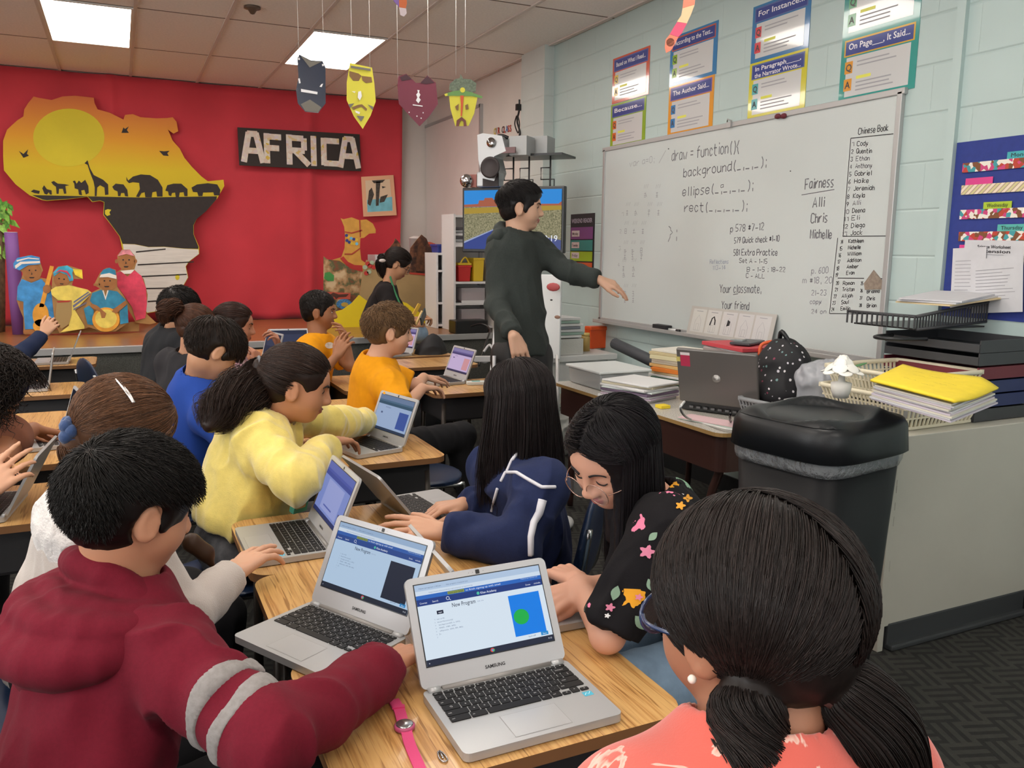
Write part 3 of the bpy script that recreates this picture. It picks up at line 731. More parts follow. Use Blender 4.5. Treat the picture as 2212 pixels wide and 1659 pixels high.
for k, x in enumerate((-2.6, .2, 2.0)):  # front-wall windows added out of view; dim glow brightens camera-facing surfaces
    t = MB(); t.box((x, -2.57, 1.75), (1.5, .05, 1.5), wfr); w = t.build('window_%d' % (k+3)); w['kind'] = 'structure'; t = MB()
    for s_ in (-1, 1): t.box((x+s_*.36, -2.535, 1.75), (.68, .02, 1.38), M('window_shaded', 'eef2f4', .3, emit=WINDOW_POWER*.22))
    t.build('pane', w)
# stage
ST = .65; SF = 6.95
stagem = M('stage_wood', '93653c', .28, noise=(3, .18), stretch=(.6, 9, 1)); stcarp = M('stage_carpet', '565753', .95, bump=(600, .5, .004), noise=(160, .45)); alum = M('aluminium', 'b4b4b4', .36, metal=.35)
st_ = thing('stage', 'low wooden stage with a dark carpeted front and metal edge strip', 'stage', (0, 8, 0))
q = MB(); q.box((-.59, (SF+9.09)/2+.01, ST/2-.02), (7.32, 9.09-SF-.02, ST-.04), stcarp); q.build('front_panel', st_, True)
q = MB(); q.box((-.59, (SF+9.09)/2, ST-.02), (7.32, 9.09-SF, .04), stagem); q.build('top', st_, True)
q = MB(); q.box((-.59, SF-.006, ST-.022), (7.32, .012, .05), alum); q.box((-.59, SF+.012, ST+.002), (7.32, .045, .004), alum); q.build('edge_strip', st_, True, bevel=.002)
tag(st_.children[0], None)
# ---------------------------------------------------------------- red backdrop and the stage decorations
redm = M('red_paper', 'ca3341', .75, noise=(2.2, .08), sheen=.3)
nu, nv = 150, 30; q = MB(); pts = []
x0, x1 = -1.75, 2.87
for j in range(nv+1):
    for i in range(nu+1):
        u_, w = i/nu, j/nv; x = x0+(x1-x0)*u_; z = CEIL-.01+(ST+.01-CEIL)*w; y = 8.98+.16*w
        y -= .035*math.exp(-((x-1.87)/.05)**2)+.03*math.exp(-((x-.02)/.04)**2)+.012*math.sin(x*5.1)+.01*math.sin(x*11+1)
        x_ = x-(.07*w*w if i == nu else 0); y -= (.10*w*max(0, (u_-.93)/.07)**2)
        if w > .93: y -= .03*math.sin(x*14)*(w-.93)/.07
        pts.append((x_, y, z))
q.add(pts, [(j*(nu+1)+i, (j+1)*(nu+1)+i, (j+1)*(nu+1)+i+1, j*(nu+1)+i+1) for j in range(nv) for i in range(nu)], redm, True)
o = q.build('backdrop_sheet', solid=.003); tag(o, 'large red paper backdrop hung across the back of the stage', 'backdrop', kind='thing')
def c1(p): return p[0]/2.962, p[1]/2.962
def c4(p): return p[0]/2.962, 400+p[1]/2.962
def c7(p): return 680+p[0]/5.028, 450+p[1]/5.028
def flat(mb, pts, cv, Y, m, dep=.004, ms=None):
    A = np.array([onY(*cv(p), Y) for p in pts])[:, [0, 2]]; a = (A[:, 0]*np.roll(A[:, 1], -1)-np.roll(A[:, 0], -1)*A[:, 1]).sum()
    if a < 0: A = A[::-1]
    mb.prism(A, (0, Y, 0), XA, ZA, -YA, dep, m, ms)
def disc(cx_, cy_, rx, ry=None, n=20, a0=0, a1=360): return [(cx_+rx*math.cos(math.radians(a)), cy_+(ry or rx)*math.sin(math.radians(a))) for a in np.linspace(a0, a1, n, endpoint=a1-a0 < 360)]
card = M('cardboard', 'a9814f', .85, noise=(20, .08)); blk = M('paint_black', '2b2422', .7, noise=(25, .15)); wht = M('paint_white', 'd9d6cf', .7, noise=(6, .08), stretch=(1, 1, 14)); black = M('black_plastic', '17181a', .35)
afm = M('painted_sunset', 'e0b020', .7); nt, b, L = nodes(afm); gg = nt.nodes.new('ShaderNodeNewGeometry'); sx = nt.nodes.new('ShaderNodeSeparateXYZ'); L.new(gg.outputs['Position'], sx.inputs[0])
nz = nt.nodes.new('ShaderNodeTexNoise'); nz.inputs['Scale'].default_value = 3; zz = mathn(nt, 'ADD', sx.outputs[2], mathn(nt, 'MULTIPLY', mathn(nt, 'SUBTRACT', nz.outputs[0], .5), .12))
mr = nt.nodes.new('ShaderNodeMapRange'); mr.inputs[1].default_value = 1.85; mr.inputs[2].default_value = 2.95; L.new(zz, mr.inputs[0])
L.new(ramp(nt, mr.outputs[0], [(.0, 'c9b21c'), (.25, 'd9bf1d'), (.5, 'e2a026'), (.68, 'dd8a35'), (.85, 'd5733f')]), b.inputs['Base Color'])
YA_ = 8.93
af = [(215,617),(245,625),(330,640),(400,617),(480,612),(600,625),(605,660),(625,700),(700,720),(790,765),(800,735),(850,730),(900,750),(1000,757),(1070,755),(1105,750),(1130,780),(1140,840),(1110,855),(1075,830),(1105,900),(1150,950),(1180,1010),(1230,1070),(1290,1130),(1330,1160),(1430,1150),(1435,1190),(1390,1270),(1320,1350),(1260,1400),(1240,1440),(1240,1500),(1275,1580),(1275,1625),(1210,1675),(1190,1705),(1205,1775),(1165,1845),(1110,1940),(1050,1985),(940,2005),(900,1940),(850,1825),(800,1685),(780,1585),(765,1515),(715,1445),(660,1375),(665,1295),(640,1285),(590,1293),(560,1260),(430,1275),(300,1285),(270,1280),(190,1250),(100,1180),(25,1090),(20,1000),(20,900),(45,830),(110,770),(150,745),(155,700),(180,660)]
q = MB(); flat(q, af, c1, YA_, afm, .008, card); mapo = q.build('africa_map_cutout'); tag(mapo, 'large painted africa map cutout with sunset, animals and black lower half', 'cutout')
def part(name, fn, parent): q = MB(); fn(q); return q.build(name, parent, True)
part('sun', lambda q: flat(q, disc(440, 880, 228, 185, 40), c1, YA_-.002, M('paint_sun', 'd6c62a', .7, noise=(3, .06)), .002), mapo)
part('ground_paint', lambda q: flat(q, [(205,1248),(560,1256),(900,1264),(1388,1256),(1385,1275),(1318,1352),(1258,1402),(1238,1440),(1238,1500),(1270,1580),(1268,1592),(1180,1590),(1050,1578),(950,1580),(862,1562),(784,1560),(767,1512),(717,1443),(664,1373),(668,1292),(642,1282),(592,1289),(562,1258),(432,1272),(300,1281),(272,1276)], c1, YA_-.002, blk, .002), mapo)
part('white_boards', lambda q: flat(q, [(862,1564),(950,1582),(1050,1580),(1180,1592),(1270,1596),(1272,1625),(1207,1673),(1187,1705),(1202,1775),(1162,1843),(1108,1938),(1050,1982),(942,2001),(902,1940),(852,1823),(803,1685),(786,1562)], c1, YA_-.002, wht, .002), mapo)
def boards(q):
    for a, b_ in (((870,1608),(1060,1590)),((880,1690),(1240,1672)),((905,1765),(1195,1752)),((930,1842),(1170,1838)),((945,1925),(1110,1915))):
        flat(q, [a, b_, (b_[0], b_[1]+7), (a[0], a[1]+9)], c1, YA_-.0045, blk, .001)
    flat(q, disc(1135, 1773, 14, 20, 8), c1, YA_-.0045, M('paint_sun', 'd6c62a'), .001)
part('board_gaps', boards, mapo)
def anim(q):
    A = [[(541,1045),(560,1025),(575,1075),(600,1120),(660,1150),(692,1180),(694,1245),(672,1248),(668,1200),(640,1185),(622,1200),(618,1255),(606,1255),(606,1200),(598,1160),(578,1110),(560,1055)],
         [(808,1130),(820,1155),(850,1130),(900,1116),(960,1120),(1010,1150),(1040,1200),(1040,1258),(1005,1258),(1000,1225),(975,1230),(970,1262),(930,1262),(925,1230),(905,1235),(890,1262),(870,1258),(895,1210),(890,1170),(850,1165),(825,1172),(810,1155)],
         [(1058,1220),(1070,1185),(1110,1175),(1160,1175),(1200,1210),(1200,1255),(1180,1255),(1175,1230),(1150,1232),(1145,1262),(1125,1262),(1120,1232),(1100,1235),(1095,1255),(1080,1250),(1075,1225)],
         [(1225,1200),(1260,1180),(1330,1172),(1390,1180),(1410,1215),(1405,1250),(1370,1250),(1365,1230),(1300,1232),(1295,1255),(1270,1255),(1262,1230),(1235,1228)],
         [(718,1195),(740,1175),(790,1180),(815,1215),(820,1258),(800,1255),(795,1235),(775,1235),(770,1255),(755,1255),(752,1225),(730,1215)],
         [(465,1160),(480,1155),(490,1175),(505,1155),(520,1170),(545,1150),(565,1190),(568,1235),(550,1245),(540,1215),(520,1218),(525,1250),(505,1245),(500,1212),(478,1205),(475,1175)],
         [(327,1165),(345,1158),(370,1175),(415,1178),(445,1185),(418,1190),(425,1238),(410,1240),(402,1208),(378,1208),(375,1240),(362,1240),(358,1195),(340,1182)],
         [(270,1205),(282,1185),(300,1210),(330,1218),(332,1245),(320,1245),(312,1230),(300,1245),(285,1240)], [(197,1225),(215,1213),(255,1222),(250,1240),(220,1235)],
         [(777,850),(790,815),(800,825),(825,808),(812,832),(825,850)], [(120,965),(150,985),(180,955),(172,985),(185,995),(150,1010)], [(1018,965),(1050,968),(1085,965),(1070,980),(1080,998),(1045,995)]]
    return A
for k, a in enumerate(anim(None)): part('animal_silhouette' if k < 9 else 'bird_silhouette', lambda q: flat(q, a, c1, YA_-.003, blk, .001), mapo)
part('yellow_mark', lambda q: flat(q, [(672,1345),(690,1338),(712,1342),(700,1358),(706,1375),(685,1382),(672,1370)], c1, YA_-.0045, M('paint_sun', 'd6c62a'), .001), mapo)
# AFRICA sign
sg = [(513,275),(777,290),(780,370),(517,357)]; q = MB(); flat(q, sg, lambda p: p, YA_, M('sign_black', '2a2320', .7), .012); sign = q.build('africa_sign'); tag(sign, 'black sign with the word AFRICA in collage letters', 'sign')
colg = M('collage_paper', 'ddd6c6', .75); nt, b, L = nodes(colg); tc = nt.nodes.new('ShaderNodeTexCoord'); vr = nt.nodes.new('ShaderNodeTexVoronoi'); vr.inputs['Scale'].default_value = 30; L.new(tc.outputs['Object'], vr.inputs['Vector'])
L.new(ramp(nt, vr.outputs['Color'], [(.1, 'e4ddd0'), (.4, 'd9d2c8'), (.6, 'd9c3b2'), (.75, 'd8d0d6'), (.92, 'd6b84a')]), b.inputs['Base Color'])
LET = dict(A=[((0,0),(.30,1)),((.30,1),(.72,1)),((.72,1),(1.05,0)),((.2,.38),(.85,.38))], F=[((.1,0),(.1,1)),((.1,.93),(.95,.93)),((.1,.52),(.8,.52))], R=[((.1,0),(.1,1)),((.1,.93),(.7,.93)),((.78,.9),(.78,.55)),((.1,.48),(.75,.48)),((.35,.48),(.95,0))], I=[((.3,0),(.3,1))], C=[((.9,.9),(.25,.9)),((.15,.95),(.15,.05)),((.2,.08),(.9,.08))])
xs = [(523,566), (570,608), (617,668), (665,700), (690,735), (732,772)]
for ch, (a, e) in zip('AFRICA', xs):
    q = MB(); yb = 350+(a-520)*.057; p0 = onY(a, yb, YA_-.006); p1 = onY(e, yb+(e-a)*.057, YA_-.006); p2 = onY(a, yb-66, YA_-.006); w = p1[0]-p0[0]-.02; hh = p2[2]-p0[2]-.03
    for k, (s0, s1) in enumerate(LET[ch]):
        a_ = p0+V3(.02+s0[0]*w, 0, .015+s0[1]*hh+(p1[2]-p0[2])*s0[0]); b_ = p0+V3(.02+s1[0]*w, 0, .015+s1[1]*hh+(p1[2]-p0[2])*s1[0]); d = b_-a_; ln = np.linalg.norm(d); d /= ln; pn = np.cross(d, YA); tw = .030
        R_ = np.stack([d, YA, pn], 1); q.box((a_+b_)/2-V3(0, .001*k, 0), (ln+tw*.9, .008, tw*2), colg, R_)
    q.build('letter_'+ch.lower(), sign, True, bevel=.006)
# painted cardboard people
Yc = 8.0
skb = M('paint_brown_skin', 'a06c3f', .8, noise=(15, .12)); pb = M('paint_blue', '3f8fcf', .7, noise=(14, .3)); pt = M('paint_teal', '2f84a8', .7, noise=(14, .3)); pk = M('paint_pink', 'd2405c', .7, noise=(14, .25)); py_ = M('paint_yellow', 'e2cf63', .7, noise=(14, .18)); po = M('paint_orange', 'e2a23a', .7, noise=(14, .15)); pw = M('paper_white', 'e6e2da', .8); pgr = M('paint_stripe', '6b6f8a', .7)
def cutout(name, label, base, bits, Y, dep=.008):
    q = MB()
    for b_ in base: flat(q, b_, c4, Y, card, dep)
    o = q.build(name); tag(o, label, 'cutout', 'painted cardboard musicians')
    if 'group' in o: del o['group']
    for k, (nm, m, polys) in enumerate(bits):
        q = MB()
        for p_ in polys: flat(q, p_, c4, Y-dep*.25-.0015*(k+1), m, .002)
        q.build(nm, o, True)
    return o
cutout('painted_man_cutout', 'painted cardboard man in blue robe and blue cap with a string instrument', [[(85,520),(110,470),(180,448),(250,460),(260,500),(275,545),(250,590),(300,600),(360,700),(380,850),(350,880),(250,940),(240,945),(150,950),(150,850),(125,790),(105,730),(115,650),(135,600),(150,560)]], [
 ('face', skb, [disc(205, 555, 62, 62), [(125,790),(150,800),(155,760),(125,745)], [(190,700),(230,695),(235,735),(205,735)]]),
 ('facial_features', blk, [disc(188, 545, 6, 5, 8), disc(228, 545, 6, 5, 8), [(203,555),(208,572),(199,574)], [(185,588),(222,588),(215,596),(192,596)]]), ('robe', pb, [[(140,600),(200,625),(265,600),(300,640),(345,700),(380,845),(330,870),(285,760),(240,800),(225,920),(160,922),(150,800),(150,745),(108,735),(112,650)]]),
 ('cap', pb, [[(85,500),(110,465),(200,448),(255,462),(258,505),(180,512),(125,545),(88,530)]]), ('cap_band', pw, [[(95,515),(130,490),(255,485),(257,498),(140,505),(100,535)], [(105,480),(180,463),(250,470),(250,476),(180,470),(108,490)]]),
 ('instrument', po, [disc(260, 830, 52, 75) + [], [(250,780),(280,780),(345,520),(320,515)], disc(258, 900, 48, 42)]), ('hand', skb, [disc(300, 665, 26, 28)]), ('shoe', skb, [[(148,930),(200,922),(232,935),(225,950),(150,952)]])], Yc)
cutout('painted_drummer_cutout', 'painted cardboard figure in yellow wrap and rainbow headscarf with a tall drum', [[(335,560),(370,520),(430,512),(520,540),(530,600),(470,600),(460,640),(590,690),(600,900),(540,920),(380,945),(350,880),(330,690)]], [
 ('face', skb, [disc(395, 600, 52, 55)]), ('facial_features', blk, [disc(378, 598, 6, 5, 8), disc(410, 602, 6, 5, 8), [(382,628),(408,630),(404,636),(386,634)]]), ('headscarf', M('paint_rainbow', '3aa0c0', .7, noise=(9, .6)), [[(340,560),(375,522),(430,514),(470,540),(462,560),(470,610),(445,615),(430,575),(380,555),(345,585)]]), ('scarf_tail', M('paint_scarf', 'd8c23c', .7, noise=(12, .4)), [[(465,535),(525,540),(530,600),(480,575)]]), ('scarf_stripe', pk, [[(350,565),(380,540),(430,548),(450,575),(455,600),(440,580),(425,560),(380,550)]]),
 ('wrap', py_, [[(325,670),(355,650),(440,640),(560,668),(590,690),(520,760),(480,800),(540,900),(540,918),(385,942),(440,900),(460,740),(370,735),(330,700)]]), ('wrap_stripes', pgr, [[(465,770),(575,690),(580,697),(470,785)], [(470,745),(565,680),(570,687),(472,755)], [(470,790),(560,745),(562,752),(470,800)]]),
 ('drum', M('paint_drum', 'a58c5c', .8), [[(362,740),(460,738),(458,830),(440,890),(395,920),(370,890),(355,850)]]), ('drum_top', M('paint_drumtop', 'b03a30', .7), [[(360,742),(460,736),(440,748),(370,752)]])], Yc-.03)
cutout('painted_bongo_player_cutout', 'painted cardboard figure in teal shirt playing a round yellow drum', [[(640,560),(680,528),(740,540),(750,600),(750,650),(800,720),(820,800),(820,880),(740,935),(660,940),(560,905),(535,800),(580,690),(640,660),(600,640)]], [
 ('face', skb, [disc(690, 620, 60, 55), [(597,630),(640,630),(640,642),(600,645)]]), ('facial_features', blk, [disc(668, 612, 6, 5, 8), disc(704, 612, 6, 5, 8), [(665,645),(700,645),(695,653),(672,653)]]), ('cap', pt, [[(640,572),(660,540),(700,528),(738,545),(742,575),(690,565)]]), ('cap_band', pw, [[(636,590),(645,572),(700,562),(745,578),(745,600),(690,588)]]), ('shirt', pt, [[(575,740),(590,690),(650,668),(675,720),(690,670),(750,680),(805,735),(770,770),(700,800),(610,780)], [(535,790),(570,770),(600,800),(595,895),(560,890)], [(765,800),(815,760),(822,880),(770,890)]]), ('neckline', pw, [[(655,675),(675,735),(695,675),(687,672),(675,715),(663,672)]]),
 ('drum', po, [disc(678, 860, 88, 78, 26)]), ('drum_skin', py_, [disc(678, 855, 70, 60, 26)]), ('arm', skb, [[(580,755),(620,770),(680,820),(670,850),(650,850),(640,810),(585,785)], [(800,740),(810,765),(745,820),(715,810),(730,790)]])], Yc-.06)
cutout('painted_woman_cutout', 'painted cardboard woman in a long pink dress and pink headwrap', [[(750,450),(780,412),(830,412),(862,450),(875,490),(860,540),(920,600),(945,700),(935,820),(1000,880),(960,890),(870,880),(800,760),(745,640),(740,560),(790,530),(755,500)]], [
 ('face', skb, [disc(808, 485, 55, 62), disc(745, 487, 10, 14, 10), disc(868, 487, 10, 14, 10)]), ('facial_features', blk, [disc(788, 478, 6, 5, 8), disc(826, 478, 6, 5, 8), [(805,485),(811,502),(801,504)], [(790,518),(824,518),(816,527),(797,527)]]), ('headwrap', M('paint_pinkwrap', 'd98a95', .7, noise=(25, .3)), [[(752,455),(780,415),(830,413),(860,455),(808,440)]]), ('necklace', pw, [[(770,548),(860,540),(840,566),(790,568)]]), ('dress', pk, [[(742,560),(775,552),(815,585),(860,545),(905,580),(935,660),(940,760),(930,850),(870,865),(845,780),(790,700),(750,650)]])], Yc+.05)
q = MB(); flat(q, [(150,948),(890,870),(890,935),(160,955)], c4, Yc+.08, card, .01); tag(q.build('cardboard_base_strip'), 'brown cardboard strip behind the feet of the painted musicians', 'cardboard')
pole = onZ(42, 722, ST); q = MB(); q.lathe([(.052, ST+.001), (.055, ST+.3), (.052, ST+.62), (.05, ST+.86)], (pole[0], pole[1], 0), M('purple_paper', '7d4f96', .6), 20); q.lathe([(.049, ST+.861), (.049, ST+.864)], (pole[0], pole[1], 0), pw, 20)
tag(q.build('paper_roll_column'), 'purple paper roll standing on stage left of the painted musicians', 'paper roll')
# paper palm leaves at the far left
q = MB(); lm = [M('leaf_a', '6fa03a', .7, noise=(40, .4)), M('leaf_b', '4f8a2c', .7, noise=(40, .4)), M('leaf_c', '8cbc55', .7, noise=(40, .3))]
for k in range(150):
    c = onY(random.uniform(-50, 20), random.uniform(425, 545), 8.5+random.uniform(-.05, .05)); a = random.uniform(-2.4, -.7); l = random.uniform(.07, .13); d = V3(math.cos(a), -.2, math.sin(a)); pn = nrm(np.cross(d, YA))
    q.add([c, c+d*l*.4+pn*l*.22, c+d*l, c+d*l*.4-pn*l*.22], [(0, 1, 2, 3)], random.choice(lm))
o = q.build('paper_tree'); tag(o, 'paper tree with green leaves at the left end of the stage', 'paper tree')
part('trunk', lambda q: q.tube([onY(-20, 725, 8.5), onY(-14, 640, 8.52), onY(-10, 480, 8.5)], [.11, .09, .07], M('paper_bark', '6b5640', .9, noise=(18, .5))), o)
# camel and sand scenery
gold = M('paint_camel', 'c99642', .75, noise=(14, .12)); strap = M('paint_strap', 'a8402f', .7)
Yk = 8.35
q = MB(); flat(q, [(280,105),(310,120),(400,98),(485,130),(560,120),(630,165),(662,230),(660,270),(590,275),(535,320),(495,325),(490,430),(505,560),(560,600),(560,1325),(100,1325),(100,560),(160,570),(290,530),(325,430),(330,310),(320,200)], c7, Yk, gold, .008, card); cam_ = q.build('camel_cutout'); tag(cam_, 'painted cardboard camel with a beaded collar and red straps', 'cutout')
for pl in ([(325,250),(400,262),(515,230),(515,245),(400,276),(325,262)], [(482,130),(496,130),(500,310),(490,318)], [(325,490),(400,490),(490,430),(490,445),(405,505),(322,505)]): part('strap', lambda q: flat(q, pl, c7, Yk-.003, strap, .002), cam_)
def bd(q):
    cs = [M('bead_navy', '2b3a80'), M('bead_yellow', 'd8b23c'), M('bead_sky', '6db5dd')]
    for i, (x, y) in enumerate([(345,295),(370,312),(395,325),(425,335),(455,342),(350,350),(375,368),(402,380),(428,385),(455,385)]): flat(q, disc(x, y, 17, 17, 10), c7, Yk-.003, cs[(0, 1, 2, 0, 1, 0, 0, 1, 1, 2)[i]], .003)
part('bead_collar', bd, cam_)
part('saddle_blanket', lambda q: flat(q, [(275,545),(310,520),(360,580),(430,615),(515,620),(520,695),(440,685),(360,640)], c7, Yk-.003, M('paint_red_blanket', 'b5342f', .7), .002), cam_)
photo = M('photo_collage', '7a5a3a', .6); nt, b, L = nodes(photo); tc = nt.nodes.new('ShaderNodeTexCoord'); nz = nt.nodes.new('ShaderNodeTexNoise'); nz.inputs['Scale'].default_value = 9; nz.inputs['Detail'].default_value = 8; L.new(tc.outputs['Object'], nz.inputs['Vector'])
L.new(ramp(nt, nz.outputs[0], [(.28, '2b1d12'), (.4, '7a4a30'), (.48, '4e5a3a'), (.55, 'a07a52'), (.66, 'c9b08a')]), b.inputs['Base Color'])
q = MB(); flat(q, [(95,520),(140,555),(270,570),(400,660),(520,690),(520,900),(490,1330),(300,1330),(95,1330)], c7, Yk-.06, photo, .008, card); o = q.build('wildlife_photo_board'); tag(o, 'board of wildlife photographs under the painted camel', 'board')
part('green_mound', lambda q: flat(q, [(100,760),(110,700),(160,690),(210,730),(205,790),(140,790)], c7, Yk-.065, M('paint_green', '3f8a45'), .002), o)
part('red_horse_picture', lambda q: flat(q, [(95,905),(390,920),(385,985),(100,990)], c7, Yk-.065, M('pic_red', 'b8513f'), .002), o)
part('horse', lambda q: flat(q, [(160,940),(200,915),(260,935),(370,930),(340,960),(260,965),(230,985),(210,960),(170,965)], c7, Yk-.068, M('pic_horse', '4a2b20'), .001), o)
part('blue_wheel_picture', lambda q: (flat(q, disc(320, 1040, 85, 55, 22), c7, Yk-.068, M('pic_blue', '3f78a8', noise=(60, .5)), .002), flat(q, disc(325, 1045, 40, 24, 14), c7, Yk-.072, M('pic_yellow', 'b8993f'), .001)), o)
q = MB(); brn = M('brown_paper', 'a48a5f', .8, noise=(6, .08)); flat(q, [(920,700),(1385,725),(1388,1310),(500,1310),(480,1000),(520,700),(560,560),(690,600),(760,690)], c7, 8.2, brn, .01, card); o = q.build('brown_paper_dune'); tag(o, 'brown paper dune board standing behind the seated teacher', 'paper board')
part('red_edge', lambda q: flat(q, [(1030,695),(1385,722),(1385,745),(1030,715)], c7, 8.195, M('edge_red', 'b5402f'), .003), o)
part('teal_flowers', lambda q: [flat(q, disc(x, y, 26, 24, 9), c7, 8.193, M('paint_mint' if k % 2 else 'paint_red_blanket', 'a3b59a' if k % 2 else 'b5342f'), .002) for k, (x, y) in enumerate([(575,600),(545,640),(600,625),(590,690),(560,705),(620,590),(640,640)])], o)
hut = M('photo_hut', '5a3a28', .7); nt, b, L = nodes(hut); tc = nt.nodes.new('ShaderNodeTexCoord'); nz = nt.nodes.new('ShaderNodeTexNoise'); nz.inputs['Scale'].default_value = 14; nz.inputs['Detail'].default_value = 6; L.new(tc.outputs['Object'], nz.inputs['Vector'])
L.new(ramp(nt, nz.outputs[0], [(.3, '1c1310'), (.45, '4a2e22'), (.58, '7d5038'), (.72, 'b58a62')]), b.inputs['Base Color'])
q = MB(); flat(q, [(640,720),(700,580),(780,470),(860,370),(875,325),(925,380),(940,430),(1000,520),(1000,720)], c7, 8.3, hut, .008, card); tag(q.build('clay_hut_cutout'), 'smaller pointed clay hut picture cutout behind the teacher', 'cutout')
q = MB(); flat(q, [(1000,720),(1040,430),(1110,340),(1160,285),(1215,330),(1240,400),(1290,450),(1385,560),(1390,725),(1385,740)], c7, 8.25, hut, .008, card); o = q.build('village_hut_cutout'); tag(o, 'taller village hut picture cutout right of the teacher', 'cutout')
part('hut_doorway', lambda q: (flat(q, [(1235,560),(1385,560),(1385,700),(1235,690)], c7, 8.245, M('hut_dark', '1d1613'), .002), flat(q, [(1100,560),(1120,420),(1150,370),(1200,420),(1195,690),(1100,680)], c7, 8.245, M('hut_mid', '5c3b27', noise=(30, .5)), .002)), o)
yel = M('yellow_paper', 'dcc61b', .6, noise=(5, .05)); q = MB(); flat(q, [(10,1335),(10,1250),(150,1140),(300,1100),(400,1030),(480,940),(560,1000),(700,1050),(900,1000),(1000,1030),(1150,1140),(1280,1150),(1390,1090),(1392,1310)], c7, 7.95, yel, .01, card); tag(q.build('yellow_paper_dune'), 'bright yellow paper sand dune running along the stage behind the teacher', 'paper board')
# drawing on the backdrop
q = MB(); D_ = [(780,382),(850,378),(857,465),(785,468)]; idn = lambda p: p; flat(q, D_, idn, 8.975, M('peach_paper', 'eab48f', .8), .003); o = q.build('pencil_drawing'); tag(o, 'peach bordered pencil and watercolour drawing taped to the red backdrop', 'drawing')
part('sheet', lambda q: flat(q, [(789,390),(842,387),(849,456),(793,459)], idn, 8.972, M('drawing_paper', 'e6cdae', .8), .001), o)
part('blue_wash', lambda q: flat(q, [(793,432),(815,430),(847,425),(848,455),(794,458)], idn, 8.9705, M('wash_blue', '7cc2d2', .8, noise=(12, .15)), .001), o)
part('pencil_sketch', lambda q: [flat(q, p_, idn, 8.969, M('graphite', '4a453f', .8, noise=(60, .4)), .001) for p_ in ([(812,392),(822,392),(820,410),(818,444),(812,445)], [(794,440),(797,412),(803,405),(808,420),(800,445)], [(822,425),(838,420),(830,436),(820,438)], [(803,390),(832,388),(826,394),(808,396)], [(825,402),(834,404),(826,407)])], o)
# second whiteboard on the far wall, pole, markers
fw0, fw1 = onX(883, 291, XW-.015), onX(1031, 228, XW-.015); q = MB(); bm2 = M('whiteboard_far', 'dcd3cf', .3, noise=(1.5, .06)); zt = (fw0[2]+fw1[2])/2
q.box((XW-.012, 8.30, (zt+1.08)/2), (.02, 1.56, zt-1.08), bm2); o = q.build('whiteboard_far_panel'); tag(o, 'second whiteboard on the wall between red backdrop and television', 'whiteboard')
q = MB(); q.box((XW-.016, 8.30, zt), (.03, 1.58, .03), alum); q.box((XW-.016, 8.30, 1.08), (.03, 1.58, .03), alum); q.box((XW-.016, 7.52, (zt+1.08)/2), (.03, .03, zt-1.05), alum); q.build('frame', o, True)
# ---------------------------------------------------------------- right wall: whiteboard, posters, charts
NX, UY = V3(-1, 0, 0), V3(0, -1, 0)
wbm = M('whiteboard_enamel', 'c6cdcc', .28, noise=(1.2, .025)); Wb = thing('whiteboard', 'large whiteboard covered in handwriting beside the standing boy', 'whiteboard', (XW, 4.0, .91))
y0, y1, z0, z1 = 2.745, 5.25, .914, 2.122; XF = XW-.014
q = MB(); q.box((XW-.008, (y0+y1)/2, (z0+z1)/2), (.014, y1-y0, z1-z0), wbm); q.build('panel', Wb, True)
q = MB()
for z in (z0, z1): q.box((XW-.012, (y0+y1)/2, z), (.024, y1-y0+.05, .028), alum)
for y in (y0, y1): q.box((XW-.012, y, (z0+z1)/2), (.024, .028, z1-z0), alum)
q.build('frame', Wb, True, bevel=.003)
q = MB(); q.box((XW-.05, 4.06, z0-.014), (.075, 2.36, .010), alum); q.box((XW-.086, 4.06, z0-.006), (.006, 2.36, .022), alum); q.build('marker_tray', Wb, True, bevel=.002)
ink = M('ink_black', '2c2c30', .6); inkg = M('ink_grey', '6a6a70', .6); inkl = M('ink_faint', '9b9da3', .6); inkb = M('ink_blue', '8a93a8', .6)
def k3(x, y): return 1280+x/2.37, y/2.37
def k6(x, y): return 1700+x/3.607, 240+y/3.607
def k5(x, y): return 1290+x/3.1155, 380+y/3.1155
def wr(q, st, a, b, h, m, w=.005, cv=k3, sc=2.37):
    p0, p1 = onX(*cv(*a), XF-.002), onX(*cv(*b), XF-.002); d = p1-p0; ln = np.linalg.norm(d); dep = float(CM[2] @ (p0-V3(0, 0, CZ)))
    q.strokes(st, p0, d/ln, ZA, h/sc*dep/F*1.02, w, m, width=ln)
def ln_(q, a, b, m, w=.004, cv=k3):
    p0, p1 = onX(*cv(*a), XF-.002), onX(*cv(*b), XF-.002); d = p1-p0; q.polylines([[(0, 0), (np.linalg.norm(d), 0)]], p0, nrm(d), nrm(np.cross(NX, nrm(d))), 1, 1, w, m)
q = MB()
for a in (('draw = function(){', (405,825), (748,778), 52, inkg, .006), ('background(_,_,_);', (465,908), (888,850), 44, inkg, .006), ('ellipse(_,_,_,_);', (460,1005), (820,970), 44, inkg, .006), ('rect(_,_,_,_);', (470,1085), (790,1075), 44, inkg, .006), ('};', (378,1228), (430,1225), 66, inkg, .006), ('var a=0;', (190,855), (315,830), 30, inkl, .004), ('a', (655,962), (670,960), 22, inkg, .004)): wr(q, *a)
ln_(q, (340,835), (375,770), inkl); q.build('code_lettering', Wb, True)
q = MB()
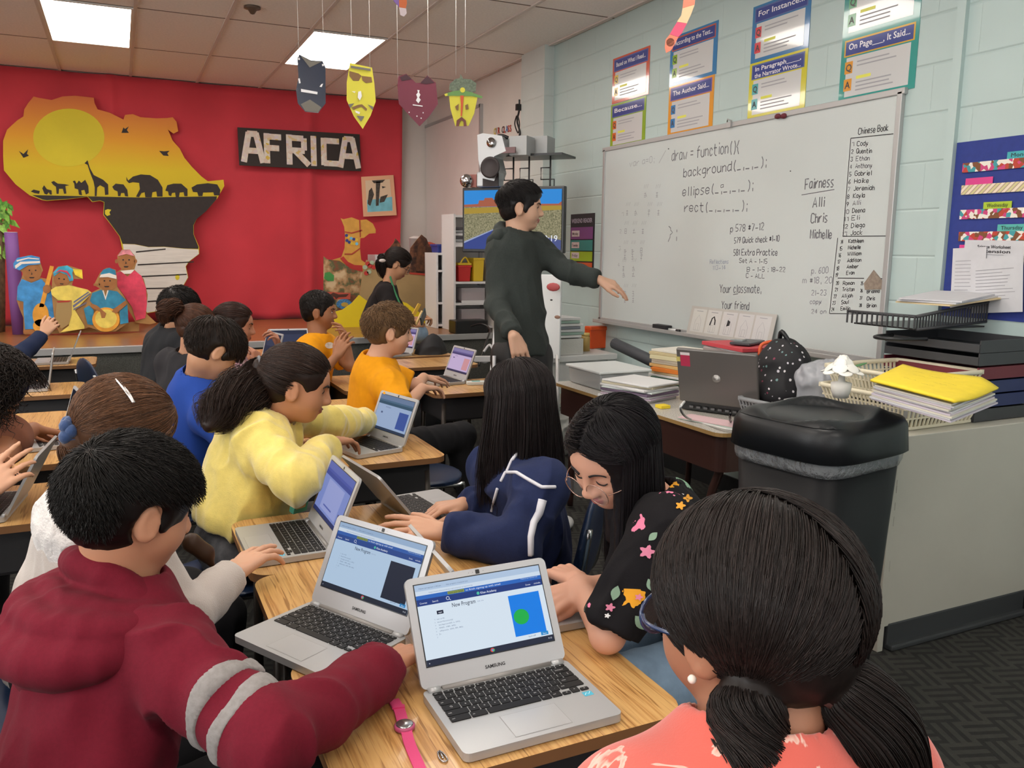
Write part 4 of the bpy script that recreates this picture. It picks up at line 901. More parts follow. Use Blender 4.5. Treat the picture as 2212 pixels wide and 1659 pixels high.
for a in (('p 578 #7-12', (705,1188), (875,1178), 34, inkg), ('579 Quick check #1-10', (725,1246), (955,1236), 28, inkg), ('581 Extra Practice', (722,1308), (945,1308), 30, inkg), ('Reflections', (600,1350), (695,1350), 20, inkb, .003), ('113-14', (615,1382), (680,1380), 20, inkb, .003), ('Set A - 1-15', (750,1345), (893,1350), 22, inkg, .004), ('B - 1-5 ; 18-22', (790,1390), (985,1392), 22, inkg, .004), ('C - ALL', (785,1422), (880,1425), 22, inkg, .004), ('Your classmate,', (650,1498), (862,1500), 40, inkg), ('Your friend', (660,1578), (800,1586), 38, inkg)): wr(q, *a)
ln_(q, (720,1508), (745,1504), inkg); q.build('assignment_lettering', Wb, True)
q = MB()
for a in (('Fairness', (1087,968), (1232,955), 50, inkg, .006), ('Alli', (1127,1062), (1185,1058), 48, inkg, .006), ('Chris', (1117,1142), (1200,1138), 46, inkg, .006), ('Michelle', (1114,1220), (1222,1222), 44, inkg, .006), ('p. 600', (1120,1400), (1205,1398), 30, inkl), ('m #18, 20', (1075,1450), (1225,1450), 30, inkl), ('21-23', (1120,1512), (1195,1512), 26, inkl), ('copy', (1112,1555), (1170,1555), 22, inkl), ('24 on', (1120,1605), (1195,1605), 20, inkl)): wr(q, *a)
ln_(q, (1070,998), (1238,970), inkg); q.build('fairness_lettering', Wb, True)
q = MB(); names = 'Cody Quentin Ethan Anthony Gabriel Haike Jeremiah Kayla Alli Deena Eli Diego Jack'.split(); wd = [85, 118, 105, 128, 128, 110, 160, 88, 60, 98, 60, 105, 90]
wr(q, 'Chinese Book', (1360,688), (1512,668), 30, ink, .0036)
for i, nm in enumerate(names):
    t = i/12; wr(q, str(i+1), (505-62*t-(12 if i > 8 else 0), 275+700*t), (520-62*t+(8 if i > 8 else 0), 274+700*t), 30, ink if i % 3 else inkg, .0032, k6, 3.607); x = 545-50*t; m = inkg if nm in ('Ethan', 'Anthony', 'Alli') else ink; wr(q, nm, (x, 272+695*t), (x+wd[i], 268+693*t), 34, m, .0034, k6, 3.607)
for i, nm in enumerate('Kathleen Michelle William Addison Amber Evan'.split()):
    t = i/5; wr(q, str(14+i), (418-40*t, 1036+258*t), (436-40*t, 1034+258*t), 30, ink, .0032, k6, 3.607); x = 480-18*t; wr(q, nm, (x, 1028+248*t), (x+(115, 95, 105, 108, 90, 62)[i], 1024+248*t), 28, ink, .0036, k6, 3.607)
for i, nm in enumerate('Roman Tristan Alijah Saul Emilio'.split()):
    t = i/4; wr(q, str(20+i), (382-36*t, 1355+205*t), (402-36*t, 1353+205*t), 26, ink, .0032, k6, 3.607); x = 436-18*t; wr(q, nm, (x, 1355+198*t), (x+(88, 92, 84, 55, 72)[i], 1352+198*t), 28, ink, .0034, k6, 3.607)
for i, nm in enumerate(('', 'Brianna', 'Chris', 'Brian')):
    wr(q, str(25+i), (575-4*i, 1355+57*i), (592-4*i, 1354+57*i), 24, ink, .0032, k6, 3.607)
    if nm: wr(q, nm, (622, 1362+56*i), (622+(0, 98, 62, 72)[i], 1360+56*i), 28, ink, .0034, k6, 3.607)
for a, b_ in (((1322,708), (1540,685)), ((1322,708), (1282,1210)), ((1280,1210), (1508,1208)), ((1255,1218), (1213,1605)), ((1255,1424), (1390,1425)), ((1460,1425), (1497,1428)), ((1213,1605), (1488,1608))): ln_(q, a, b_, ink, .004)
for p_ in ((386,762), (1010,876)): ln_(q, p_, (p_[0]+6, p_[1]), ink, .006)
q.build('name_list_lettering', Wb, True)
HZ = ['0646 2632 0242 0464', '0646 2862 4202 0444', '1848 1816 4846 1646 0343 2620', '0848 4842 4202 0208 0545', '0747 0444 2822 0242', '1717 0646 0363 3812', '0848 0545 0242 2842']
q = MB(); cols = [[(315,105),(395,105)], [(195,225),(250,225),(340,225),(405,225)], [(185,350),(240,350),(300,350)], [(180,480),(230,480),(290,480)], [(170,600),(235,600)], [(180,770),(235,770)]]; random.seed(3)
def hz(q, x, y, s_, m):
    p0 = onX(*k5(x, y), XF-.002); sc = s_/3.1155*5.0/F/6; g = [[(int(k[i]), int(k[i+1])-2) for i in range(0, len(k)-1, 2)] for k in random.choice(HZ).split()]; q.polylines(g, p0, UY, ZA, sc, sc, .004, m)
for r_ in cols:
    for (x, y) in r_:
        p0 = onX(*k5(x, y-22), XF-.002); q.polylines([[(0, 0), (1, 2), (2, 0), (3, 2), (4, 0), (5, 2)]], p0, UY, ZA, .010, .012, .003, inkl); hz(q, x, y+38, 36, inkl)
        if y > 400: hz(q, x, y+80, 36, inkl)
for i, (x, y) in enumerate([(165,270), (150,385), (145,500), (138,610), (132,780)]): wr(q, str(i+1), (x, y), (x+12, y), 24, inkl, .003, k5, 3.1155)
q.build('character_lettering', Wb, True); random.seed(7)
# small things on the board
p_ = onX(1580, 270, XF); q = MB(); q.box(p_+V3(-.012, 0, 0), (.02, .035, .03), alum); q.tube([p_+V3(-.015, .02, .018), p_+V3(-.03, 0, .03), p_+V3(-.015, -.02, .018)], .004, alum, 6); tag(q.build('magnet_clip'), 'silver magnet clip on the top edge of the whiteboard', 'clip')
p_ = onX(1690, 252, XF); q = MB(); rb = M('bow_maroon', '6a2530', .7); q.ball(p_+V3(-.012, .022, .004), (.012, .022, .014), rb, 10); q.ball(p_+V3(-.012, -.022, .0), (.012, .022, .014), rb, 10); q.ball(p_+V3(-.016, 0, 0), .008, rb, 8); tag(q.build('ribbon_bow'), 'small dark red bow on the top edge of the whiteboard', 'bow')
q = MB(); hp = [(1887,583),(1907,608),(1906,625),(1868,626),(1866,612)]; A = [onX(x, y, XF-.004) for x, y in hp]; q.prism([(-a[1], a[2]) for a in A][::-1], (XF-.004, 0, 0), UY, ZA, NX, .003, M('house_photo', '8d7f72', .6, noise=(60, .25))); tag(q.build('paper_house'), 'small brown paper house stuck beside the name list', 'paper house')
# posters
pn = M('poster_navy', '3d4a8f', .12, coat=.6); pwh = M('poster_white', 'cfd0d0', .12, coat=.6); txw = M('poster_text_white', 'e8e8f0', .2); txb = M('poster_text_black', '26262c', .3); lnm = M('poster_print_grey', '9a9aa0', .4); hy = M('poster_highlight', 'dede52', .3)
def poster(yl, yr, z0, z1, outer, inner, title, qc, label):
    t = thing('poster', label, 'poster', (XW, (yl+yr)/2, z0)); W_, H_ = yl-yr, z1-z0; o = V3(XW-.003, yl, z0); u, v = UY, ZA; a = lambda d: o+NX*d
    om = M('poster_'+outer, outer, .12, coat=.6); im = M('poster_'+inner, inner, .12, coat=.6); q = MB(); q.prism([(0, 0), (W_, 0), (W_, H_), (0, H_)], o, u, v, NX, .0025, om); q.build('board', t, True)
    q = MB(); q.rect(a(.0006), u, v, .035, .02, W_-.035, H_*.68, pwh); q.build('panel', t, True)
    q = MB(); q.rect(a(.0006), u, v, .018, H_*.70, W_-.018, H_-.012, im); q.rect(a(.0010), u, v, .026, H_*.72, W_-.026, H_-.020, pn)
    L2 = title.split('|'); 
    for i, tl in enumerate(L2): q.text(tl, a(.0016)+u*W_/2+v*(H_*.725+(.028 if len(L2) == 1 else .040-.034*i)-.006), u, v, .040 if len(L2) == 1 else .032, txw, .012, True, W_*(.80 if len(tl) > 8 else .42))
    q.build('title_banner', t, True)
    for i, (ch, zz) in enumerate((('Q', .43), ('A', .16))):
        q = MB(); q.rect(a(.0012), u, v, .028, H_*zz, .075, H_*zz+.055, M('poster_'+qc, qc, .15)); q.text(ch, a(.0018)+u*.052+v*(H_*zz+.012), u, v, .045, txb, .02, True)
        q.build('letter_tile', t, True)
    q = MB()
    for zz in (.58, .52, .26, .20, .14):
        q.rect(a(.0011), u, v, .10, H_*zz, .10+W_*.55*random.uniform(.7, 1.05), H_*zz+.006, lnm)
    q.rect(a(.0012), u, v, .10, H_*.32, .10+W_*.2, H_*.32+.014, hy); q.build('print_lines', t, True)
PO = [(5.195,4.745,2.425,2.728,'d0604a','5a66a8','Based on What I Read...','d8b93a','orange edged poster titled Based on What I Read'), (5.203,4.770,2.124,2.42,'8fae3c','5a66a8','Because...','d8703a','green edged poster titled Because'),
 (4.518,4.06,2.430,2.726,'3b7fb5','c0604a','According to the Text...','8fb53a','blue edged poster titled According to the Text'), (4.516,4.072,2.128,2.43,'e09a3c','7a62a8','The Author Said...','3f7fb8','orange edged poster titled The Author Said'),
 (3.766,3.340,2.428,2.722,'3f7cb0','5a6aa0','For Instance...','d84a52','blue edged poster titled For Instance'), (3.768,3.340,2.134,2.428,'d0c83c','5a6aa0','In Paragraph____,|the Narrator Wrote...','4fa8ae','yellow edged poster titled In Paragraph the Narrator Wrote'),
 (3.12,2.690,2.42,2.72,'3a8f8a','3a8f8a','In the Text...','4a9a6a','teal edged poster cut off by the top of the photo'), (3.118,2.688,2.128,2.42,'36978f','d8a83c','On Page___, It Said...','e09a3c','teal edged poster titled On Page It Said')]
for a in PO:
    poster(*a)
# weekly pocket chart
t = thing('weekly_chart', 'narrow black hanging chart with purple, teal, lime, orange and yellow pockets', 'wall chart', (XW, 5.56, 1.14)); o = V3(XW-.004, 5.75, 1.14); W_, H_ = .36, .545
q = MB(); q.prism([(0, 0), (W_, 0), (W_, H_), (0, H_)], o, UY, ZA, NX, .004, M('chart_black', '25252b', .6)); q.build('backing', t, True)
for i, (c, h0, h1) in enumerate((('7a4a80', .355, .445), ('2f8a86', .268, .348), ('9ab52e', .19, .262), ('c85a34', .10, .18), ('c89a28', .012, .09))):
    q = MB(); q.rect(o+NX*.004, UY, ZA, .012, h0, W_-.012, h1, M('pocket_'+c, c, .4)); 
    if i < 3: q.rect(o+NX*.005, UY, ZA, .03, h0+.02, .15, h0+.065, pwh)
    if i < 3: q.text(('Monday', 'Tuesday', 'Friday')[i], o+NX*.0056+UY*.04+ZA*(h0+.032), UY, ZA, .03, txb, .01, False, .09)
    q.build('pocket', t, True)
q = MB(); q.text('WEEKEND READER', o+NX*.005+UY*W_/2+ZA*.478, UY, ZA, .045, M('chart_text', 'b8b0c0', .5), .015, True, W_*.86); q.build('title', t, True)
# blue pocket chart
t = thing('pocket_chart', 'blue fabric pocket chart with patterned folder strips on the right wall', 'wall chart', (XW, 2.2, 1.15)); o = V3(XW-.004, 2.452, 1.150); W_, H_ = .62, .72; bl = M('pocket_fabric_blue', '2a3a86', .75, noise=(40, .08))
q = MB(); q.prism([(0, 0), (W_, 0), (W_, H_), (0, H_)], o, UY, ZA, NX, .004, bl); q.build('backing', t, True)
trim_ = M('strip_triangles', 'd8d0c8', .6); nt, b, L = nodes(trim_); tc = nt.nodes.new('ShaderNodeTexCoord'); vr = nt.nodes.new('ShaderNodeTexVoronoi'); vr.inputs['Scale'].default_value = 52; L.new(tc.outputs['Object'], vr.inputs['Vector']); L.new(ramp(nt, vr.outputs['Color'], [(.1, 'e8e2d8'), (.35, 'b8402f'), (.5, '7a4a2a'), (.65, 'c8427a'), (.8, '3f98a0'), (.95, 'c8c040')], 'CONSTANT'), b.inputs['Base Color'])
strp = M('strip_stripes', 'd8c8b8', .6); nt, b, L = nodes(strp); tc = nt.nodes.new('ShaderNodeTexCoord'); wv = nt.nodes.new('ShaderNodeTexWave'); wv.bands_direction = 'DIAGONAL'; wv.inputs['Scale'].default_value = 16; L.new(tc.outputs['Object'], wv.inputs['Vector']); L.new(ramp(nt, wv.outputs[0], [(.2, 'e8dcc8'), (.45, 'c87a5a'), (.65, '8ab0a0'), (.9, 'd8c890')]), b.inputs['Base Color'])
for i, (zz, m, tm, tu) in enumerate(((.615, trim_, '3fa8b0', .19), (.525, strp, 'd83f8a', .02), (.425, trim_, 'a8c22f', .11), (.335, trim_, '55b0a8', .18), (.255, strp, 'd83f8a', .02))):
    q = MB(); q.rect(o+NX*.006, UY, ZA, .04+.004*i, zz-.02, W_-.02, zz+.018, m); q.build('folder_strip', t, True)
    q = MB(); q.rect(o+NX*.0055, UY, ZA, .04+tu, zz+.005, .16+tu, zz+.045, M('tab_'+tm, tm, .5)); 
    if i in (0, 2, 3): q.text(('Monday', 'Wednesday', 'Thursday')[(0, 2, 3).index(i)], o+NX*.0066+UY*(.055+tu)+ZA*(zz+.024), UY, ZA, .022, txb, 0, False, .09)
    q.build('tab', t, True)
pap = M('paper_sheet', 'cacace', .8, noise=(25, .03))
def sheet(o_, u, v, w, h, label, lines=10, name='paper_sheet', group=None, title=None):
    q = MB(); n = np.cross(u, v); q.prism([(0, 0), (w, 0), (w, h), (0, h)], o_, u, v, n, .0012, pap)
    for k in range(lines): q.rect(np.asarray(o_)+n*.0008, u, v, w*.1, h*(.78-.06*k), w*random.uniform(.5, .88), h*(.78-.06*k)+.0025, lnm)
    for i, tt in enumerate(title or []): q.text(tt, np.asarray(o_)+n*.001+np.asarray(u)*w/2+np.asarray(v)*(h*.88-.018*i), u, v, .018, txb, .02, True, w*.55)
    tag(q.build(name), label, 'paper', group)
def rotd(a): return UY*math.cos(a)+ZA*math.sin(a), -UY*math.sin(a)+ZA*math.cos(a)
u, v = rotd(-.02); sheet(V3(XW-.014, 2.37, 1.205), u, v, .26, .265, 'white sheet headed science worksheet tucked in the blue pocket chart', 8, title=('Science Worksheet', 'Extension'))
u, v = rotd(.05); sheet(V3(XW-.020, 2.40, 1.185), u, v, .15, .25, 'printed sheet with table lines at the lower left of the blue pocket chart', 12)
u, v = rotd(.10); sheet(V3(XW-.026, 2.30, 1.17), u, v, .22, .22, 'printed sheet overlapping the lower middle of the blue pocket chart', 10)
# letters, hook and cables above the television
q = MB(); 
for i, (ch, c) in enumerate(zip('OUR CLASS', ('c8b84a', 'b8b0b0', 'b8402f', '', '3a3a3a', 'b8402f', '4a7ab0', 'b8402f', 'b8402f'))):
    if ch == ' ': continue
    p_ = onX(1066+i*4.3, 291-i*.8, XW-.006); q.text(ch, p_, UY, ZA, .08, M('letter_'+c, c, .6), .02)
tag(q.build('wall_letters'), 'coloured letters reading OUR CLASS on the wall above the boombox', 'letters')
q = MB(); a = onX(1122, 228, XW-.095); 
q.tube(smooth_path([onX(1122, 215, XW-.095), onX(1121, 240, XW-.095), onX(1117, 262, XW-.095), onX(1123, 285, XW-.095), onX(1120, 300, XW-.095)], 6), .008, black, 6); q.tube(smooth_path([onX(1116, 250, XW-.095), onX(1112, 268, XW-.095), onX(1119, 287, XW-.095), onX(1122, 268, XW-.095), onX(1118, 248, XW-.095)], 6), .006, black, 6); q.box(onX(1122, 232, XW-.095), (.06, .03, .05), black); tag(q.build('cable_loop'), 'black cable looped and hanging beside the column above the shelf', 'cable')
# ---------------------------------------------------------------- television corner
tp0, tp1, tb0, tb1 = P(997, 408, 6.05), P(1217, 400, 5.75), P(1003, 545, 6.05), P(1215, 547, 5.75)
tc_ = (tp0+tp1+tb0+tb1)/4; tu = nrm((tp1-tp0)*V3(1, 1, 0)); tw = np.linalg.norm((tp1-tp0)[:2]); th = ((tp0-tb0)[2]+(tp1-tb1)[2])/2; tn = np.cross(tu, ZA); t = thing('television', 'flat television showing a desert road behind the standing boy', 'television', tc_-ZA*th/2)
Rt = np.stack([tu, -tn, ZA], 1); q = MB(); q.box(tc_-tn*.03, (tw, .05, th), black, Rt); q.build('housing', t, True, bevel=.006)
o = tc_-tu*(tw/2-.018)-ZA*(th/2-.024)+tn*.001; w, h = tw-.036, th-.045
def EM(n, c, e=1.0):
    new = 'screen_'+n not in MATS; m = M('screen_'+n, c, .5, emit=e*.82, spec=.06)
    if new: m.node_tree.nodes['Principled BSDF'].inputs['Base Color'].default_value = (.012, .012, .014, 1)
    return m

desert = EM('desert', '8f8a62', .75); nt, b, L = nodes(desert); tcn = nt.nodes.new('ShaderNodeTexCoord'); nz = nt.nodes.new('ShaderNodeTexNoise'); nz.inputs['Scale'].default_value = 110; nz.inputs['Detail'].default_value = 6; L.new(tcn.outputs['Object'], nz.inputs['Vector']); cc = ramp(nt, nz.outputs[0], [(.3, '6a6c50'), (.48, '989272'), (.65, 'b8b08c')]); L.new(cc, b.inputs['Emission Color']); b.inputs['Base Color'].default_value = (0, 0, 0, 1)
q = MB(); q.rect(o, tu, ZA, 0, 0, w, h*.72, desert); q.rect(o, tu, ZA, 0, h*.72, w, h, EM('sky', '2f8fe0', .9)); 
def tp(pts, m, d): q.poly([o+tu*x*w+ZA*y*h+tn*d for x, y in pts], m)
tp([(0, .60), (1, .66), (1, .74), (.6, .73), (0, .70)], EM('field', 'b89a3a', .8), .0008); tp([(0, .72), (1, .73), (1, .80), (.97, .76), (.6, .76), (.40, .77), (.345, .84), (.31, .84), (.30, .87), (.22, .87), (.21, .83), (.16, .83), (.15, .77), (0, .76)], EM('mesa', 'b5654a', .8), .0012)
tp([(0, .0), (.56, 0), (.42, .34), (.36, .36), (.0, .10)], EM('road', '3d4f9a', .75), .0010); tp([(.0, .1), (.36, .36), (.34, .36), (.0, .13)], EM('road_line', 'a8b4d8', .8), .0014); tp([(.6, .0), (1, 0), (1, .16), (.8, .22)], EM('road2', '55609a', .75), .0010)
q.text('0:19', o+tu*w*.83+ZA*h*.14+tn*.002, tu, ZA, .06, EM('white', 'eef2ff', 1.0), 0); q.build('screen', t, True)
q = MB(); q.box(tc_-tn*.10-ZA*.02, (.12, .1, .2), black, Rt); q.tube([tc_-tn*.14, V3(XW-.095, 6.3, tc_[2])], .03, black, 8); q.box((XW-.088, 6.3, tc_[2]), (.012, .16, .24), black); q.build('wall_bracket', t, True)
# wire shelf with boombox
t = thing('wire_shelf', 'black wire wall shelf above the television', 'shelf', P(1120, 350, 6.0)); c = P(1122, 338, 5.95); ux, uy = tu, -tn
q = MB(); q.box(c+uy*.06+ux*.08, (.55, .30, .015), black, Rt); q.build('board', t, True)
for sx_ in (-.02, .10, .26):
    q = MB(); a0 = c+ux*sx_-ZA*.01-uy*.06; dz = -.34 if sx_ == .26 else -.30
    q.tube([a0, a0+ZA*dz], .006, black, 6); q.tube([a0+ZA*-.08, a0+ux*-.07+ZA*-.08, a0+ux*-.07+ZA*-.16, a0+ux*.03+ZA*-.16, a0+ux*.03+ZA*-.26, a0+ux*-.02+ZA*-.26], .005, black, 6); q.build('wire_bracket', t, True)
q = MB(); 
for s_ in (-1, 1): q.box(P(1150+s_*22, 317, 5.9+.06*s_), (.13, .16, .13), M('grey_box', 'a9abac', .5), Rt)
t0 = q.build('speaker_box'); tag(t0, 'pale grey speaker pair on the right end of the wire shelf', 'speaker')
silver = M('silver_plastic', 'b5b6b8', .35, metal=.5); dark = M('speaker_dark', '2d2527', .6)
bc = P(1072, 345, 5.85); t = thing('boombox', 'silver boombox with round speaker beside the wire shelf', 'boombox', bc-ZA*.2)
q = MB(); flatp = [(1036,293),(1050,290),(1098,298),(1106,330),(1075,340),(1082,372),(1072,392),(1042,385),(1035,345)]; A = [P(x, y, 5.85) for x, y in flatp]; A2 = [((a-bc) @ tu, (a-bc) @ ZA) for a in A][::-1]; q.prism(A2, bc+tn*.06, tu, ZA, tn, .16, silver); q.build('body', t, True, bevel=.012, seg=3)
pc = P(1060, 362, 5.78); q = MB(); q.lathe([(.068, 0), (.074, .012), (.06, .016), (.05, .008), (.0, .012)], (0, 0, 0), dark, 24); ob = q; ob.v = (np.array(ob.v) @ np.stack([tu, ZA, tn], 1).T+pc).tolist(); ob.build('speaker_cone', t, True)
q = MB(); q.lathe([(.03, 0), (.034, .012), (.0, .014)], (0, 0, 0), M('chrome', 'c8c8cc', .15, metal=1), 18); q.v = (np.array(q.v) @ np.stack([tu, ZA, tn], 1).T+P(1062, 308, 5.78)).tolist(); q.build('dial', t, True)
part('carry_handle', lambda q: q.tube(smooth_path([P(1066, 300, 5.8), P(1082, 293, 5.8), P(1098, 298, 5.8)], 6), .012, black, 8), t)
part('deck_panel', lambda q: q.box(P(1085, 325, 5.77), (.2, .02, .04), M('deck_maroon', '6a4a4c', .4), Rt), t)
t = thing('speaker', 'small black and silver speaker standing on top of the television', 'speaker', P(1059, 404, 5.9)); q = MB(); q.box(P(1059, 388, 5.9), (.17, .1, .105), silver, Rt); q.build('case', t, True, bevel=.008); q = MB(); q.box(P(1060, 388, 5.84), (.12, .012, .095), dark, Rt); q.build('grille', t, True)
t = thing('desk_fan', 'small round chrome speaker at the left end of the television', 'speaker', P(1008, 404, 6.1)); q = MB(); q.ball(P(1008, 391, 6.1), (.05, .05, .05), MATS['chrome'], 16); q.build('shell', t, True); t.name = 'round_speaker'
q = MB(); q.box(P(1024, 391, 6.12), (.06, .05, .09), M('red_box_panel', 'a86a62', .6), Rt); q.build('side_panel', t, True)
# shelving units on the stage behind the television
shw = M('shelf_white', 'd9d9da', .5)
def shelf_unit(label, x0, x1, yf, z0, z1, levels, dep=.32):
    t = thing('shelving_unit', label, 'shelf', ((x0+x1)/2, yf, z0))
    for x in (x0, x1-.02): q = MB(); q.box((x+.01, yf+dep/2, (z0+z1)/2), (.02, dep, z1-z0), shw); q.build('side_panel', t, True)
    q = MB(); q.box(((x0+x1)/2, yf+dep, (z0+z1)/2), (x1-x0, .01, z1-z0), shw); q.build('back_panel', t, True)
    for z in levels: q = MB(); q.box(((x0+x1)/2, yf+dep/2, z), (x1-x0-.04, dep, .02), shw); q.build('shelf_board', t, True)
Yh = 7.25; A0, A1 = onY(980, 470, Yh), onY(1062, 470, Yh); zs = [onY(1000, y, Yh)[2] for y in (531, 611, 657, 700)]
shelf_unit('tall white shelving unit partly behind the television', A0[0], A1[0]+.05, Yh, ST+.002, onY(990, 462, Yh)[2], [ST+.03]+zs[:3]+[onY(990, 464, Yh)[2]-.012])
B0, B1 = onY(942, 545, 7.55), onY(978, 545, 7.55); zb = [onY(960, y, 7.55)[2] for y in (546, 590, 655)]
shelf_unit('low white shelving unit with a blue bin on top', B0[0], B1[0], 7.55, ST+.002, zb[0], [ST+.03, zb[1]+.02, zb[2], zb[0]-.012])
def bin_(name, label, cat, cx_, y, z, w, d, h, c, lid=None, taper=.12):
    t = thing(name, label, cat, (cx_, y, z)); m = M('bin_'+c, c, .4); q = MB(); q.box((cx_, y, z+h/2), (w, d, h), m, None, taper); q.build('body', t, True, bevel=.006); q = MB(); q.box((cx_, y, z+h-.01), (w*1.06, d*1.06, .02), m); q.build('rim', t, True, bevel=.004)
    if lid: q = MB(); q.box((cx_, y, z+h+.012), (w*1.05, d*1.05, .022), M('bin_'+lid, lid, .4)); q.build('lid', t, True, bevel=.006)
    return t
xb = onY(961, 537, 7.6)[0]; bin_('storage_bin', 'blue plastic bin on top of the low white shelf', 'bin', xb, 7.7, zb[0]+.001, .15, .2, .08, '2f3f8f')
xr = onY(999, 590, 7.33)[0]; t = bin_('storage_caddy', 'red plastic tub with a yellow lid on the tall white shelf', 'bin', xr+.01, 7.38, zs[1]+.011, .13, .17, .15, 'c22a2a', 'd8b82a'); part('handle', lambda q: q.tube(smooth_path([V3(xr-.04, 7.30, zs[1]+.17), V3(xr+.01, 7.29, zs[1]+.235), V3(xr+.06, 7.30, zs[1]+.17)], 6), .008, M('bin_d8b82a', 'd8b82a', .4), 6), t)
xy = onY(1023, 590, 7.33)[0]; bin_('magazine_file', 'yellow upright plastic bin beside the red tub on the shelf', 'bin', xy+.04, 7.38, zs[1]+.011, .11, .17, .22, 'd8b82a')
clear = M('clear_plastic', 'c9c4c8', .25, alpha=.55); pinkc = M('drawer_contents', 'b89aa0', .6, noise=(40, .4))
for k, (za, zb_) in enumerate(((zs[2], zs[1]), (ST+.04, zs[2]))):
    xm = (A0[0]+A1[0])/2+.02; t = thing('storage_tub', ('clear plastic storage tub on the middle level of the tall white shelf', 'clear plastic storage tub on the bottom level of the tall white shelf')[k], 'tub', (xm, 7.4, za+.011)); q = MB(); q.box((xm, 7.38, (za+zb_)/2-.01), (.24, .2, (zb_-za)-.08), clear); q.build('case', t, True, bevel=.006); q = MB(); q.box((xm, 7.39, za+.06), (.2, .16, .09), pinkc); q.build('contents', t, True)
    q = MB(); q.box((xm, 7.27, za+.02), (.25, .012, .025), shw); q.build('front_lip', t, True)
q = MB(); xm = onY(990, 500, 7.33)[0]
for k in range(6): q.box((xm, 7.38, zs[0]+.02+.028*k), (.11, .2, .022), M(('book_w', 'book_g', 'book_k')[k % 3], ('d8d8da', '9aa0a4', '4a4a50')[k % 3], .6))
tag(q.build('paper_pile', bevel=.002), 'stack of papers and boxes on the top level of the tall white shelf', 'papers', kind='stuff')
q = MB(); q.box((onY(990, 526, 7.33)[0], 7.3, zs[0]+.02), (.10, .1, .035), M('red_case', 'b83a44', .5)); 
for k, (x, c, h) in enumerate(((898, 'e0d8d4', .16), (925, 'c8583f', .10))):
    p_ = onY(x, 512, 8.6); q = MB(); q.lathe([(.07, 0), (.07, h), (.075, h), (.075, h+.012), (.02, h+.03)], (p_[0], p_[1], zb[0]-.02), M('can_'+c, c, .5), 18); tag(q.build('canister'), ('white canister with dark lid behind the picture huts', 'orange tub behind the village hut cutout')[k], 'canister')
q = MB(); q.box((2.78, 8.62, zb[0]/2+ST/2-.015), (.75, .3, zb[0]-ST-.03), shw); tag(q.build('counter', bevel=.004), 'white counter behind the picture huts carrying two canisters', 'counter')
# easel with white pad behind the boy
t = thing('easel', 'white easel board with red scribbles behind the standing boy', 'easel', (2.55, 5.45, 0)); e0, e1 = P(1128, 560, 5.6), P(1214, 560, 5.45); q = MB(); eu = nrm((e1-e0)*V3(1, 1, 0)); en = np.cross(eu, ZA); Re = np.stack([eu, -en, ZA], 1); ec = (e0+e1)/2; q.box(V3(ec[0], ec[1], .97), (np.linalg.norm(e1-e0), .02, .56), M('easel_white', 'd6dadb', .5), Re); q.build('board', t, True, bevel=.004)
for s_ in (-1, 1): q = MB(); q.tube([V3(ec[0], ec[1], .72)+eu*s_*.13, V3(ec[0], ec[1], .0)+eu*s_*.15], .014, alum, 8); q.build('leg', t, True)
part('red_drawing', lambda q: (q.ball(P(1195, 620, 5.43), (.05, .006, .028), M('magnet_red', 'a8484a', .5), 12, Re), q.ball(P(1204, 685, 5.43), (.022, .005, .012), M('mark_brown', '8a6a5a', .6), 10, Re), q.ball(P(1191, 648, 5.43), (.010, .005, .006), black, 8, Re)), t)
# white table by the wall
whp = M('table_white', 'd8d8d6', .45); tx0, tx1, ty0, ty1, TZ = 2.50, 3.12, 4.90, 5.45, .70; t = thing('white_table', 'low white table against the wall under the whiteboard corner', 'table', (2.81, 5.18, 0))
q = MB(); q.box(((tx0+tx1)/2, (ty0+ty1)/2, TZ-.02), (tx1-tx0, ty1-ty0, .04), whp); q.build('top', t, True, bevel=.004); q = MB(); q.box(((tx0+tx1)/2, ty0+.04, TZ-.105), (tx1-tx0-.04, .02, .13), whp); q.build('apron', t, True)
for x in (tx0+.04, tx1-.04):
    for y in (ty0+.05, ty1-.05): q = MB(); q.box((x, y, TZ/2-.02), (.05, .05, TZ-.04), whp); q.build('leg', t, True)
q = MB(); q.box(((tx0+tx1)/2, (ty0+ty1)/2, .2), (tx1-tx0-.1, ty1-ty0-.1, .02), whp); q.build('lower_shelf', t, True)
random.seed(11)
for k in range(5): q = MB(); q.box((2.75+.05*k, 5.42, .225+.0), (.045, .3, .03+.0), M('binder_%d' % (k % 3), ('8a8f88', 'b8b8ae', '5f6a6a')[k % 3], .6)) if False else q.box((2.80+.01*k, 5.17-.01*k, .224+.032*k), (.46-.02*k, .34, .028), M('binder_%d' % (k % 3), ('8a8f88', 'b8b8ae', '5f6a6a')[k % 3], .6)); tag(q.build('binder', bevel=.003), ('lowest', 'second', 'third', 'fourth', 'topmost')[k]+' binder in the pile on the lower shelf of the white table', 'binder', 'binders under the white table')
wick = M('tray_white', 'd0d0cc', .5); t = thing('paper_tray', 'white woven paper tray full of papers on the white table', 'tray', (2.78, 5.10, TZ)); q = MB(); q.box((2.72, 5.12, TZ+.012), (.30, .34, .02), wick); q.build('base', t, True)
for a, d in (((2.72, 4.955, TZ+.06), (.30, .012, .10)), ((2.72, 5.285, TZ+.06), (.30, .012, .10)), ((2.575, 5.12, TZ+.06), (.012, .34, .10)), ((2.865, 5.12, TZ+.06), (.012, .34, .10))): q = MB(); q.box(a, d, M('tray_weave', 'c8c8c2', .6, bump=(120, .8, .004))); q.build('side', t, True)
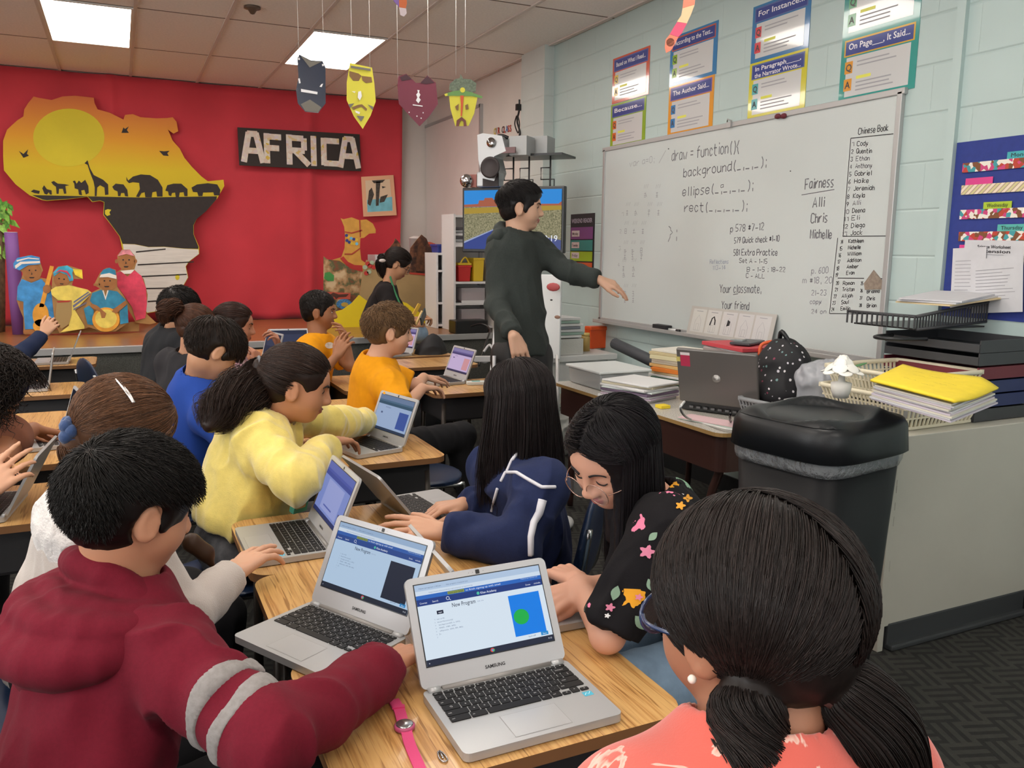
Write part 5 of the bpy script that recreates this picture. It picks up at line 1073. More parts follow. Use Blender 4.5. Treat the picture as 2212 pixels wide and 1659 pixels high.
for k in range(7): q = MB(); q.box((2.72+random.uniform(-.02, .02), 5.12, TZ+.125+.02*k), (.29, .32, .018), M('stack_%d' % (k % 4), ('d6d6d4', '8fa79a', 'c8c8c8', '7a8088')[k % 4], .7), rotz(random.uniform(-.08, .08))); tag(q.build('folder', bevel=.003), ('lowest', 'second', 'third', 'fourth', 'fifth', 'sixth', 'topmost')[k]+' folder in the pile on the white table tray', 'folder', 'folders on the white table tray')
p_ = onZ(1262, 742, TZ); t = thing('wipes_canister', 'yellow and blue cleaning wipes canister on the white table', 'canister', p_+V3(.02, .1, 0)); c_ = (p_[0]+.02, p_[1]+.1, 0); q = MB(); q.lathe([(.052, TZ+.001), (.052, TZ+.05)], c_, M('wipe_yellow', 'd8b43a', .4), 22); q.lathe([(.0525, TZ+.05), (.0525, TZ+.09)], c_, M('wipe_blue', '38509a', .4), 22); q.lathe([(.052, TZ+.09), (.052, TZ+.14)], c_, M('wipe_yellow'), 22); q.build('body', t, True); q = MB(); q.lathe([(.054, TZ+.14), (.054, TZ+.16), (.045, TZ+.166)], c_, M('wipe_lid', 'e0dcd2', .4), 22); q.build('lid', t, True)
part('brand_patch', lambda q: (q.box((c_[0]-.02, c_[1]-.052, TZ+.07), (.07, .006, .045), MATS['wipe_blue'], rotz(-.3)), q.text('Clorox', V3(c_[0]-.05, c_[1]-.050, TZ+.06)+V3(0, -.01, 0), XA, ZA, .026, txw, .02)), t)
p_ = onZ(1312, 755, TZ); q = MB(); q.box(p_+V3(-.02, .10, .082), (.19, .09, .16), M('orange_plastic', 'd9531e', .35), None, .06); q.box(p_+V3(-.02, .09, .15), (.195, .09, .03), M('orange_plastic')); tag(q.build('pouch', bevel=.008), 'bright orange plastic case standing on the white table', 'case')
p_ = onZ(1278, 760, TZ); q = MB(); q.lathe([(.035, TZ+.001), (.035, TZ+.10), (.03, TZ+.11)], (p_[0]-.02, p_[1]+.06, 0), M('jar_amber', 'b89a5a', .3), 16); q.lathe([(.032, TZ+.11), (.032, TZ+.13)], (p_[0]-.02, p_[1]+.06, 0), M('jar_lid', 'd8b86a', .4), 16); tag(q.build('jar'), 'amber glue jar with tan lid on the white table', 'jar')
p_ = onZ(1256, 763, TZ); q = MB(); q.lathe([(.024, TZ+.001), (.024, TZ+.06), (.026, TZ+.06), (.026, TZ+.085)], (p_[0], p_[1]+.03, 0), M('ink_pot', '2a2022', .3), 14); tag(q.build('bottle'), 'small dark ink bottle at the front edge of the white table', 'bottle')
a, b_ = P(1328, 742, 5.2), P(1464, 806, 4.62); q = MB(); q.tube([a, b_], .035, M('tube_dark', '3a3e44', .6), 14); tag(q.build('poster_tube'), 'dark rolled tube leaning between the white table and the brown desk', 'tube')
# ---------------------------------------------------------------- right foreground furniture
cabm = M('cabinet_white', 'bab6aa', .55, noise=(5, .03)); CT = .787; t = thing('storage_cabinet', 'white low cabinet with scuffed corner carrying baskets at the right edge', 'cabinet', (2.78, 2.2, 0))
q = MB(); q.box((2.785, 2.20, (CT+.09)/2), (.80, .49, CT-.09), cabm); q.build('body', t, True, bevel=.003)
q = MB(); q.box((2.385, 2.20, CT/2), (.028, .50, CT-.002), cabm); q.build('end_panel', t, True, bevel=.003)
q = MB(); q.box((2.79, 2.215, .046), (.78, .45, .088), M('kick_dark', '3a3c3e', .6)); q.build('toe_kick', t, True)
q = MB(); q.box((2.80, 1.962, .05), (.76, .02, .10), M('kick_dark')); q.box((2.8, 1.945, .012), (.76, .03, .02), M('kick_dark')); q.build('cove_base', t, True, bevel=.006)
q = MB(); chip = M('chipped_edge', '5a4a3c', .9)
for k in range(14): q.box((2.3995+random.uniform(-.002, .002), 1.9545, random.uniform(.3, .76)), (.004, .002, random.uniform(.008, .04)), chip)
q.build('edge_chips', t, True)
bask = M('basket_cream', 'd8d0b8', .5)
def basket(label, cx_, cy_, z, w, d, h, rz, m=bask, ns=(16, 20), group=None, tp=.82):
    t = thing('basket', label, 'basket', (cx_, cy_, z), rz, group); zr = h
    q = MB(); P4 = [(-w/2, -d/2), (w/2, -d/2), (w/2, d/2), (-w/2, d/2)]; loop = [(x, y, zr-.006) for x, y in rrect(-w/2, -d/2, w/2, d/2, .03, 4)]; q.tube(loop, .009, m, 8, True); q.build('rim', t)
    q = MB(); q.prism(rrect(-w/2*tp, -d/2*tp, w/2*tp, d/2*tp, .03, 4), (0, 0, .005), XA, YA, ZA, .005, m); q.build('base', t)
    for i in range(4):
        a, b_ = np.array(P4[i]), np.array(P4[(i+1) % 4]); n_ = ns[i % 2]; q = MB(); ln = np.linalg.norm(b_-a); dirv = np.append((b_-a)/ln, 0); nn = np.cross(dirv, ZA)
        for k in range(n_+1):
            f_ = .04+.92*k/n_; top = a+(b_-a)*f_; bot = top*tp; p0, p1 = V3(*bot, .004), V3(*top, zr-.01); q.box((p0+p1)/2, (ln/n_*.36, .004, np.linalg.norm(p1-p0)), m, np.stack([dirv, np.cross(nrm(p1-p0), dirv), nrm(p1-p0)], 1))
        for f_, hh in ((.06, .010), (.36, .006), (.66, .006), (.95, .016)):
            s_ = tp+(1-tp)*f_; p0, p1 = V3(*(a*s_), zr*f_), V3(*(b_*s_), zr*f_); q.box((p0+p1)/2, (np.linalg.norm(p1-p0), .0045, hh), m, np.stack([dirv, nn, ZA], 1))
        q.build('side', t)
    return t
basket('lower of the two nested cream slotted baskets on the white cabinet', 2.665, 2.185, CT+.001, .44, .40, .125, .03)
for k in range(4): q = MB(); q.box((2.66, 2.2, CT+.03+.012*k), (.30, .27, .011), pap, rotz(.05*k-.08)); tag(q.build('papers'), ('lowest', 'second', 'third', 'top')[k]+' pad of paper lying inside the lower cream basket', 'papers', 'paper pads in the lower basket')
basket('upper cream slotted basket holding yellow paper on the white cabinet', 2.668, 2.19, CT+.085, .415, .375, .115, .03)
yp = M('paper_yellow', 'e6cb2e', .7, noise=(30, .04)); sheets = [M('paper_lilac', 'c9c0cc', .7), pap, M('paper_pale', 'd6d2c4', .7)]
q = MB(); o = onZ(1885, 822, CT+.25); nu = 12; pts = []; cor = [onZ(1880, 822, CT+.252), onZ(2062, 868, CT+.252), onZ(2158, 826, CT+.258), onZ(1950, 788, CT+.262)]
cm_ = sum(cor)/4; cyaw = math.atan2(*(cor[1]-cor[0])[[1, 0]])
for k in range(9):
    pj = [(cm_+(p_-cm_)*(.97-.004*k+random.uniform(-.015, .015)))[:2]+np.array([random.uniform(-.006, .006), random.uniform(-.006, .006)]) for p_ in cor]; q = MB(); q.prism(pj, (0, 0, CT+.2+.0052*k), XA, YA, ZA, .0046, sheets[k % 3]); tag(q.build('paper_stack'), '%s sheaf of white and lilac paper beneath the yellow pad' % ('lowest', 'second', 'third', 'fourth', 'fifth', 'sixth', 'seventh', 'eighth', 'topmost')[k], 'papers', 'sheaves in the upper basket')
q = MB()
for j in range(nu+1):
    for i in range(nu+1):
        a, b_ = i/nu, j/nu; p_ = cor[0]*(1-a)*(1-b_)+cor[1]*a*(1-b_)+cor[2]*a*b_+cor[3]*(1-a)*b_; p_ = p_+V3(0, 0, .006*math.sin(a*5)*math.sin(b_*4)-.05*max(0, a-.85)*b_*3); pts.append(p_)
q.add(pts, [(j*(nu+1)+i, j*(nu+1)+i+1, (j+1)*(nu+1)+i+1, (j+1)*(nu+1)+i) for j in range(nu) for i in range(nu)], yp, True); t0 = q.build('yellow_paper', solid=.006); tag(t0, 'bright yellow paper pad with pencil scribbles on the upper basket', 'paper')
q = MB(); random.seed(5)
for k in range(9):
    a = random.uniform(.25, .7); b_ = .2+.07*k; p_ = cor[0]*(1-a)*(1-b_)+cor[1]*a*(1-b_)+cor[2]*a*b_+cor[3]*(1-a)*b_; uu = nrm(cor[1]-cor[0]); q.polylines([[(x, random.uniform(-.5, .5)) for x in range(10)]], p_+V3(0, 0, .0115), uu, nrm(np.cross(ZA, uu)), .006, .004, .0012, M('pencil_line', '8a7a2a', .8))
q.build('pencil_scribble', t0, True)
q = MB(); cor2 = [onZ(1945, 855, CT+.20), onZ(2058, 888, CT+.17), onZ(2150, 835, CT+.235), onZ(2060, 845, CT+.235)]; q.add(cor2, [(0, 1, 2, 3)], yp); tag(q.build('yellow_sheet', solid=.002), 'loose yellow sheet drooping over the rim of the upper basket', 'paper')
# bins and letter trays at the wall
blub = M('bin_blue_dark', '232c5c', .45); tg_ = M('tray_dark', '3a3b3e', .5)
t = thing('letter_rack', 'stack of dark blue and black paper trays on the cabinet by the wall', 'tray stack', (2.98, 2.28, CT)); 
for k, (z, m) in enumerate(((.002, tg_), (.055, blub), (.108, blub), (.161, M('tray_red', '6a2430', .5)), (.214, tg_), (.262, tg_))):
    q = MB(); x0, x1, y0, y1 = 2.86, 3.17, 2.02, 2.44; zz = CT+z; q.box(((x0+x1)/2, (y0+y1)/2, zz+.004), (x1-x0, y1-y0, .006), m)
    for a, d in ((((x0+x1)/2, y0, zz+.024), (x1-x0, .006, .046)), (((x0+x1)/2, y1, zz+.024), (x1-x0, .006, .046)), ((x1, (y0+y1)/2, zz+.024), (.006, y1-y0, .046)), ((x0, (y0+y1)/2, zz+.018), (.006, y1-y0, .03))): q.box(a, d, m)
    q.build('tray', t, True)
t = thing('mesh_tray', 'black slotted paper tray tilted on top of the letter trays', 'tray', (2.9, 2.35, CT+.22)); zz = CT+.335
q = MB(); q.box((2.97, 2.38, zz), (.40, .30, .006), black); q.build('base', t, True)
q = MB(); a0, a1 = V3(2.76, 2.225, zz+.05), V3(3.17, 2.225, zz+.10); q.tube([a0, a1], .007, tg_, 6); q.tube([V3(2.77, 2.225, zz), V3(3.17, 2.225, zz+.02)], .006, tg_, 6)
for k in range(26): f_ = k/25; q.box(V3(2.77+.40*f_, 2.225, zz+.028+.035*f_), (.0065, .004, .05+.028*f_), tg_)
q.build('slotted_front', t, True); q = MB(); q.tube([V3(2.76, 2.225, zz+.05), V3(2.74, 2.54, zz+.05)], .007, tg_, 6)
for k in range(14): f_ = k/13; q.box(V3(2.755-.02*f_, 2.225+.31*f_, zz+.028), (.004, .0065, .05), tg_)
q.build('slotted_side', t, True)
q = MB(); q.tube(smooth_path([V3(2.80, 2.20, zz-.035), V3(2.68, 2.24, zz-.035), V3(2.67, 2.33, zz-.035), V3(2.80, 2.36, zz-.035)], 5), .008, black, 8); q.build('wire_handle', t, True)
q = MB(); man = M('manila', 'd8c49a', .7); 
for k in range(3): q = MB(); q.box((3.03, 2.30, zz+.105+.008*k), (.30, .25, .006), (man, pap, pap)[k], rotz(.1*k) @ roty(-.08)); tag(q.build('folder'), ('manila folder lying on the black slotted tray', 'white paper sheet on the manila folder by the wall', 'topmost white paper above the manila folder by the wall')[k], 'paper')
# trash can
t = thing('trash_can', 'tall black trash can with domed swing lid and clear liner', 'trash can', (1.935, 1.87, 0), .17); tm = M('trash_black', '0f1013', .5, spec=.25, noise=(300, .12), bump=(500, .1, .002)); tl = M('trash_lid_black', '15171a', .36, spec=.4, bump=(600, .12, .002))
f = Field(.008); ex = lambda x, y, z, px, py, bx, by: None
def sq(mb, z_w, m, n=28, ex_=5.0):
    V = []; 
    for z, w, d in z_w:
        for j in range(n):
            a = 2*math.pi*j/n; c_, s_ = math.cos(a), math.sin(a); r_ = (abs(c_)**ex_+abs(s_)**ex_)**(-1/ex_); V.append((w*c_*r_, d*s_*r_, z))
    k = len(z_w); mb.add(V, [(i*n+j, i*n+(j+1) % n, (i+1)*n+(j+1) % n, (i+1)*n+j) for i in range(k-1) for j in range(n)]+[list(range(n))[::-1], [(k-1)*n+j for j in range(n)]], m, True)
q = MB(); sq(q, [(.0, .160, .145), (.01, .166, .15), (.80, .200, .182)], tm, 40, 6); q.build('body', t)
q = MB(); sq(q, [(.775, .204, .186), (.79, .208, .191), (.80, .209, .192), (.835, .210, .193)], M('liner_clear', 'aeb2b6', .15, alpha=.45, bump=(40, .8, .02)), 40, 6); q.build('liner', t)
q = MB(); sq(q, [(.818, .222, .205), (.822, .228, .211), (.90, .222, .205), (.918, .213, .195), (.925, .20, .178)], tl, 48, 4.5); q.build('lid', t, bevel=.0)
lw, ld = .213, .188; q = MB(); nx, ny = 36, 20; pts = []
for j in range(ny+1):
    for i in range(nx+1):
        x, y = -lw+2*lw*i/nx, -ld+2*ld*j/ny; r_ = (abs(x/lw)**4.5+abs(y/ld)**4.5)**(1/4.5); k_ = 1/max(1, r_*1.0); x *= k_; y *= k_
        rr = min(1, (abs(x/lw)**4.5+abs(y/ld)**4.5)**(1/4.5)); z = .921+.045*(1-rr**3); e = math.hypot((x+.03)/.155, y/.145); z -= .042*(1/(1+math.exp((e-1)*18))); xx = (x-.16)/.08; z -= .035*(1/(1+math.exp(-xx*4)))*(1-rr**4); pts.append((x, y, z))
q.add(pts, [(j*(nx+1)+i, j*(nx+1)+i+1, (j+1)*(nx+1)+i+1, (j+1)*(nx+1)+i) for j in range(ny) for i in range(nx)], tl, True); q.build('lid_top', t)
# brown student desk used as the teacher's desk
brn_ = M('desk_brown_metal', '3a2420', .35); gran = M('desk_speckle', 'b4b0a8', .35, noise=(240, .75)); tanedge = M('desk_edge_tan', '9a7a4a', .5); DZ = .70; t = thing('teacher_desk', 'brown metal desk with a speckled worn top holding a grey laptop', 'desk', (2.42, 3.25, 0))
dx0, dx1, dy0, dy1 = 2.105, 3.06, 2.54, 3.95
q = MB(); q.prism(rrect(dx0, dy0, dx1, dy1, .05), (0, 0, DZ), XA, YA, ZA, .016, gran, tanedge); q.build('top', t, True)
q = MB(); q.prism(rrect(dx0+.02, dy0+.02, dx1-.02, dy1-.02, .05), (0, 0, DZ-.017), XA, YA, ZA, .15, brn_); q.build('book_box', t, True, bevel=.01)
for x in (dx0+.08, dx1-.08):
    for y in (dy0+.08, dy1-.08): q = MB(); q.tube(smooth_path([V3(x, y, DZ-.16), V3(x-.02, y+(.04 if y < 3 else -.04), .35), V3(x, y, .015)], 5), .018, brn_, 10); q.build('leg', t, True)
lapg = M('laptop_grey', '6a6663', .38, metal=.3); p0, p1 = onZ(1470, 885, DZ), onZ(1640, 908, DZ); uu = nrm((p1-p0)*V3(1, 1, 0)); nn = np.cross(uu, ZA); Lw = .37
t = thing('laptop', 'old grey laptop on the brown desk seen from behind its lid', 'laptop', (p0+p1)/2, math.atan2(uu[1], uu[0])); q = MB(); q.box((0, .135, .020), (Lw, .26, .032), M('laptop_black', '1e1e20', .4)); q.build('base', t, bevel=.004)
lc_ = V3(0, -.034, .168); Rl = rotx(.24); q = MB(); q.box(lc_, (Lw, .018, .252), lapg, Rl); q.build('lid', t, bevel=.006)
q = MB(); q.v = []; ring = M('logo_silver', 'a8a6a4', .3, metal=.6); q.lathe([(.016, 0), (.019, .001), (.019, .0014), (0, .0014)], (0, 0, 0), ring, 20); q.v = (np.array(q.v) @ (Rl @ rotx(math.pi/2)).T+lc_+Rl @ V3(.0, -.0092, .0)).tolist(); q.text('DELL', lc_+Rl @ V3(0, -.0112, -.005), Rl @ XA, Rl @ ZA, .0125, M('logo_text', '6a6a6a', .4), .01, True); q.build('logo_badge', t)
q = MB(); o_ = lc_+Rl @ V3(-.165, -.0095, .045); q.rect(o_, Rl @ XA, Rl @ ZA, .0, 0, .045, .065, M('sticker_red', 'b03050', .5)); q.rect(o_+Rl @ V3(.0, -.0004, 0), Rl @ XA, Rl @ ZA, .0, .052, .045, .065, M('sticker_white', 'd8d0d0', .5)); q.rect(o_+Rl @ V3(-.02, 0, .02), Rl @ XA, Rl @ ZA, 0, 0, .018, .022, M('sticker_yellow', 'c8b86a', .5)); q.build('sticker', t)
q = MB(); q.box((0, .005, .040), (Lw*.92, .03, .012), M('laptop_black')); 
for k in range(9): q.box((-.13+.034*k, -.0005+.0, .022), (.018, .01, .010), M('port_grey', '5a5a5c', .5))
q.build('port_strip', t)
def cable(name, pts, r, m, label): q = MB(); q.tube(smooth_path(pts, 6), r, m, 6); tag(q.build(name), label, 'cable')
cable('white_cable', [P(1478, 868, 2.9), P(1470, 884, 2.86), onZ(1490, 905, DZ+.012), onZ(1560, 925, DZ+.012), onZ(1600, 930, DZ+.012)], .005, M('cable_white', 'c8c8c6', .5), 'white cable curling out behind the old grey laptop')
cable('black_cable', [P(1578, 893, 2.75), onZ(1578, 910, DZ+.015), onZ(1596, 915, DZ+.01), onZ(1630, 930, DZ+.01)], .005, black, 'black cable behind the right end of the old grey laptop')
for k, (c, w) in enumerate((('b8c8c0', .30), ('d8b8bc', .30))): q = MB(); o_ = onZ(1500, 908, DZ); q.box(o_+V3(.05, -.10, .004+.005*k), (.10, .34, .004), M('folder_'+c, c, .6), rotz(.32+.02*k)); tag(q.build('folder'), ('mint folder lying under the grey laptop on the brown desk', 'pink folder edge lying on the mint folder on the brown desk')[k], 'folder')
q = MB(); p_ = onZ(1437, 883, DZ); q.box(p_+V3(0, .02, .008), (.05, .05, .014), yp); tag(q.build('sticky_notes', bevel=.001), 'yellow sticky note pad on the front edge of the brown desk', 'sticky notes')
def pile(x, y, z, w, d, cols, hs, name, lab, cat, grp, rz=0, jit=.012, ra=.1):
    for k, c in enumerate(cols):
        h = hs[k % len(hs)]; q = MB(); q.box((x+random.uniform(-jit, jit), y+random.uniform(-jit, jit), z+h/2+.0005), (w, d, h), M('pile_'+c, c, .65), rotz(rz+random.uniform(-ra, ra))); o_ = ('lowest', 'second', 'third', 'fourth', 'fifth', 'sixth', 'seventh', 'eighth', 'ninth', 'tenth', 'eleventh')[k] if k < len(cols)-1 else 'topmost'
        tag(q.build(name, bevel=min(.002, h/4)), o_+' '+lab, cat, grp); z += h+.0008
    return z
random.seed(21)
p_ = onZ(1390, 872, DZ); pile(p_[0]+.08, p_[1]+.16, DZ, .24, .30, ['d8d8d8', 'b8a8b8', 'd8d8dc', '6a5a70', 'c8d0d0', 'dcdcdc', 'd0c8b0', 'dededf'], [.012, .008, .010], 'paper_pad', 'pad in the white paper pile at the near end of the brown desk', 'papers', 'papers at the end of the brown desk', .3)
p_ = onZ(1345, 832, DZ); t = thing('plastic_box', 'clear lidded plastic box on the far end of the brown desk', 'box', (2.36, 3.72, DZ)); q = MB(); q.box((2.33, 3.75, DZ+.045), (.30, .34, .085), M('box_clear', 'b8bcbe', .3, alpha=.6), None, .06); q.build('body', t, True, bevel=.008); q = MB(); q.box((2.33, 3.75, DZ+.095), (.32, .36, .014), M('box_lid', 'd3d8d8', .35)); q.build('lid', t, True, bevel=.005)
zt = pile(2.75, 3.62, DZ, .25, .30, ['2f4a3a', '3a5a4a', 'd8d8d8', 'd9c9a0', 'd87a2a', 'd8b070', 'd8d0c0', 'e0d8c8', 'd8cfa8', 'c8b890', 'dedad0'], [.022, .016, .012, .014], 'folder', 'folder in the tall stack behind the grey laptop', 'folder', 'folders behind the grey laptop', .2)
# red folder box and calculator, backpack, bags
bx = P(1612, 748, 3.98); q = MB(); t = thing('project_case', 'clear plastic case with orange latch standing behind the grey laptop', 'case', V3(2.55, 3.02, DZ)); zc = bx[2]-.045; q.box((bx[0], bx[1], (DZ+.001+zc)/2+.02), (.26, .33, zc-DZ+.03), M('case_clear', 'a89a98', .35, alpha=.75)); q.build('body', t, True, bevel=.008); zc += .036
q = MB(); q.tube(smooth_path([P(1640, 768, 3.80), P(1645, 745, 3.80), P(1668, 738, 3.80), P(1674, 745, 3.80)], 4), .008, M('latch_orange', 'd85a2a', .4), 8); q.build('latch', t, True)
q = MB(); q.box((bx[0], bx[1], zc+.012), (.28, .34, .018), M('folder_red', 'c2434c', .55), rotz(-.1)); q.box((bx[0], bx[1], zc+.0), (.26, .32, .012), pap, rotz(-.12)); tag(q.build('red_folder', bevel=.002), 'red folder of papers lying on top of the clear plastic case', 'folder')
t = thing('calculator', 'dark calculator resting on the red folder', 'calculator', (bx[0], bx[1], zc+.022)); q = MB(); q.box((bx[0]-.02, bx[1]-.03, zc+.032), (.10, .19, .014), M('calc_dark', '3a3c40', .35), rotz(-1.1)); q.build('body', t, True, bevel=.005); q = MB(); q.box((bx[0]-.05, bx[1]-.0, zc+.040), (.06, .05, .004), M('calc_screen', '7a868a', .2), rotz(-1.1)); q.build('display', t, True)
flor = M('floral_pack', '1b1a1e', .75); nt, b, L = nodes(flor); tc = nt.nodes.new('ShaderNodeTexCoord'); vr = nt.nodes.new('ShaderNodeTexVoronoi'); vr.inputs['Scale'].default_value = 46; L.new(tc.outputs['Object'], vr.inputs['Vector']); nz = nt.nodes.new('ShaderNodeTexNoise'); nz.inputs['Scale'].default_value = 60; L.new(tc.outputs['Object'], nz.inputs['Vector'])
sp_ = mathn(nt, 'LESS_THAN', mathn(nt, 'ADD', vr.outputs['Distance'], mathn(nt, 'MULTIPLY', nz.outputs[0], .35)), .42); sx = nt.nodes.new('ShaderNodeSeparateColor'); L.new(vr.outputs['Color'], sx.inputs[0]); cr = ramp(nt, sx.outputs[0], [(0, '1b1a1e'), (.35, 'c8c4cc'), (.6, '7a3048'), (.72, 'd8d4d8'), (.9, '6a8a8a')], 'CONSTANT'); mx = nt.nodes.new('ShaderNodeMix'); mx.data_type = 'RGBA'; L.new(sp_, mx.inputs[0]); mx.inputs[6].default_value = lin('1b1a1e'); L.new(cr, mx.inputs[7]); L.new(mx.outputs[2], b.inputs['Base Color'])
bp = P(1690, 815, 3.6); f = Field(.008); f.ell(bp+V3(0, 0, .03), (.10, .13, .14), None, 0); f.cone(bp+V3(.0, .05, -.07), bp+V3(.0, -.05, -.07), .09, .09, .06); f.ell(bp+V3(-.06, -.02, -.05), (.07, .10, .08), None, .03)
o = field_obj(f, 'backpack', flor, None, None, 2, (.006, 14, 8), [(V3(0, 0, DZ+.004), V3(0, 0, -1))]); tag(o, 'black backpack with small floral print slumped beside the grey laptop', 'backpack'); part('top_loop', lambda q: q.tube(smooth_path([bp+V3(-.0, .03, .155), bp+V3(-.02, .0, .20), bp+V3(0, -.03, .155)], 5), .010, MATS['black_plastic'], 6), o)
gb = P(1768, 815, 3.4); f = Field(.008); f.ell(gb, (.10, .09, .06), None, 0); f.ell(gb+V3(.02, -.05, .02), (.05, .05, .05), None, .03); f.cone(gb+V3(0, 0, -.06), gb+V3(0, 0, -.02), .08, .07, .03); o = field_obj(f, 'plastic_bag', M('bag_grey', 'a8aab0', .25, alpha=.85), None, None, 1, (.010, 26, 3)); tag(o, 'crumpled translucent grey bag on the books right of the backpack', 'bag')
zz0 = pile(gb[0]+.03, gb[1]-.01, DZ, .22, .24, ['5a5a60', '3a3c42', '8a6a4a', '9a8a6a', '4a5a9a', 'a8a8ac'], [.018, .02, .016], 'book', 'book in the stack under the grey bag on the brown desk', 'book', 'books under the grey bag', .3)
basket('dark grey slotted bin of papers behind the trash can lid', 2.50, 2.66, DZ+.001, .26, .20, .10, .1, M('basket_grey', '8a8d90', .5), (12, 10))
# white artificial flower
fl = P(1820, 795, 2.78); t = thing('flower_pot', 'white artificial flower with one green leaf in a small white pot', 'flower', fl); wf = M('petal_white', 'e9e8e2', .6)
q = MB(); q.ball(fl+V3(0, 0, .022), (.013, .013, .020), wf, 10); q.build('bud', t, True)
for n_, r_, tl_, zz_, sz in ((4, .014, 1.35, .026, 1.0), (5, .026, 1.05, .016, 1.2), (6, .040, .70, .004, 1.35), (6, .050, .35, -.010, 1.3)):
    for k in range(n_):
        a = 2*math.pi*k/n_+r_*40; q = MB(); q.ball(fl+V3(math.cos(a)*r_, math.sin(a)*r_, zz_), (.019*sz, .019*sz, .0035), wf, 12, rotz(a) @ roty(tl_)); q.build('petal', t, True)
part('leaf', lambda q: q.ball(fl+V3(.055, -.02, .01), (.028, .012, .003), M('leaf_green', '4a7a4a', .5), 10, rotz(-.4) @ roty(-.3)), t)
part('pot', lambda q: q.lathe([(.024, -.10), (.032, -.075), (.034, -.05), (.012, -.045), (.008, -.01)], fl, wf, 18), t)
# ---------------------------------------------------------------- desks, chairs
wood = M('desk_laminate', 'c2935a', .32, coat=.15); nt, b, L = nodes(wood); g_ = nt.nodes.new('ShaderNodeNewGeometry'); mp = nt.nodes.new('ShaderNodeMapping'); mp.inputs['Scale'].default_value = (26, 1.6, 8); mp.inputs['Rotation'].default_value = (0, 0, .0); L.new(g_.outputs['Position'], mp.inputs[0])
nz = nt.nodes.new('ShaderNodeTexNoise'); nz.inputs['Scale'].default_value = 1.0; nz.inputs['Detail'].default_value = 6; nz.inputs['Distortion'].default_value = 1.2; L.new(mp.outputs[0], nz.inputs['Vector']); mp2 = nt.nodes.new('ShaderNodeMapping'); mp2.inputs['Scale'].default_value = (240, 7, 8); L.new(g_.outputs['Position'], mp2.inputs[0]); nz2 = nt.nodes.new('ShaderNodeTexNoise'); nz2.inputs['Scale'].default_value = 1.0; nz2.inputs['Detail'].default_value = 3; L.new(mp2.outputs[0], nz2.inputs['Vector'])
fac = mathn(nt, 'ADD', mathn(nt, 'MULTIPLY', nz.outputs[0], .66), mathn(nt, 'MULTIPLY', nz2.outputs[0], .34)); base_c = ramp(nt, fac, [(.32, '9c6d3a'), (.44, 'bd8c52'), (.52, 'd0a468'), (.64, 'c89a5e'), (.75, 'ae7f47')])
wd = nt.nodes.new('ShaderNodeMath'); mpl = nt.nodes.new('ShaderNodeMapping'); mpl.inputs['Scale'].default_value = (150, 5.5, 8); L.new(g_.outputs['Position'], mpl.inputs[0]); nzl = nt.nodes.new('ShaderNodeTexNoise'); nzl.inputs['Scale'].default_value = 1.0; nzl.inputs['Detail'].default_value = 2; nzl.inputs['Distortion'].default_value = .8; L.new(mpl.outputs[0], nzl.inputs['Vector'])
lnf = ramp(nt, nzl.outputs[0], [(.0, '000000'), (.56, '000000'), (.66, 'ffffff')]); mxw = nt.nodes.new('ShaderNodeMix'); mxw.data_type = 'RGBA'; L.new(mathn(nt, 'MULTIPLY', lnf, .8), mxw.inputs[0]); L.new(base_c, mxw.inputs[6]); mxw.inputs[7].default_value = lin('8a5c2e'); L.new(mxw.outputs[2], b.inputs['Base Color'])
edge = M('desk_edge_dark', '7a5433', .5); boxm = M('desk_box_charcoal', '2b2a2c', .5); legm = M('desk_leg_bronze', '3a332e', .4, metal=.4); DT = .62
def make_desk():
    t = thing('student_desk', 'x', 'desk'); q = MB(); q.prism(rrect(-.305, -.229, .305, .229, .055, 6), (0, 0, DT), XA, YA, ZA, .022, wood, edge); q.build('top', t)
    q = MB(); q.box((0, .01, DT-.095), (.50, .38, .14), boxm); q.build('book_box', t, bevel=.012)
    for x in (-.25, .25):
        for y in (-.17, .17): q = MB(); q.tube([V3(x*.94, y, DT-.06), V3(x, y*1.05, .012)], .014, legm, 10); q.ball((x, y*1.05, .010), (.018, .018, .010), MATS['black_plastic'], 8); q.build('leg', t)
    return t
desk0 = make_desk(); dused = [0]
def desk(x, y, rz, label):
    o = desk0 if not dused[0] else copy_tree(desk0); dused[0] = 1; o.location = (x, y, 0); o.rotation_euler = (0, 0, rz); o['label'] = label; o['group'] = 'student desks'
desk(.55, 1.300, 0, 'nearest wood desk under the front open laptop with the blue rectangle'); desk(.55, 1.758, 0, 'wood desk under the laptop with the black rectangle, second from the front'); desk(.55, 2.216, 0, 'wood desk under the typing girl in white and the navy jacket girl')
desk(.80, 3.148, 0, 'wood desk where the girl in yellow leans on her laptop'); desk(.80, 3.606, 0, 'wood desk directly behind the yellow sweater girl'); desk(.80, 4.064, 0, 'wood desk in front of the boy in the blue shirt')
desk(.86, 5.85, 0, 'wood desk in front of the girl in the mauve top'); desk(1.33, 4.80, math.pi/2, 'wood desk beside the knees of the clapping orange shirt boy'); desk(.98, 6.45, 0, 'wood desk with a reddish reflection close to the stage')
desk(1.83, 4.45, 0, 'wood desk of the curly haired boy in the orange shirt'); desk(1.93, 5.50, 0, 'empty wood desk behind the pink screen laptop'); desk(1.95, 6.05, 0, 'wood desk just in front of the seated teacher')
desk(-.50, 2.88, 0, 'wood desk at the left edge behind the maroon hoodie boy'); desk(-.52, 3.60, 0, 'wood desk of the curly haired child at the left edge'); desk(-.56, 4.25, 0, 'wood desk with the reddish gloss behind the curly haired child'); desk(-.53, 5.20, 0, 'wood desk with rounded corner below the raised laptop lid'); desk(-.49, 6.42, 0, 'farthest wood desk at the left in front of the stage edge')
chm = M('chair_navy', '1c2c48', .35, spec=.5); chrome = M('chair_chrome', 'a8a9ab', .22, metal=1)
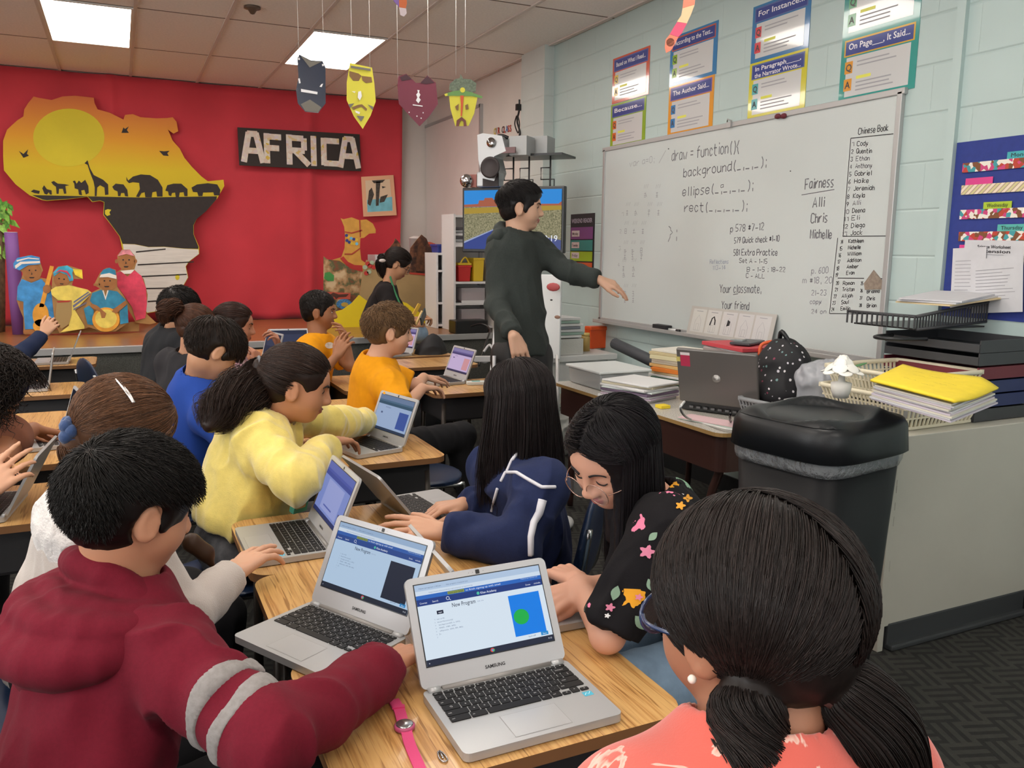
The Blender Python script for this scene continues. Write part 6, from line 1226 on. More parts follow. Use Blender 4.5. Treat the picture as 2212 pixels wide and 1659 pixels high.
def make_chair():
    t = thing('school_chair', 'x', 'chair'); f = Field(.008)
    def shell(f, pts, ws):
        for i in range(len(pts)-1): f.cone(pts[i]-YA*ws[i], pts[i]+YA*ws[i], .011, .011, .02); 
    f.ell((.0, 0, .375), (.20, .19, .018), None, 0); f.ell((.08, 0, .372), (.11, .17, .016), None, .03)
    o = field_obj(f, 'seat', chm, t, None, 2); f = Field(.008); f.ell((-.20, 0, .60), (.022, .19, .15), roty(-.15), 0); f.ell((-.185, 0, .52), (.018, .15, .06), roty(-.25), .03); o = field_obj(f, 'backrest', chm, t, None, 2)
    for y in (-.16, .16):
        q = MB(); q.tube(smooth_path([V3(-.22, y, .66), V3(-.19, y, .46), V3(-.15, y, .36), V3(-.20, y*1.15, .012)], 5), .010, chrome, 8); q.build('rear_leg', t); q = MB(); q.tube(smooth_path([V3(-.10, y, .358), V3(.13, y, .355), V3(.17, y, .33), V3(.19, y*1.15, .012)], 5), .010, chrome, 8); q.build('front_leg', t)
    return t
chair0 = make_chair(); cused = [0]
def chair(x, y, yaw, label):
    o = chair0 if not cused[0] else copy_tree(chair0); cused[0] = 1; o.location = (x, y, 0); o.rotation_euler = (0, 0, math.radians(yaw)); o['label'] = label; o['group'] = 'navy school chairs'
# ---------------------------------------------------------------- small laptops
sil = M('laptop_silver', 'b0b1b2', .34, metal=.35); silb = M('laptop_bezel', 'b9babd', .4, metal=.2); keym = M('key_black', '161516', .5, spec=.3); keyl = M('key_legend', 'c9c9c9', .5); padm = M('touchpad', 'b4b5b6', .3, metal=.35); logom = M('logo_dark', '1a1a1c', .4); seam = M('seam_grey', '8a8784', .4, metal=.3)
KR = [[1.0]*13, [1]*12+[1.65], [1.45]+[1]*11+[1.2], [1.7]+[1]*10+[1.95], [2.15]+[1]*9+[2.5], [1.9, 1.55, 5.1, 1.05, 1.05, .9, .9, .9]]
KT = [['esc', '<', '>', 'o', '[]', '=', '*', '*', '-', '-', '+', '+', 'o'], ['~', '1', '2', '3', '4', '5', '6', '7', '8', '9', '0', '-', 'backspace'], ['tab']+list('qwertyuiop[')+[']'], ['Q']+list("asdfghjkl;")+['enter'], ['shift']+list('zxcvbnm,.')+['shift'], ['ctrl', 'alt', '', 'alt', 'ctrl', '<', '^', '>']]
def screen_geo(kind, q, o, u, v, n, w, h, E=EM):
    R_ = lambda x0, y0, x1, y1, m, d=.0003: q.rect(o+n*d, u, v, x0*w, y0*h, x1*w, y1*h, m)
    T = lambda s_, x, y, sz, m, bd=0.0, wd=None, c=False: q.text(s_, o+u*x*w+v*y*h+n*.0009, u, v, sz*h, m, bd, c, wd and wd*w)
    k_ = dict(front=1.0, black=.72, violet=.45, pink=.55, blue=.6, dark=.0, dim=.12)[kind]
    if kind == 'dark': R_(0, 0, 1, 1, M('screen_off', '15171c', .12, spec=.6)); return
    if kind == 'dim': R_(0, 0, 1, 1, EM('dimblue', '3a4468', .35)); R_(.1, .4, .9, .8, EM('dimblue2', '4a5478', .4), .0006); return
    bg, nav, nav2, tab, bar = {'front': ('dbe9f6', '1d3a80', '2b68c0', 'b3c9e4', '232a3e'), 'black': ('b9d2ec', '24488f', '2f5fae', '9db8d8', '1e2636'), 'violet': ('7f8fcf', '3a4a9a', '4554a8', '5a68b4', '2a3468'), 'pink': ('cdb6dd', '4a3f72', '6a5f96', '8a80b0', '3c3458'), 'blue': ('9fb4d6', '33536a', '4a6a86', '6a7fa0', '2c3a52')}[kind]
    e = lambda c, s_=1: EM(kind+c, c, s_*(.95 if kind == 'front' else .85))
    R_(0, 0, 1, 1, e(bg)); R_(0, .92, 1, 1, e(tab), .0006); R_(0, .865, 1, .92, e('d3e2f2' if kind in ('front', 'black') else tab), .0006); R_(0, .815, 1, .865, e(nav2), .0006); R_(0, .735, 1, .815, e(nav), .0006); R_(0, 0, 1, .075, e(bar), .0006)
    tw_, tk = e('e8f0ff'), e('1f2a44')
    if kind in ('front', 'black'):
        R_(.24, .822, .37, .86, e('8a9a4a'), .0008); T('Open your Gmail', .245, .829, .033, tk, 0, .115); T('to finish signing up with email', .38, .829, .033, tw_, 0, .28); T('National External', .83, .845, .030, e('a8c4e8'), 0, .14)
        T('Khan Academy', .49, .758, .040, tw_, .008, .13); q.poly([o+u*(.472*w+.010*h*2.2*math.cos(a))+v*(.772*h+.010*h*2.2*math.sin(a))+n*.0009 for a in np.linspace(0, 6.28, 7)[:-1]], e('4fc0a8')); T('Courses', .02, .758, .032, tw_, 0, .055); T('Search', .115, .758, .032, tw_, 0, .045); T('Donate', .86, .758, .030, tw_, 0, .04); T('michelle', .93, .758, .030, tw_, 0, .055)
        q.polylines([[(.235+.012*math.cos(a), .778+.020*math.sin(a)) for a in np.linspace(0, 6.28, 11)], [(.245, .764), (.256, .748)]], o+n*.0009, u, v, w, h, .0008, tw_)
        T('New Program', .255, .655, .075, tk, .004, .185); T('Edit title', .455, .665, .022, e('8a98b8'), 0, .05); T('https://www.khanacademy.org/computer-programming', .10, .882, .022, e('8090b0'), 0, .34); T('New program | Khan', .03, .944, .022, e('5a6a8a'), 0, .17); T('New program | Computer pro', .24, .944, .022, e('5a6a8a'), 0, .17)
        for j, L_ in enumerate(('var a=0;', 'draw=function(){', 'background(0, a, 255);', 'fill(0, 180, 60);', 'ellipse(a, 200, 80, 80);', '};', '')):
            T(str(j+1), .105, .535-.037*j, .022, e('98a8c0'), 0, .008); 
            if L_: T(L_, .125+.008*(1 < j < 5), .535-.037*j, .022, e('6a7a98'), 0, .0075*len(L_))
        q.poly([o+u*w*(.5+.016*math.cos(a))+v*h*(.037+.026*math.sin(a))+n*.001 for a in np.linspace(0, 6.28, 17)[:-1]], e('d8503f')); q.poly([o+u*w*(.5+.008*math.cos(a))+v*h*(.037+.013*math.sin(a))+n*.0013 for a in np.linspace(0, 6.28, 13)[:-1]], e('6a9ae0'))
        q.poly([o+u*w*(.503+.015*math.cos(a))+v*h*(.037+.025*math.sin(a))+n*.0011 for a in np.linspace(-1.6, .5, 8)]+[o+u*w*.5+v*h*.037+n*.0011], e('4fb060')); T('9:15', .955, .028, .028, tw_, 0, .03); T('o', .015, .025, .032, tw_)
        R_(.905, .09, .965, .135, e('2b8fd0'), .0008); T('Save', .92, .10, .028, tw_, 0, .03); T('Spin-off', .80, .10, .026, e('5a6a8a'), 0, .06)
        if kind == 'front':
            R_(.70, .135, .955, .665, e('0f80ea'), .0008); q.poly([o+u*w*(.775+.062*math.cos(a))+v*h*(.375+.098*math.sin(a))+n*.0012 for a in np.linspace(0, 6.28, 37)[:-1]], e('18b24a'))
            q.poly([o+u*w*x+v*h*y+n*.0008 for x, y in ((.135, .60), (.185, .60), (.185, .645), (.135, .645))], e('141c34')); T('age', .145, .614, .026, tw_, 0, .03)
        else: R_(.685, .12, .955, .66, e('1a2236'), .0008)
    elif kind == 'violet': R_(.2, .12, .82, .70, e('9aa4da'), .0008); R_(.86, .1, .97, .3, e('3a3a6a'), .0008); R_(.3, .2, .62, .23, e('5a66b0'), .001)
    elif kind == 'pink': R_(.68, .14, .95, .64, e('d89aa0'), .0008); T('New Program', .2, .655, .05, e('6a5a8a'), 0, .14); R_(.12, .56, .2, .6, e('5a4f80'), .0008)
    else: R_(.68, .14, .95, .62, e('3a55a0'), .0008); T('New Program', .25, .655, .05, e('4a5a80'), 0, .15); R_(.15, .47, .2, .52, e('4a5a80'), .0008)
def laptop(loc, rz, label, kind, tilt=119, legends=False, logo=True, z=DT+.0015):
    t = thing('laptop', label, 'laptop', (loc[0], loc[1], z), rz, 'silver student laptops'); W_, D_ = .2896, .205
    q = MB(); q.prism(rrect(-W_/2, -D_/2, W_/2, D_/2, .012, 4), (0, 0, .0155), XA, YA, ZA, .0145, sil); q.build('base', t, bevel=.0025)
    q = MB(); kx0, kx1, ky0, ky1, zk = -.132, .132, -.012, .088, .0160; rh = [.095]+[.181]*5; y = ky1
    for r_, row in enumerate(KR):
        hh = (ky1-ky0)*rh[r_]; y -= hh; tot = sum(row); x = kx0
        for i, w_ in enumerate(row):
            kw = w_/tot*(kx1-kx0); yy0, yy1 = y+.0008, y+hh-.0012
            if r_ == 5 and i == 6: yy0, yy1 = y+.0008, y+hh-.0012
            if r_ == 5 and i in (5, 7): yy1 = y+hh*.52
            A = rrect(x+.0012, yy0, x+kw-.0012, yy1, .0018, 2); q.prism(A, (0, 0, zk+.0012), XA, YA, ZA, .0022, keym)
            if legends:
                s_ = KT[r_][i]
                if s_: sz = .0062 if len(s_) == 1 else .0040; q.text(s_, (x+kw/2 if len(s_) == 1 else x+.004, (yy0+yy1)/2-.0016, zk+.0015), XA, YA, sz, keyl, .01, len(s_) == 1, None)
            x += kw
    q.build('keyboard', t)
    q = MB(); q.rect(V3(0, 0, .0157), XA, YA, -.052, -.092, .052, -.026, seam); q.rect(V3(0, 0, .0159), XA, YA, -.0513, -.0913, .0513, -.0267, padm); q.build('touchpad', t)
    a = math.radians(tilt); H_ = .200; hy, hz_ = D_/2-.004, .014; u = XA; v = V3(0, -math.cos(a), math.sin(a)); n = np.cross(u, v); o = V3(0, hy, hz_)
    q = MB(); q.prism(rrect(-W_/2, .004, W_/2, H_, .012, 4), o, u, v, n, .0075, silb, sil); lid = q.build('lid', t, bevel=.002)
    q = MB(); sw_, sh_ = .2565, .144; y0_ = H_-.014-sh_; q.rect(o+n*.0004, u, v, -sw_/2-.002, y0_-.002, sw_/2+.002, y0_+sh_+.002, M('screen_edge', '1a1a1c', .3)); screen_geo(kind, q, o+u*(-sw_/2)+v*y0_+n*.0006, u, v, n, sw_, sh_); q.build('screen', lid)
    q = MB(); q.tube([o+u*-.108+n*.002, o+u*.108+n*.002], .0062, seam, 8); q.build('hinge', t)
    for s_ in (-1, 1): q = MB(); q.tube([o+u*s_*.135+n*.002, o+u*s_*.112+n*.002], .0070, sil, 8); q.build('hinge_cap', t)
    if logo: q = MB(); q.text('SAMSUNG', o+v*.0175+n*.0006, u, v, .0085, logom, .02, True, .040); q.build('logo', lid)
    q = MB(); q.prism(rrect(-.004, -.004, .004, .004, .0012, 2), o+v*(H_-.0068)+n*.0006, u, v, n, .0004, MATS['black_plastic'])
    for x in (-.018, -.010, .012): q.poly([o+u*(x+.0006*math.cos(b_))+v*(H_-.0068+.0006*math.sin(b_))+n*.0006 for b_ in np.linspace(0, 6.28, 7)[:-1]], MATS['black_plastic'])
    q.build('webcam', lid)
    if legends:
        q = MB(); q.rect(V3(0, 0, .0158), XA, YA, .112, -.030, .130, -.016, M('energy_sticker', '49b0cc', .4)); q.polylines([[(.114, -.026), (.119, -.020), (.122, -.025), (.128, -.018)]], V3(0, 0, .0161), XA, YA, 1, 1, .0012, M('sticker_ink', 'd8f0f4', .4)); q.build('energy_label', t)
    return t
R_ = math.radians
laptop((.584, 1.193), 0, 'nearest open laptop with a green circle on a blue rectangle', 'front', 120, True)
laptop((.322, 1.581), R_(-61), 'open laptop with a black rectangle on screen, left of the nearest one', 'black', 116, True)
laptop((.352, 2.19), R_(-89), 'open laptop the girl in white types on', 'violet', 113, True)
laptop((.815, 2.315), R_(97), 'open laptop in front of the navy jacket girl, lid edge on', 'blue', 128)
laptop((.767, 1.572), R_(88), 'open laptop in front of the girl with round glasses', 'blue', 125)
laptop((.835, 3.17), R_(-76), 'open laptop with a blue screen in front of the yellow sweater girl', 'blue', 112)
laptop((1.70, 4.64), R_(-84), 'open laptop with a pinkish screen beside the curly haired boy in orange', 'pink', 112)
laptop((1.80, 5.98), R_(-72), 'open laptop hidden behind the face of the curly haired boy in orange', 'pink', 108)
laptop((.80, 5.85), R_(-78), 'open laptop in front of the girl in the mauve top', 'dim', 105)
laptop((1.07, 6.02), R_(-8), 'open laptop facing the camera left of the clapping orange shirt boy', 'dim', 112)
laptop((-.335, 3.74), R_(-80), 'open laptop with a dark screen used by the curly haired child', 'dark', 107)
laptop((-.425, 2.84), R_(-97), 'open laptop at the left edge with a dark reflective lid', 'dark', 118)
laptop((-.45, 6.40), R_(-90), 'open laptop whose lid is held by the navy sleeved hand', 'dark', 112)
laptop((-.50, 5.25), R_(-88), 'open laptop with its lid edge on below the raised hand', 'dark', 100)
# small things on the desks
pkm = M('strap_pink', 'd8427a', .6, bump=(900, .5, .001)); wp = [onZ(850, 1515, DT), onZ(862, 1535, DT), onZ(874, 1575, DT), onZ(885, 1610, DT), onZ(908, 1665, DT), onZ(922, 1700, DT)]
t = thing('wristwatch', 'pink strapped wristwatch lying on the desk left of the front laptop', 'watch', wp[2])
def strap_(q, pts, w):
    p_ = smooth_path(pts, 5); k = len(p_); Tn = np.gradient(p_, axis=0); Tn /= np.linalg.norm(Tn, axis=1)[:, None]; B = np.cross(ZA, Tn)*w/2
    q.add(np.vstack([p_-B+ZA*.004, p_+B+ZA*.004, p_-B+ZA*.0005, p_+B+ZA*.0005]), [(i, i+1, k+i+1, k+i) for i in range(k-1)]+[(2*k+i, 3*k+i, 3*k+i+1, 2*k+i+1) for i in range(k-1)]+[(i, 2*k+i, 2*k+i+1, i+1) for i in range(k-1)]+[(k+i, k+i+1, 3*k+i+1, 3*k+i) for i in range(k-1)], pkm)
part('upper_strap', lambda q: strap_(q, [wp[0], wp[1], (wp[1]+wp[2])/2, wp[2]+V3(0, .008, .002)], .019), t); part('lower_strap', lambda q: strap_(q, [wp[2]-V3(0, .008, -.002), wp[3], wp[4], wp[5]], .018), t); part('strap_loop', lambda q: q.box(wp[1]+V3(0, .004, .005), (.022, .008, .003), pkm, rotz(-.2)), t)
part('case', lambda q: q.lathe([(.0155, .001), (.0175, .003), (.0175, .007), (.0155, .0095)], wp[2], M('watch_pink', 'b85078', .35), 24), t); part('dial', lambda q: q.lathe([(.0145, .0092), (.0145, .0102), (.0125, .0110), (.0, .0112)], wp[2], M('watch_silver', 'b8b8ba', .18, metal=.9), 24), t)
p_ = onZ(955, 1635, DT); t = thing('hair_clip', 'small silver snap hair clip on the desk by the front laptop', 'hair clip', p_); part('frame', lambda q: q.tube(smooth_path([p_+V3(-.003, .012, .002), p_+V3(-.0065, -.006, .002), p_+V3(-.002, -.016, .002), p_+V3(.0045, -.012, .002), p_+V3(.004, .004, .002), p_+V3(.001, .014, .002)], 4), .0013, MATS['watch_silver'], 6, True), t); part('tongue', lambda q: q.tube([p_+V3(.0, .012, .003), p_+V3(-.001, -.008, .003)], .0015, MATS['watch_silver'], 6), t)
p_ = onZ(1032, 832, DT); q = MB(); q.box(p_+V3(0, .03, .010), (.11, .06, .018), M('eraser_case', 'd8dcd8', .5), rotz(-.2)); q.box(p_+V3(0, .03, .0195), (.05, .025, .003), M('case_teal', '5aa09a', .5), rotz(-.2)); tag(q.build('pencil_box', bevel=.003), 'small white box beside the pinkish laptop on the curly boy desk', 'box')
q = MB(); p_ = P(648, 1080, 2.45); q.box(p_, (.05, .02, .075), M('card_teal', '2f8a78', .5), rotz(.5) @ rotx(.3)); q.box(p_+V3(.004, -.011, .0), (.034, .002, .05), M('card_tan', 'b89a6a', .5), rotz(.5) @ rotx(.3)); tag(q.build('card_box', bevel=.002), 'teal and tan card box sticking out beside the yellow sweater girl', 'box')
for k, (x, y) in enumerate(((1.02, 6.15),)): q = MB(); q.add([V3(1.0, 6.3, DT+.002), V3(1.06, 6.3, DT+.002), V3(1.03, 6.31, DT+.10), V3(1.0, 6.36, DT+.002), V3(1.06, 6.36, DT+.002)], [(0, 1, 2), (3, 2, 4)], pap); tag(q.build('name_tent', solid=.001), 'small white paper tent on the far desk near the stage', 'name card')
# floor clutter near the stage
f = Field(.01); c_ = P(932, 755, 6.35)*V3(1, 1, 0); f.ell(c_+V3(0, 0, .42), (.17, .13, .34), rotz(.5), 0); f.ell(c_+V3(.12, -.02, .22), (.13, .11, .24), None, .06); f.ell(c_+V3(0, 0, .1), (.2, .16, .14), None, .06); o = field_obj(f, 'backpack', M('bag_black', '1c1c20', .7), None, None, 2, (.012, 10, 6), [(V3(0, 0, .004), V3(0, 0, -1))]); tag(o, 'slumped black backpack on the floor below the seated teacher', 'backpack')
p_ = onZ(1018, 722, ST); q = MB(); q.box(p_+V3(.02, .12, .062), (.32, .18, .12), black); tag(q.build('black_box', bevel=.01), 'black box on the right end of the stage below the shelves', 'box')
q = MB(); cbl = M('cable_grey', 'b8b8ba', .5); tag_c = [onZ(1030, 800, .3), P(1045, 760, 6.3), P(1058, 745, 6.3), P(1066, 765, 6.2), P(1050, 782, 6.2), P(1035, 778, 6.2)]; q.tube(smooth_path(tag_c[1:], 6), .010, cbl, 8); q.box(P(1047, 775, 6.2), (.16, .05, .04), cbl, rotz(-.3)); tag(q.build('power_strip', bevel=.003), 'white power strip with looped cords by the end of the stage', 'power strip')
q = MB(); q.tube(smooth_path([P(1018, 705, 6.9), P(1040, 700, 6.8), P(1058, 712, 6.7), P(1050, 740, 6.5), P(1035, 790, 6.3)], 6), .008, black, 6); tag(q.build('cable'), 'black cord running down from the box on the stage', 'cord')
q = MB(); ws = M('stool_white', 'd2d4d6', .5); p_ = P(1072, 760, 5.0); q.tube(smooth_path([P(1076, 712, 5.1), P(1072, 760, 5.1), P(1068, 830, 5.1), onZ(1072, 880, .01)], 5), .03, ws, 8); tag(q.build('stand_leg'), 'white curved stand leg behind the standing boy', 'stand')
f = Field(.01); c_ = onZ(1225, 935, .0)+V3(-.35, -.55, .14); f.ell(c_, (.15, .13, .15), None, 0); f.ell(c_+V3(.03, 0, .13), (.08, .07, .07), None, .05); o = field_obj(f, 'plastic_bag', M('bag_clear', 'c2c4c0', .25, alpha=.7), None, None, 1, (.016, 20, 2), [(V3(0, 0, .004), V3(0, 0, -1))]); tag(o, 'crumpled clear plastic bag on the floor by the white table', 'bag')
f = Field(.01); f.ell(c_+V3(-.16, .02, -.04), (.09, .09, .11), None, 0); o = field_obj(f, 'yellow_bag', M('bag_yellow', 'c8b02a', .6), None, None, 2, (.012, 16, 2), [(V3(0, 0, .004), V3(0, 0, -1))]); tag(o, 'yellow bag on the floor beside the clear plastic bag', 'bag')
# marker tray things
p_ = V3(XW-.05, 4.47, z0-.008); zt0 = .9105
q = MB(); q.box((XW-.05, onX(1430, 710, XW-.05)[1], zt0+.016), (.05, .15, .032), M('eraser_black', '222326', .6)); tag(q.build('board_eraser', bevel=.004), 'black board eraser on the whiteboard tray', 'eraser')
y_ = onX(1455, 714, XW-.05)[1]; q = MB(); q.tube([V3(XW-.05, y_+.05, zt0+.009), V3(XW-.05, y_-.03, zt0+.009)], .008, M('marker_white', 'dcdcdc', .4), 10); q.tube([V3(XW-.05, y_-.03, zt0+.009), V3(XW-.05, y_-.065, zt0+.009)], .0085, black, 10); tag(q.build('marker'), 'white marker with black cap on the whiteboard tray', 'marker')
t = thing('picture_strip', 'grey strip of five small house drawings leaning on the whiteboard tray', 'drawing', (XW-.05, 3.78, zt0)); o_ = V3(XW-.066, 4.150, zt0+.001); u, v = UY, nrm(V3(.22, 0, 1)); nn_ = np.cross(u, v); q = MB(); q.prism([(0, 0), (.735, 0), (.735, .175), (0, .175)], o_, u, v, nn_, .003, M('strip_grey', 'b8b5b0', .6)); q.build('backing', t, True)
for k in range(5):
    q = MB(); x = .028+.138*k; q.rect(o_+nn_*.001, u, v, x, .02, x+.125, .16, pwh); hx = x+.062
    q.polylines([[(hx-.028, .03), (hx-.028, .085), (hx, .125), (hx+.028, .085), (hx+.028, .03), (hx-.028, .03)], [(hx-.012, .03), (hx-.012, .07), (hx+.012, .07), (hx+.012, .03)]], o_+nn_*.0016, u, v, 1, 1, .0022, inkl); q.rect(o_+nn_*.0015, u, v, hx-.03, .145, hx+.03, .149, inkl)
    if k == 1: q.polylines([[(hx-.022, .07), (hx-.012, .112), (hx+.004, .122), (hx+.018, .10), (hx+.02, .075)]], o_+nn_*.002, u, v, 1, 1, .010, ink)
    if k == 2: q.poly([o_+nn_*.002+u*(hx+a)+v*b_ for a, b_ in ((-.014, .075), (.012, .082), (.014, .105), (-.008, .115))], ink)
    q.build('panel', t, True)
# ---------------------------------------------------------------- things hanging from the ceiling
def string(q, p, m=None): q.tube([p, V3(p[0], p[1], CEIL)], .0012, m or M('string_white', 'd8d4d0', .7), 4)
def mask(label, cx_, cy_, dep, base, bits, c, strings, group=None):
    t = thing('paper_mask', label, 'mask', P(cx_, cy_, dep)); pc = P(cx_, cy_, dep); n_ = nrm(V3(-pc[0], -pc[1], 0)*1.0); u = np.cross(ZA, n_); v = ZA; k = dep/F
    def fl2(q, pts, d, m, th_=.003): A = np.array([((x-cx_)*k, -(y-cy_)*k) for x, y in pts]); a_ = (A[:, 0]*np.roll(A[:, 1], -1)-np.roll(A[:, 0], -1)*A[:, 1]).sum(); A = A if a_ > 0 else A[::-1]; q.prism(A, pc+n_*d, u, v, n_, th_, m)
    q = MB(); fl2(q, base, 0, c); q.build('face', t, True)
    for i, (nm, m, polys) in enumerate(bits):
        q = MB()
        for p_ in polys: fl2(q, p_, .002+.001*i, m, .0015)
        q.build(nm, t, True)
    for (x, y) in strings: q = MB(); string(q, pc+u*(x-cx_)*k-v*(y-cy_)*k); q.build('string', t, True)
def k2(pts): return [(640+x/3.318, y/3.318) for x, y in pts]
navy = M('mask_navy', '232b3e', .25, coat=.4); grey_ = M('mask_grey', '6a665e', .5); ym = M('mask_yellow', 'c9c13a', .5); mar = M('mask_maroon', '6a2438', .5); mbr = M('mask_brown', '7a5a34', .6); wht2 = M('mask_white', 'dcdce0', .4); grn = M('mask_green', '5f8a4a', .6); tealm = M('mask_teal', '2f9a8a', .5); drk = M('mask_dark', '3a1a26', .6)
mask('dark navy paper mask hanging furthest left in front of the ceiling light', 672, 181, 4.9, k2([(30,405),(110,440),(190,440),(210,480),(205,730),(150,800),(60,795),(10,740),(0,650),(20,560),(15,430)]), [('forehead', grey_, [k2([(40,415),(110,445),(185,445),(100,490)])]), ('chin', grey_, [k2([(30,745),(95,710),(175,760),(150,795),(60,790)])]), ('trim', wht2, [k2([(35,640),(150,655),(148,672),(35,660)]), k2([(20,430),(32,428),(34,442),(22,444)]), k2([(185,462),(198,460),(200,474),(187,476)]), k2([(18,570),(28,568),(34,600),(22,604)]), k2([(178,600),(190,596),(180,620),(165,618)])])], navy, [(648, 128), (700, 140)])
mask('yellow oval paper mask with brown glasses and moustache', 779, 206, 4.8, k2([(390,465),(545,490),(560,600),(568,720),(530,820),(472,915),(410,830),(362,720),(365,600)]), [('sunglasses', mbr, [k2([(385,520),(450,535),(470,550),(450,585),(410,585),(385,555)]), k2([(470,550),(540,555),(545,590),(500,598),(475,580)])]), ('moustache', mbr, [k2([(395,770),(440,750),(470,745),(505,775),(500,790),(465,762),(440,770),(410,785)])]), ('beard', grey_, [k2([(430,825),(485,828),(460,865)])]), ('cheek_mark', grey_, [k2([(372,750),(415,740),(385,775)])]), ('cheek_mark', grey_, [k2([(510,745),(550,760),(545,785)])]), ('glitter', wht2, [k2([(445,660),(465,655),(470,690),(455,720),(440,700)]), k2([(420,790),(455,800),(450,815),(425,805)]), k2([(400,660),(425,660),(420,670)])]), ('brow_print', grey_, [k2([(395,485),(535,500),(535,515),(395,500)])])], ym, [(762, 140), (800, 150)])
mask('maroon heart shaped paper mask with a silver emblem', 901, 216, 4.7, k2([(735,560),(790,540),(860,600),(890,598),(940,545),(1000,595),(1015,740),(950,830),(882,898),(800,815),(735,745),(728,620)]), [('ear', drk, [k2([(745,565),(790,545),(830,575),(760,590)]), k2([(890,600),(940,550),(990,595),(930,605)])]), ('emblem', wht2, [k2([(868,648),(884,650),(880,665),(890,680),(880,700),(892,715),(875,740),(858,720),(868,700),(860,680),(872,665)]), k2([(835,748),(905,755),(905,762),(835,755)])]), ('dots', wht2, [k2([(805,800),(812,800),(812,808),(805,808)]), k2([(860,825),(868,825),(868,833),(860,833)]), k2([(890,838),(898,838),(898,846),(890,846)]), k2([(905,800),(912,800),(912,808),(905,808)])])], mar, [(860, 170), (925, 168)])
mask('yellow paper mask with a green feathered crown and red nose line', 1001, 222, 4.6, k2([(1095,690),(1300,690),(1275,810),(1235,895),(1140,900),(1105,780)]), [('crown', M('mask_crown', '5f6a5a', .7, noise=(90, .35)), [k2([(1095,650),(1100,610),(1140,575),(1170,570),(1178,540),(1195,572),(1250,575),(1290,600),(1285,660),(1240,670),(1140,665)])]), ('brim', grn, [k2([(1062,680),(1120,660),(1190,650),(1260,665),(1335,690),(1330,705),(1260,690),(1120,690),(1068,695)])]), ('jewel', ym, [disc(640+1192/3.318, 650/3.318, 5.5, 5.5, 12), k2([(1062,680),(1085,675),(1085,690),(1068,695)])]), ('nose_line', M('mask_red', 'c2502a', .6), [k2([(1175,688),(1200,688),(1195,750),(1188,830),(1178,830),(1180,750)])]), ('eye', mbr, [k2([(1138,765),(1165,745),(1162,790),(1148,788)]), k2([(1210,755),(1230,745),(1235,780),(1215,785)])]), ('mouth', M('mask_mouth', '6a3a34', .6), [k2([(1145,900),(1150,860),(1185,835),(1215,860),(1222,900),(1200,900),(1198,870),(1185,858),(1172,870),(1165,900)])])], ym, [(985, 165), (1005, 160)])
def sockpoly(label, pts, dep, segs, name):
    cx_, cy_ = pts[0]; t = thing(name, label, 'paper decoration', P(cx_, cy_, dep)); pc = P(cx_, cy_, dep); n_ = nrm(V3(-pc[0], -pc[1], 0)); u = np.cross(ZA, n_); k = dep/F
    for nm, m, pl in segs: q = MB(); A = np.array([((x-cx_)*k, -(y-cy_)*k) for x, y in pl]); a_ = (A[:, 0]*np.roll(A[:, 1], -1)-np.roll(A[:, 0], -1)*A[:, 1]).sum(); q.prism(A if a_ > 0 else A[::-1], pc, u, ZA, n_, .003, m); q.build(nm, t, True)
    q = MB(); top = max(P(x, y, dep)[2] for nm, m, pl in segs for x, y in pl); string(q, V3(pc[0], pc[1], min(top, 2.99))); q.build('string', t, True)
so, sc_, spk = M('sock_orange', 'dcb48c', .7), M('sock_coral', 'd2785f', .6), M('sock_pink', 'c84a6a', .6); K = lambda l: [(1280+x/2.37, y/2.37) for x, y in l]
sockpoly('orange and coral striped paper sock hanging over the posters', [(1490, -20)], 3.15, [('cuff', sc_, K([(470,-60),(530,-60),(525,20),(465,35)])), ('leg', so, K([(465,36),(525,21),(510,65),(490,110),(440,100),(460,70)])), ('stripe', spk, K([(440,101),(490,111),(465,160),(450,175),(405,160),(425,125)])), ('foot', sc_, K([(405,161),(450,176),(430,215),(415,240),(390,252),(382,225),(385,185)])), ('heel_patch', M('sock_brown', '7a4a34', .7), disc(1280+410/2.37, 200/2.37, 9, 9, 12))], 'paper_sock')
sockpoly('purple and orange paper feather tip hanging from the ceiling', [(862, -10)], 3.8, [('purple_half', M('feather_purple', '8a6ab0', .5), [(845, -40), (862, -40), (862, 14), (850, 2)]), ('orange_half', M('feather_orange', 'd8703f', .5), [(862, -40), (874, -40), (879, 5), (876, 16), (862, 14)]), ('tip', M('feather_white', 'd8c8cc', .4), [(862, 14.5), (877, 16), (878, 26), (872, 33), (864, 30)])], 'paper_feather')
p_ = onZ(545, 18, CEIL-.01); q = MB(); q.lathe([(.055, CEIL-.001), (.055, CEIL-.012), (.03, CEIL-.02), (.014, CEIL-.045), (.0, CEIL-.05)], (p_[0], p_[1], 0), M('sprinkler_bronze', '6a5a50', .4, metal=.5), 20); tag(q.build('ceiling_sprinkler'), 'small dark round sprinkler head in the ceiling between the lights', 'sprinkler')
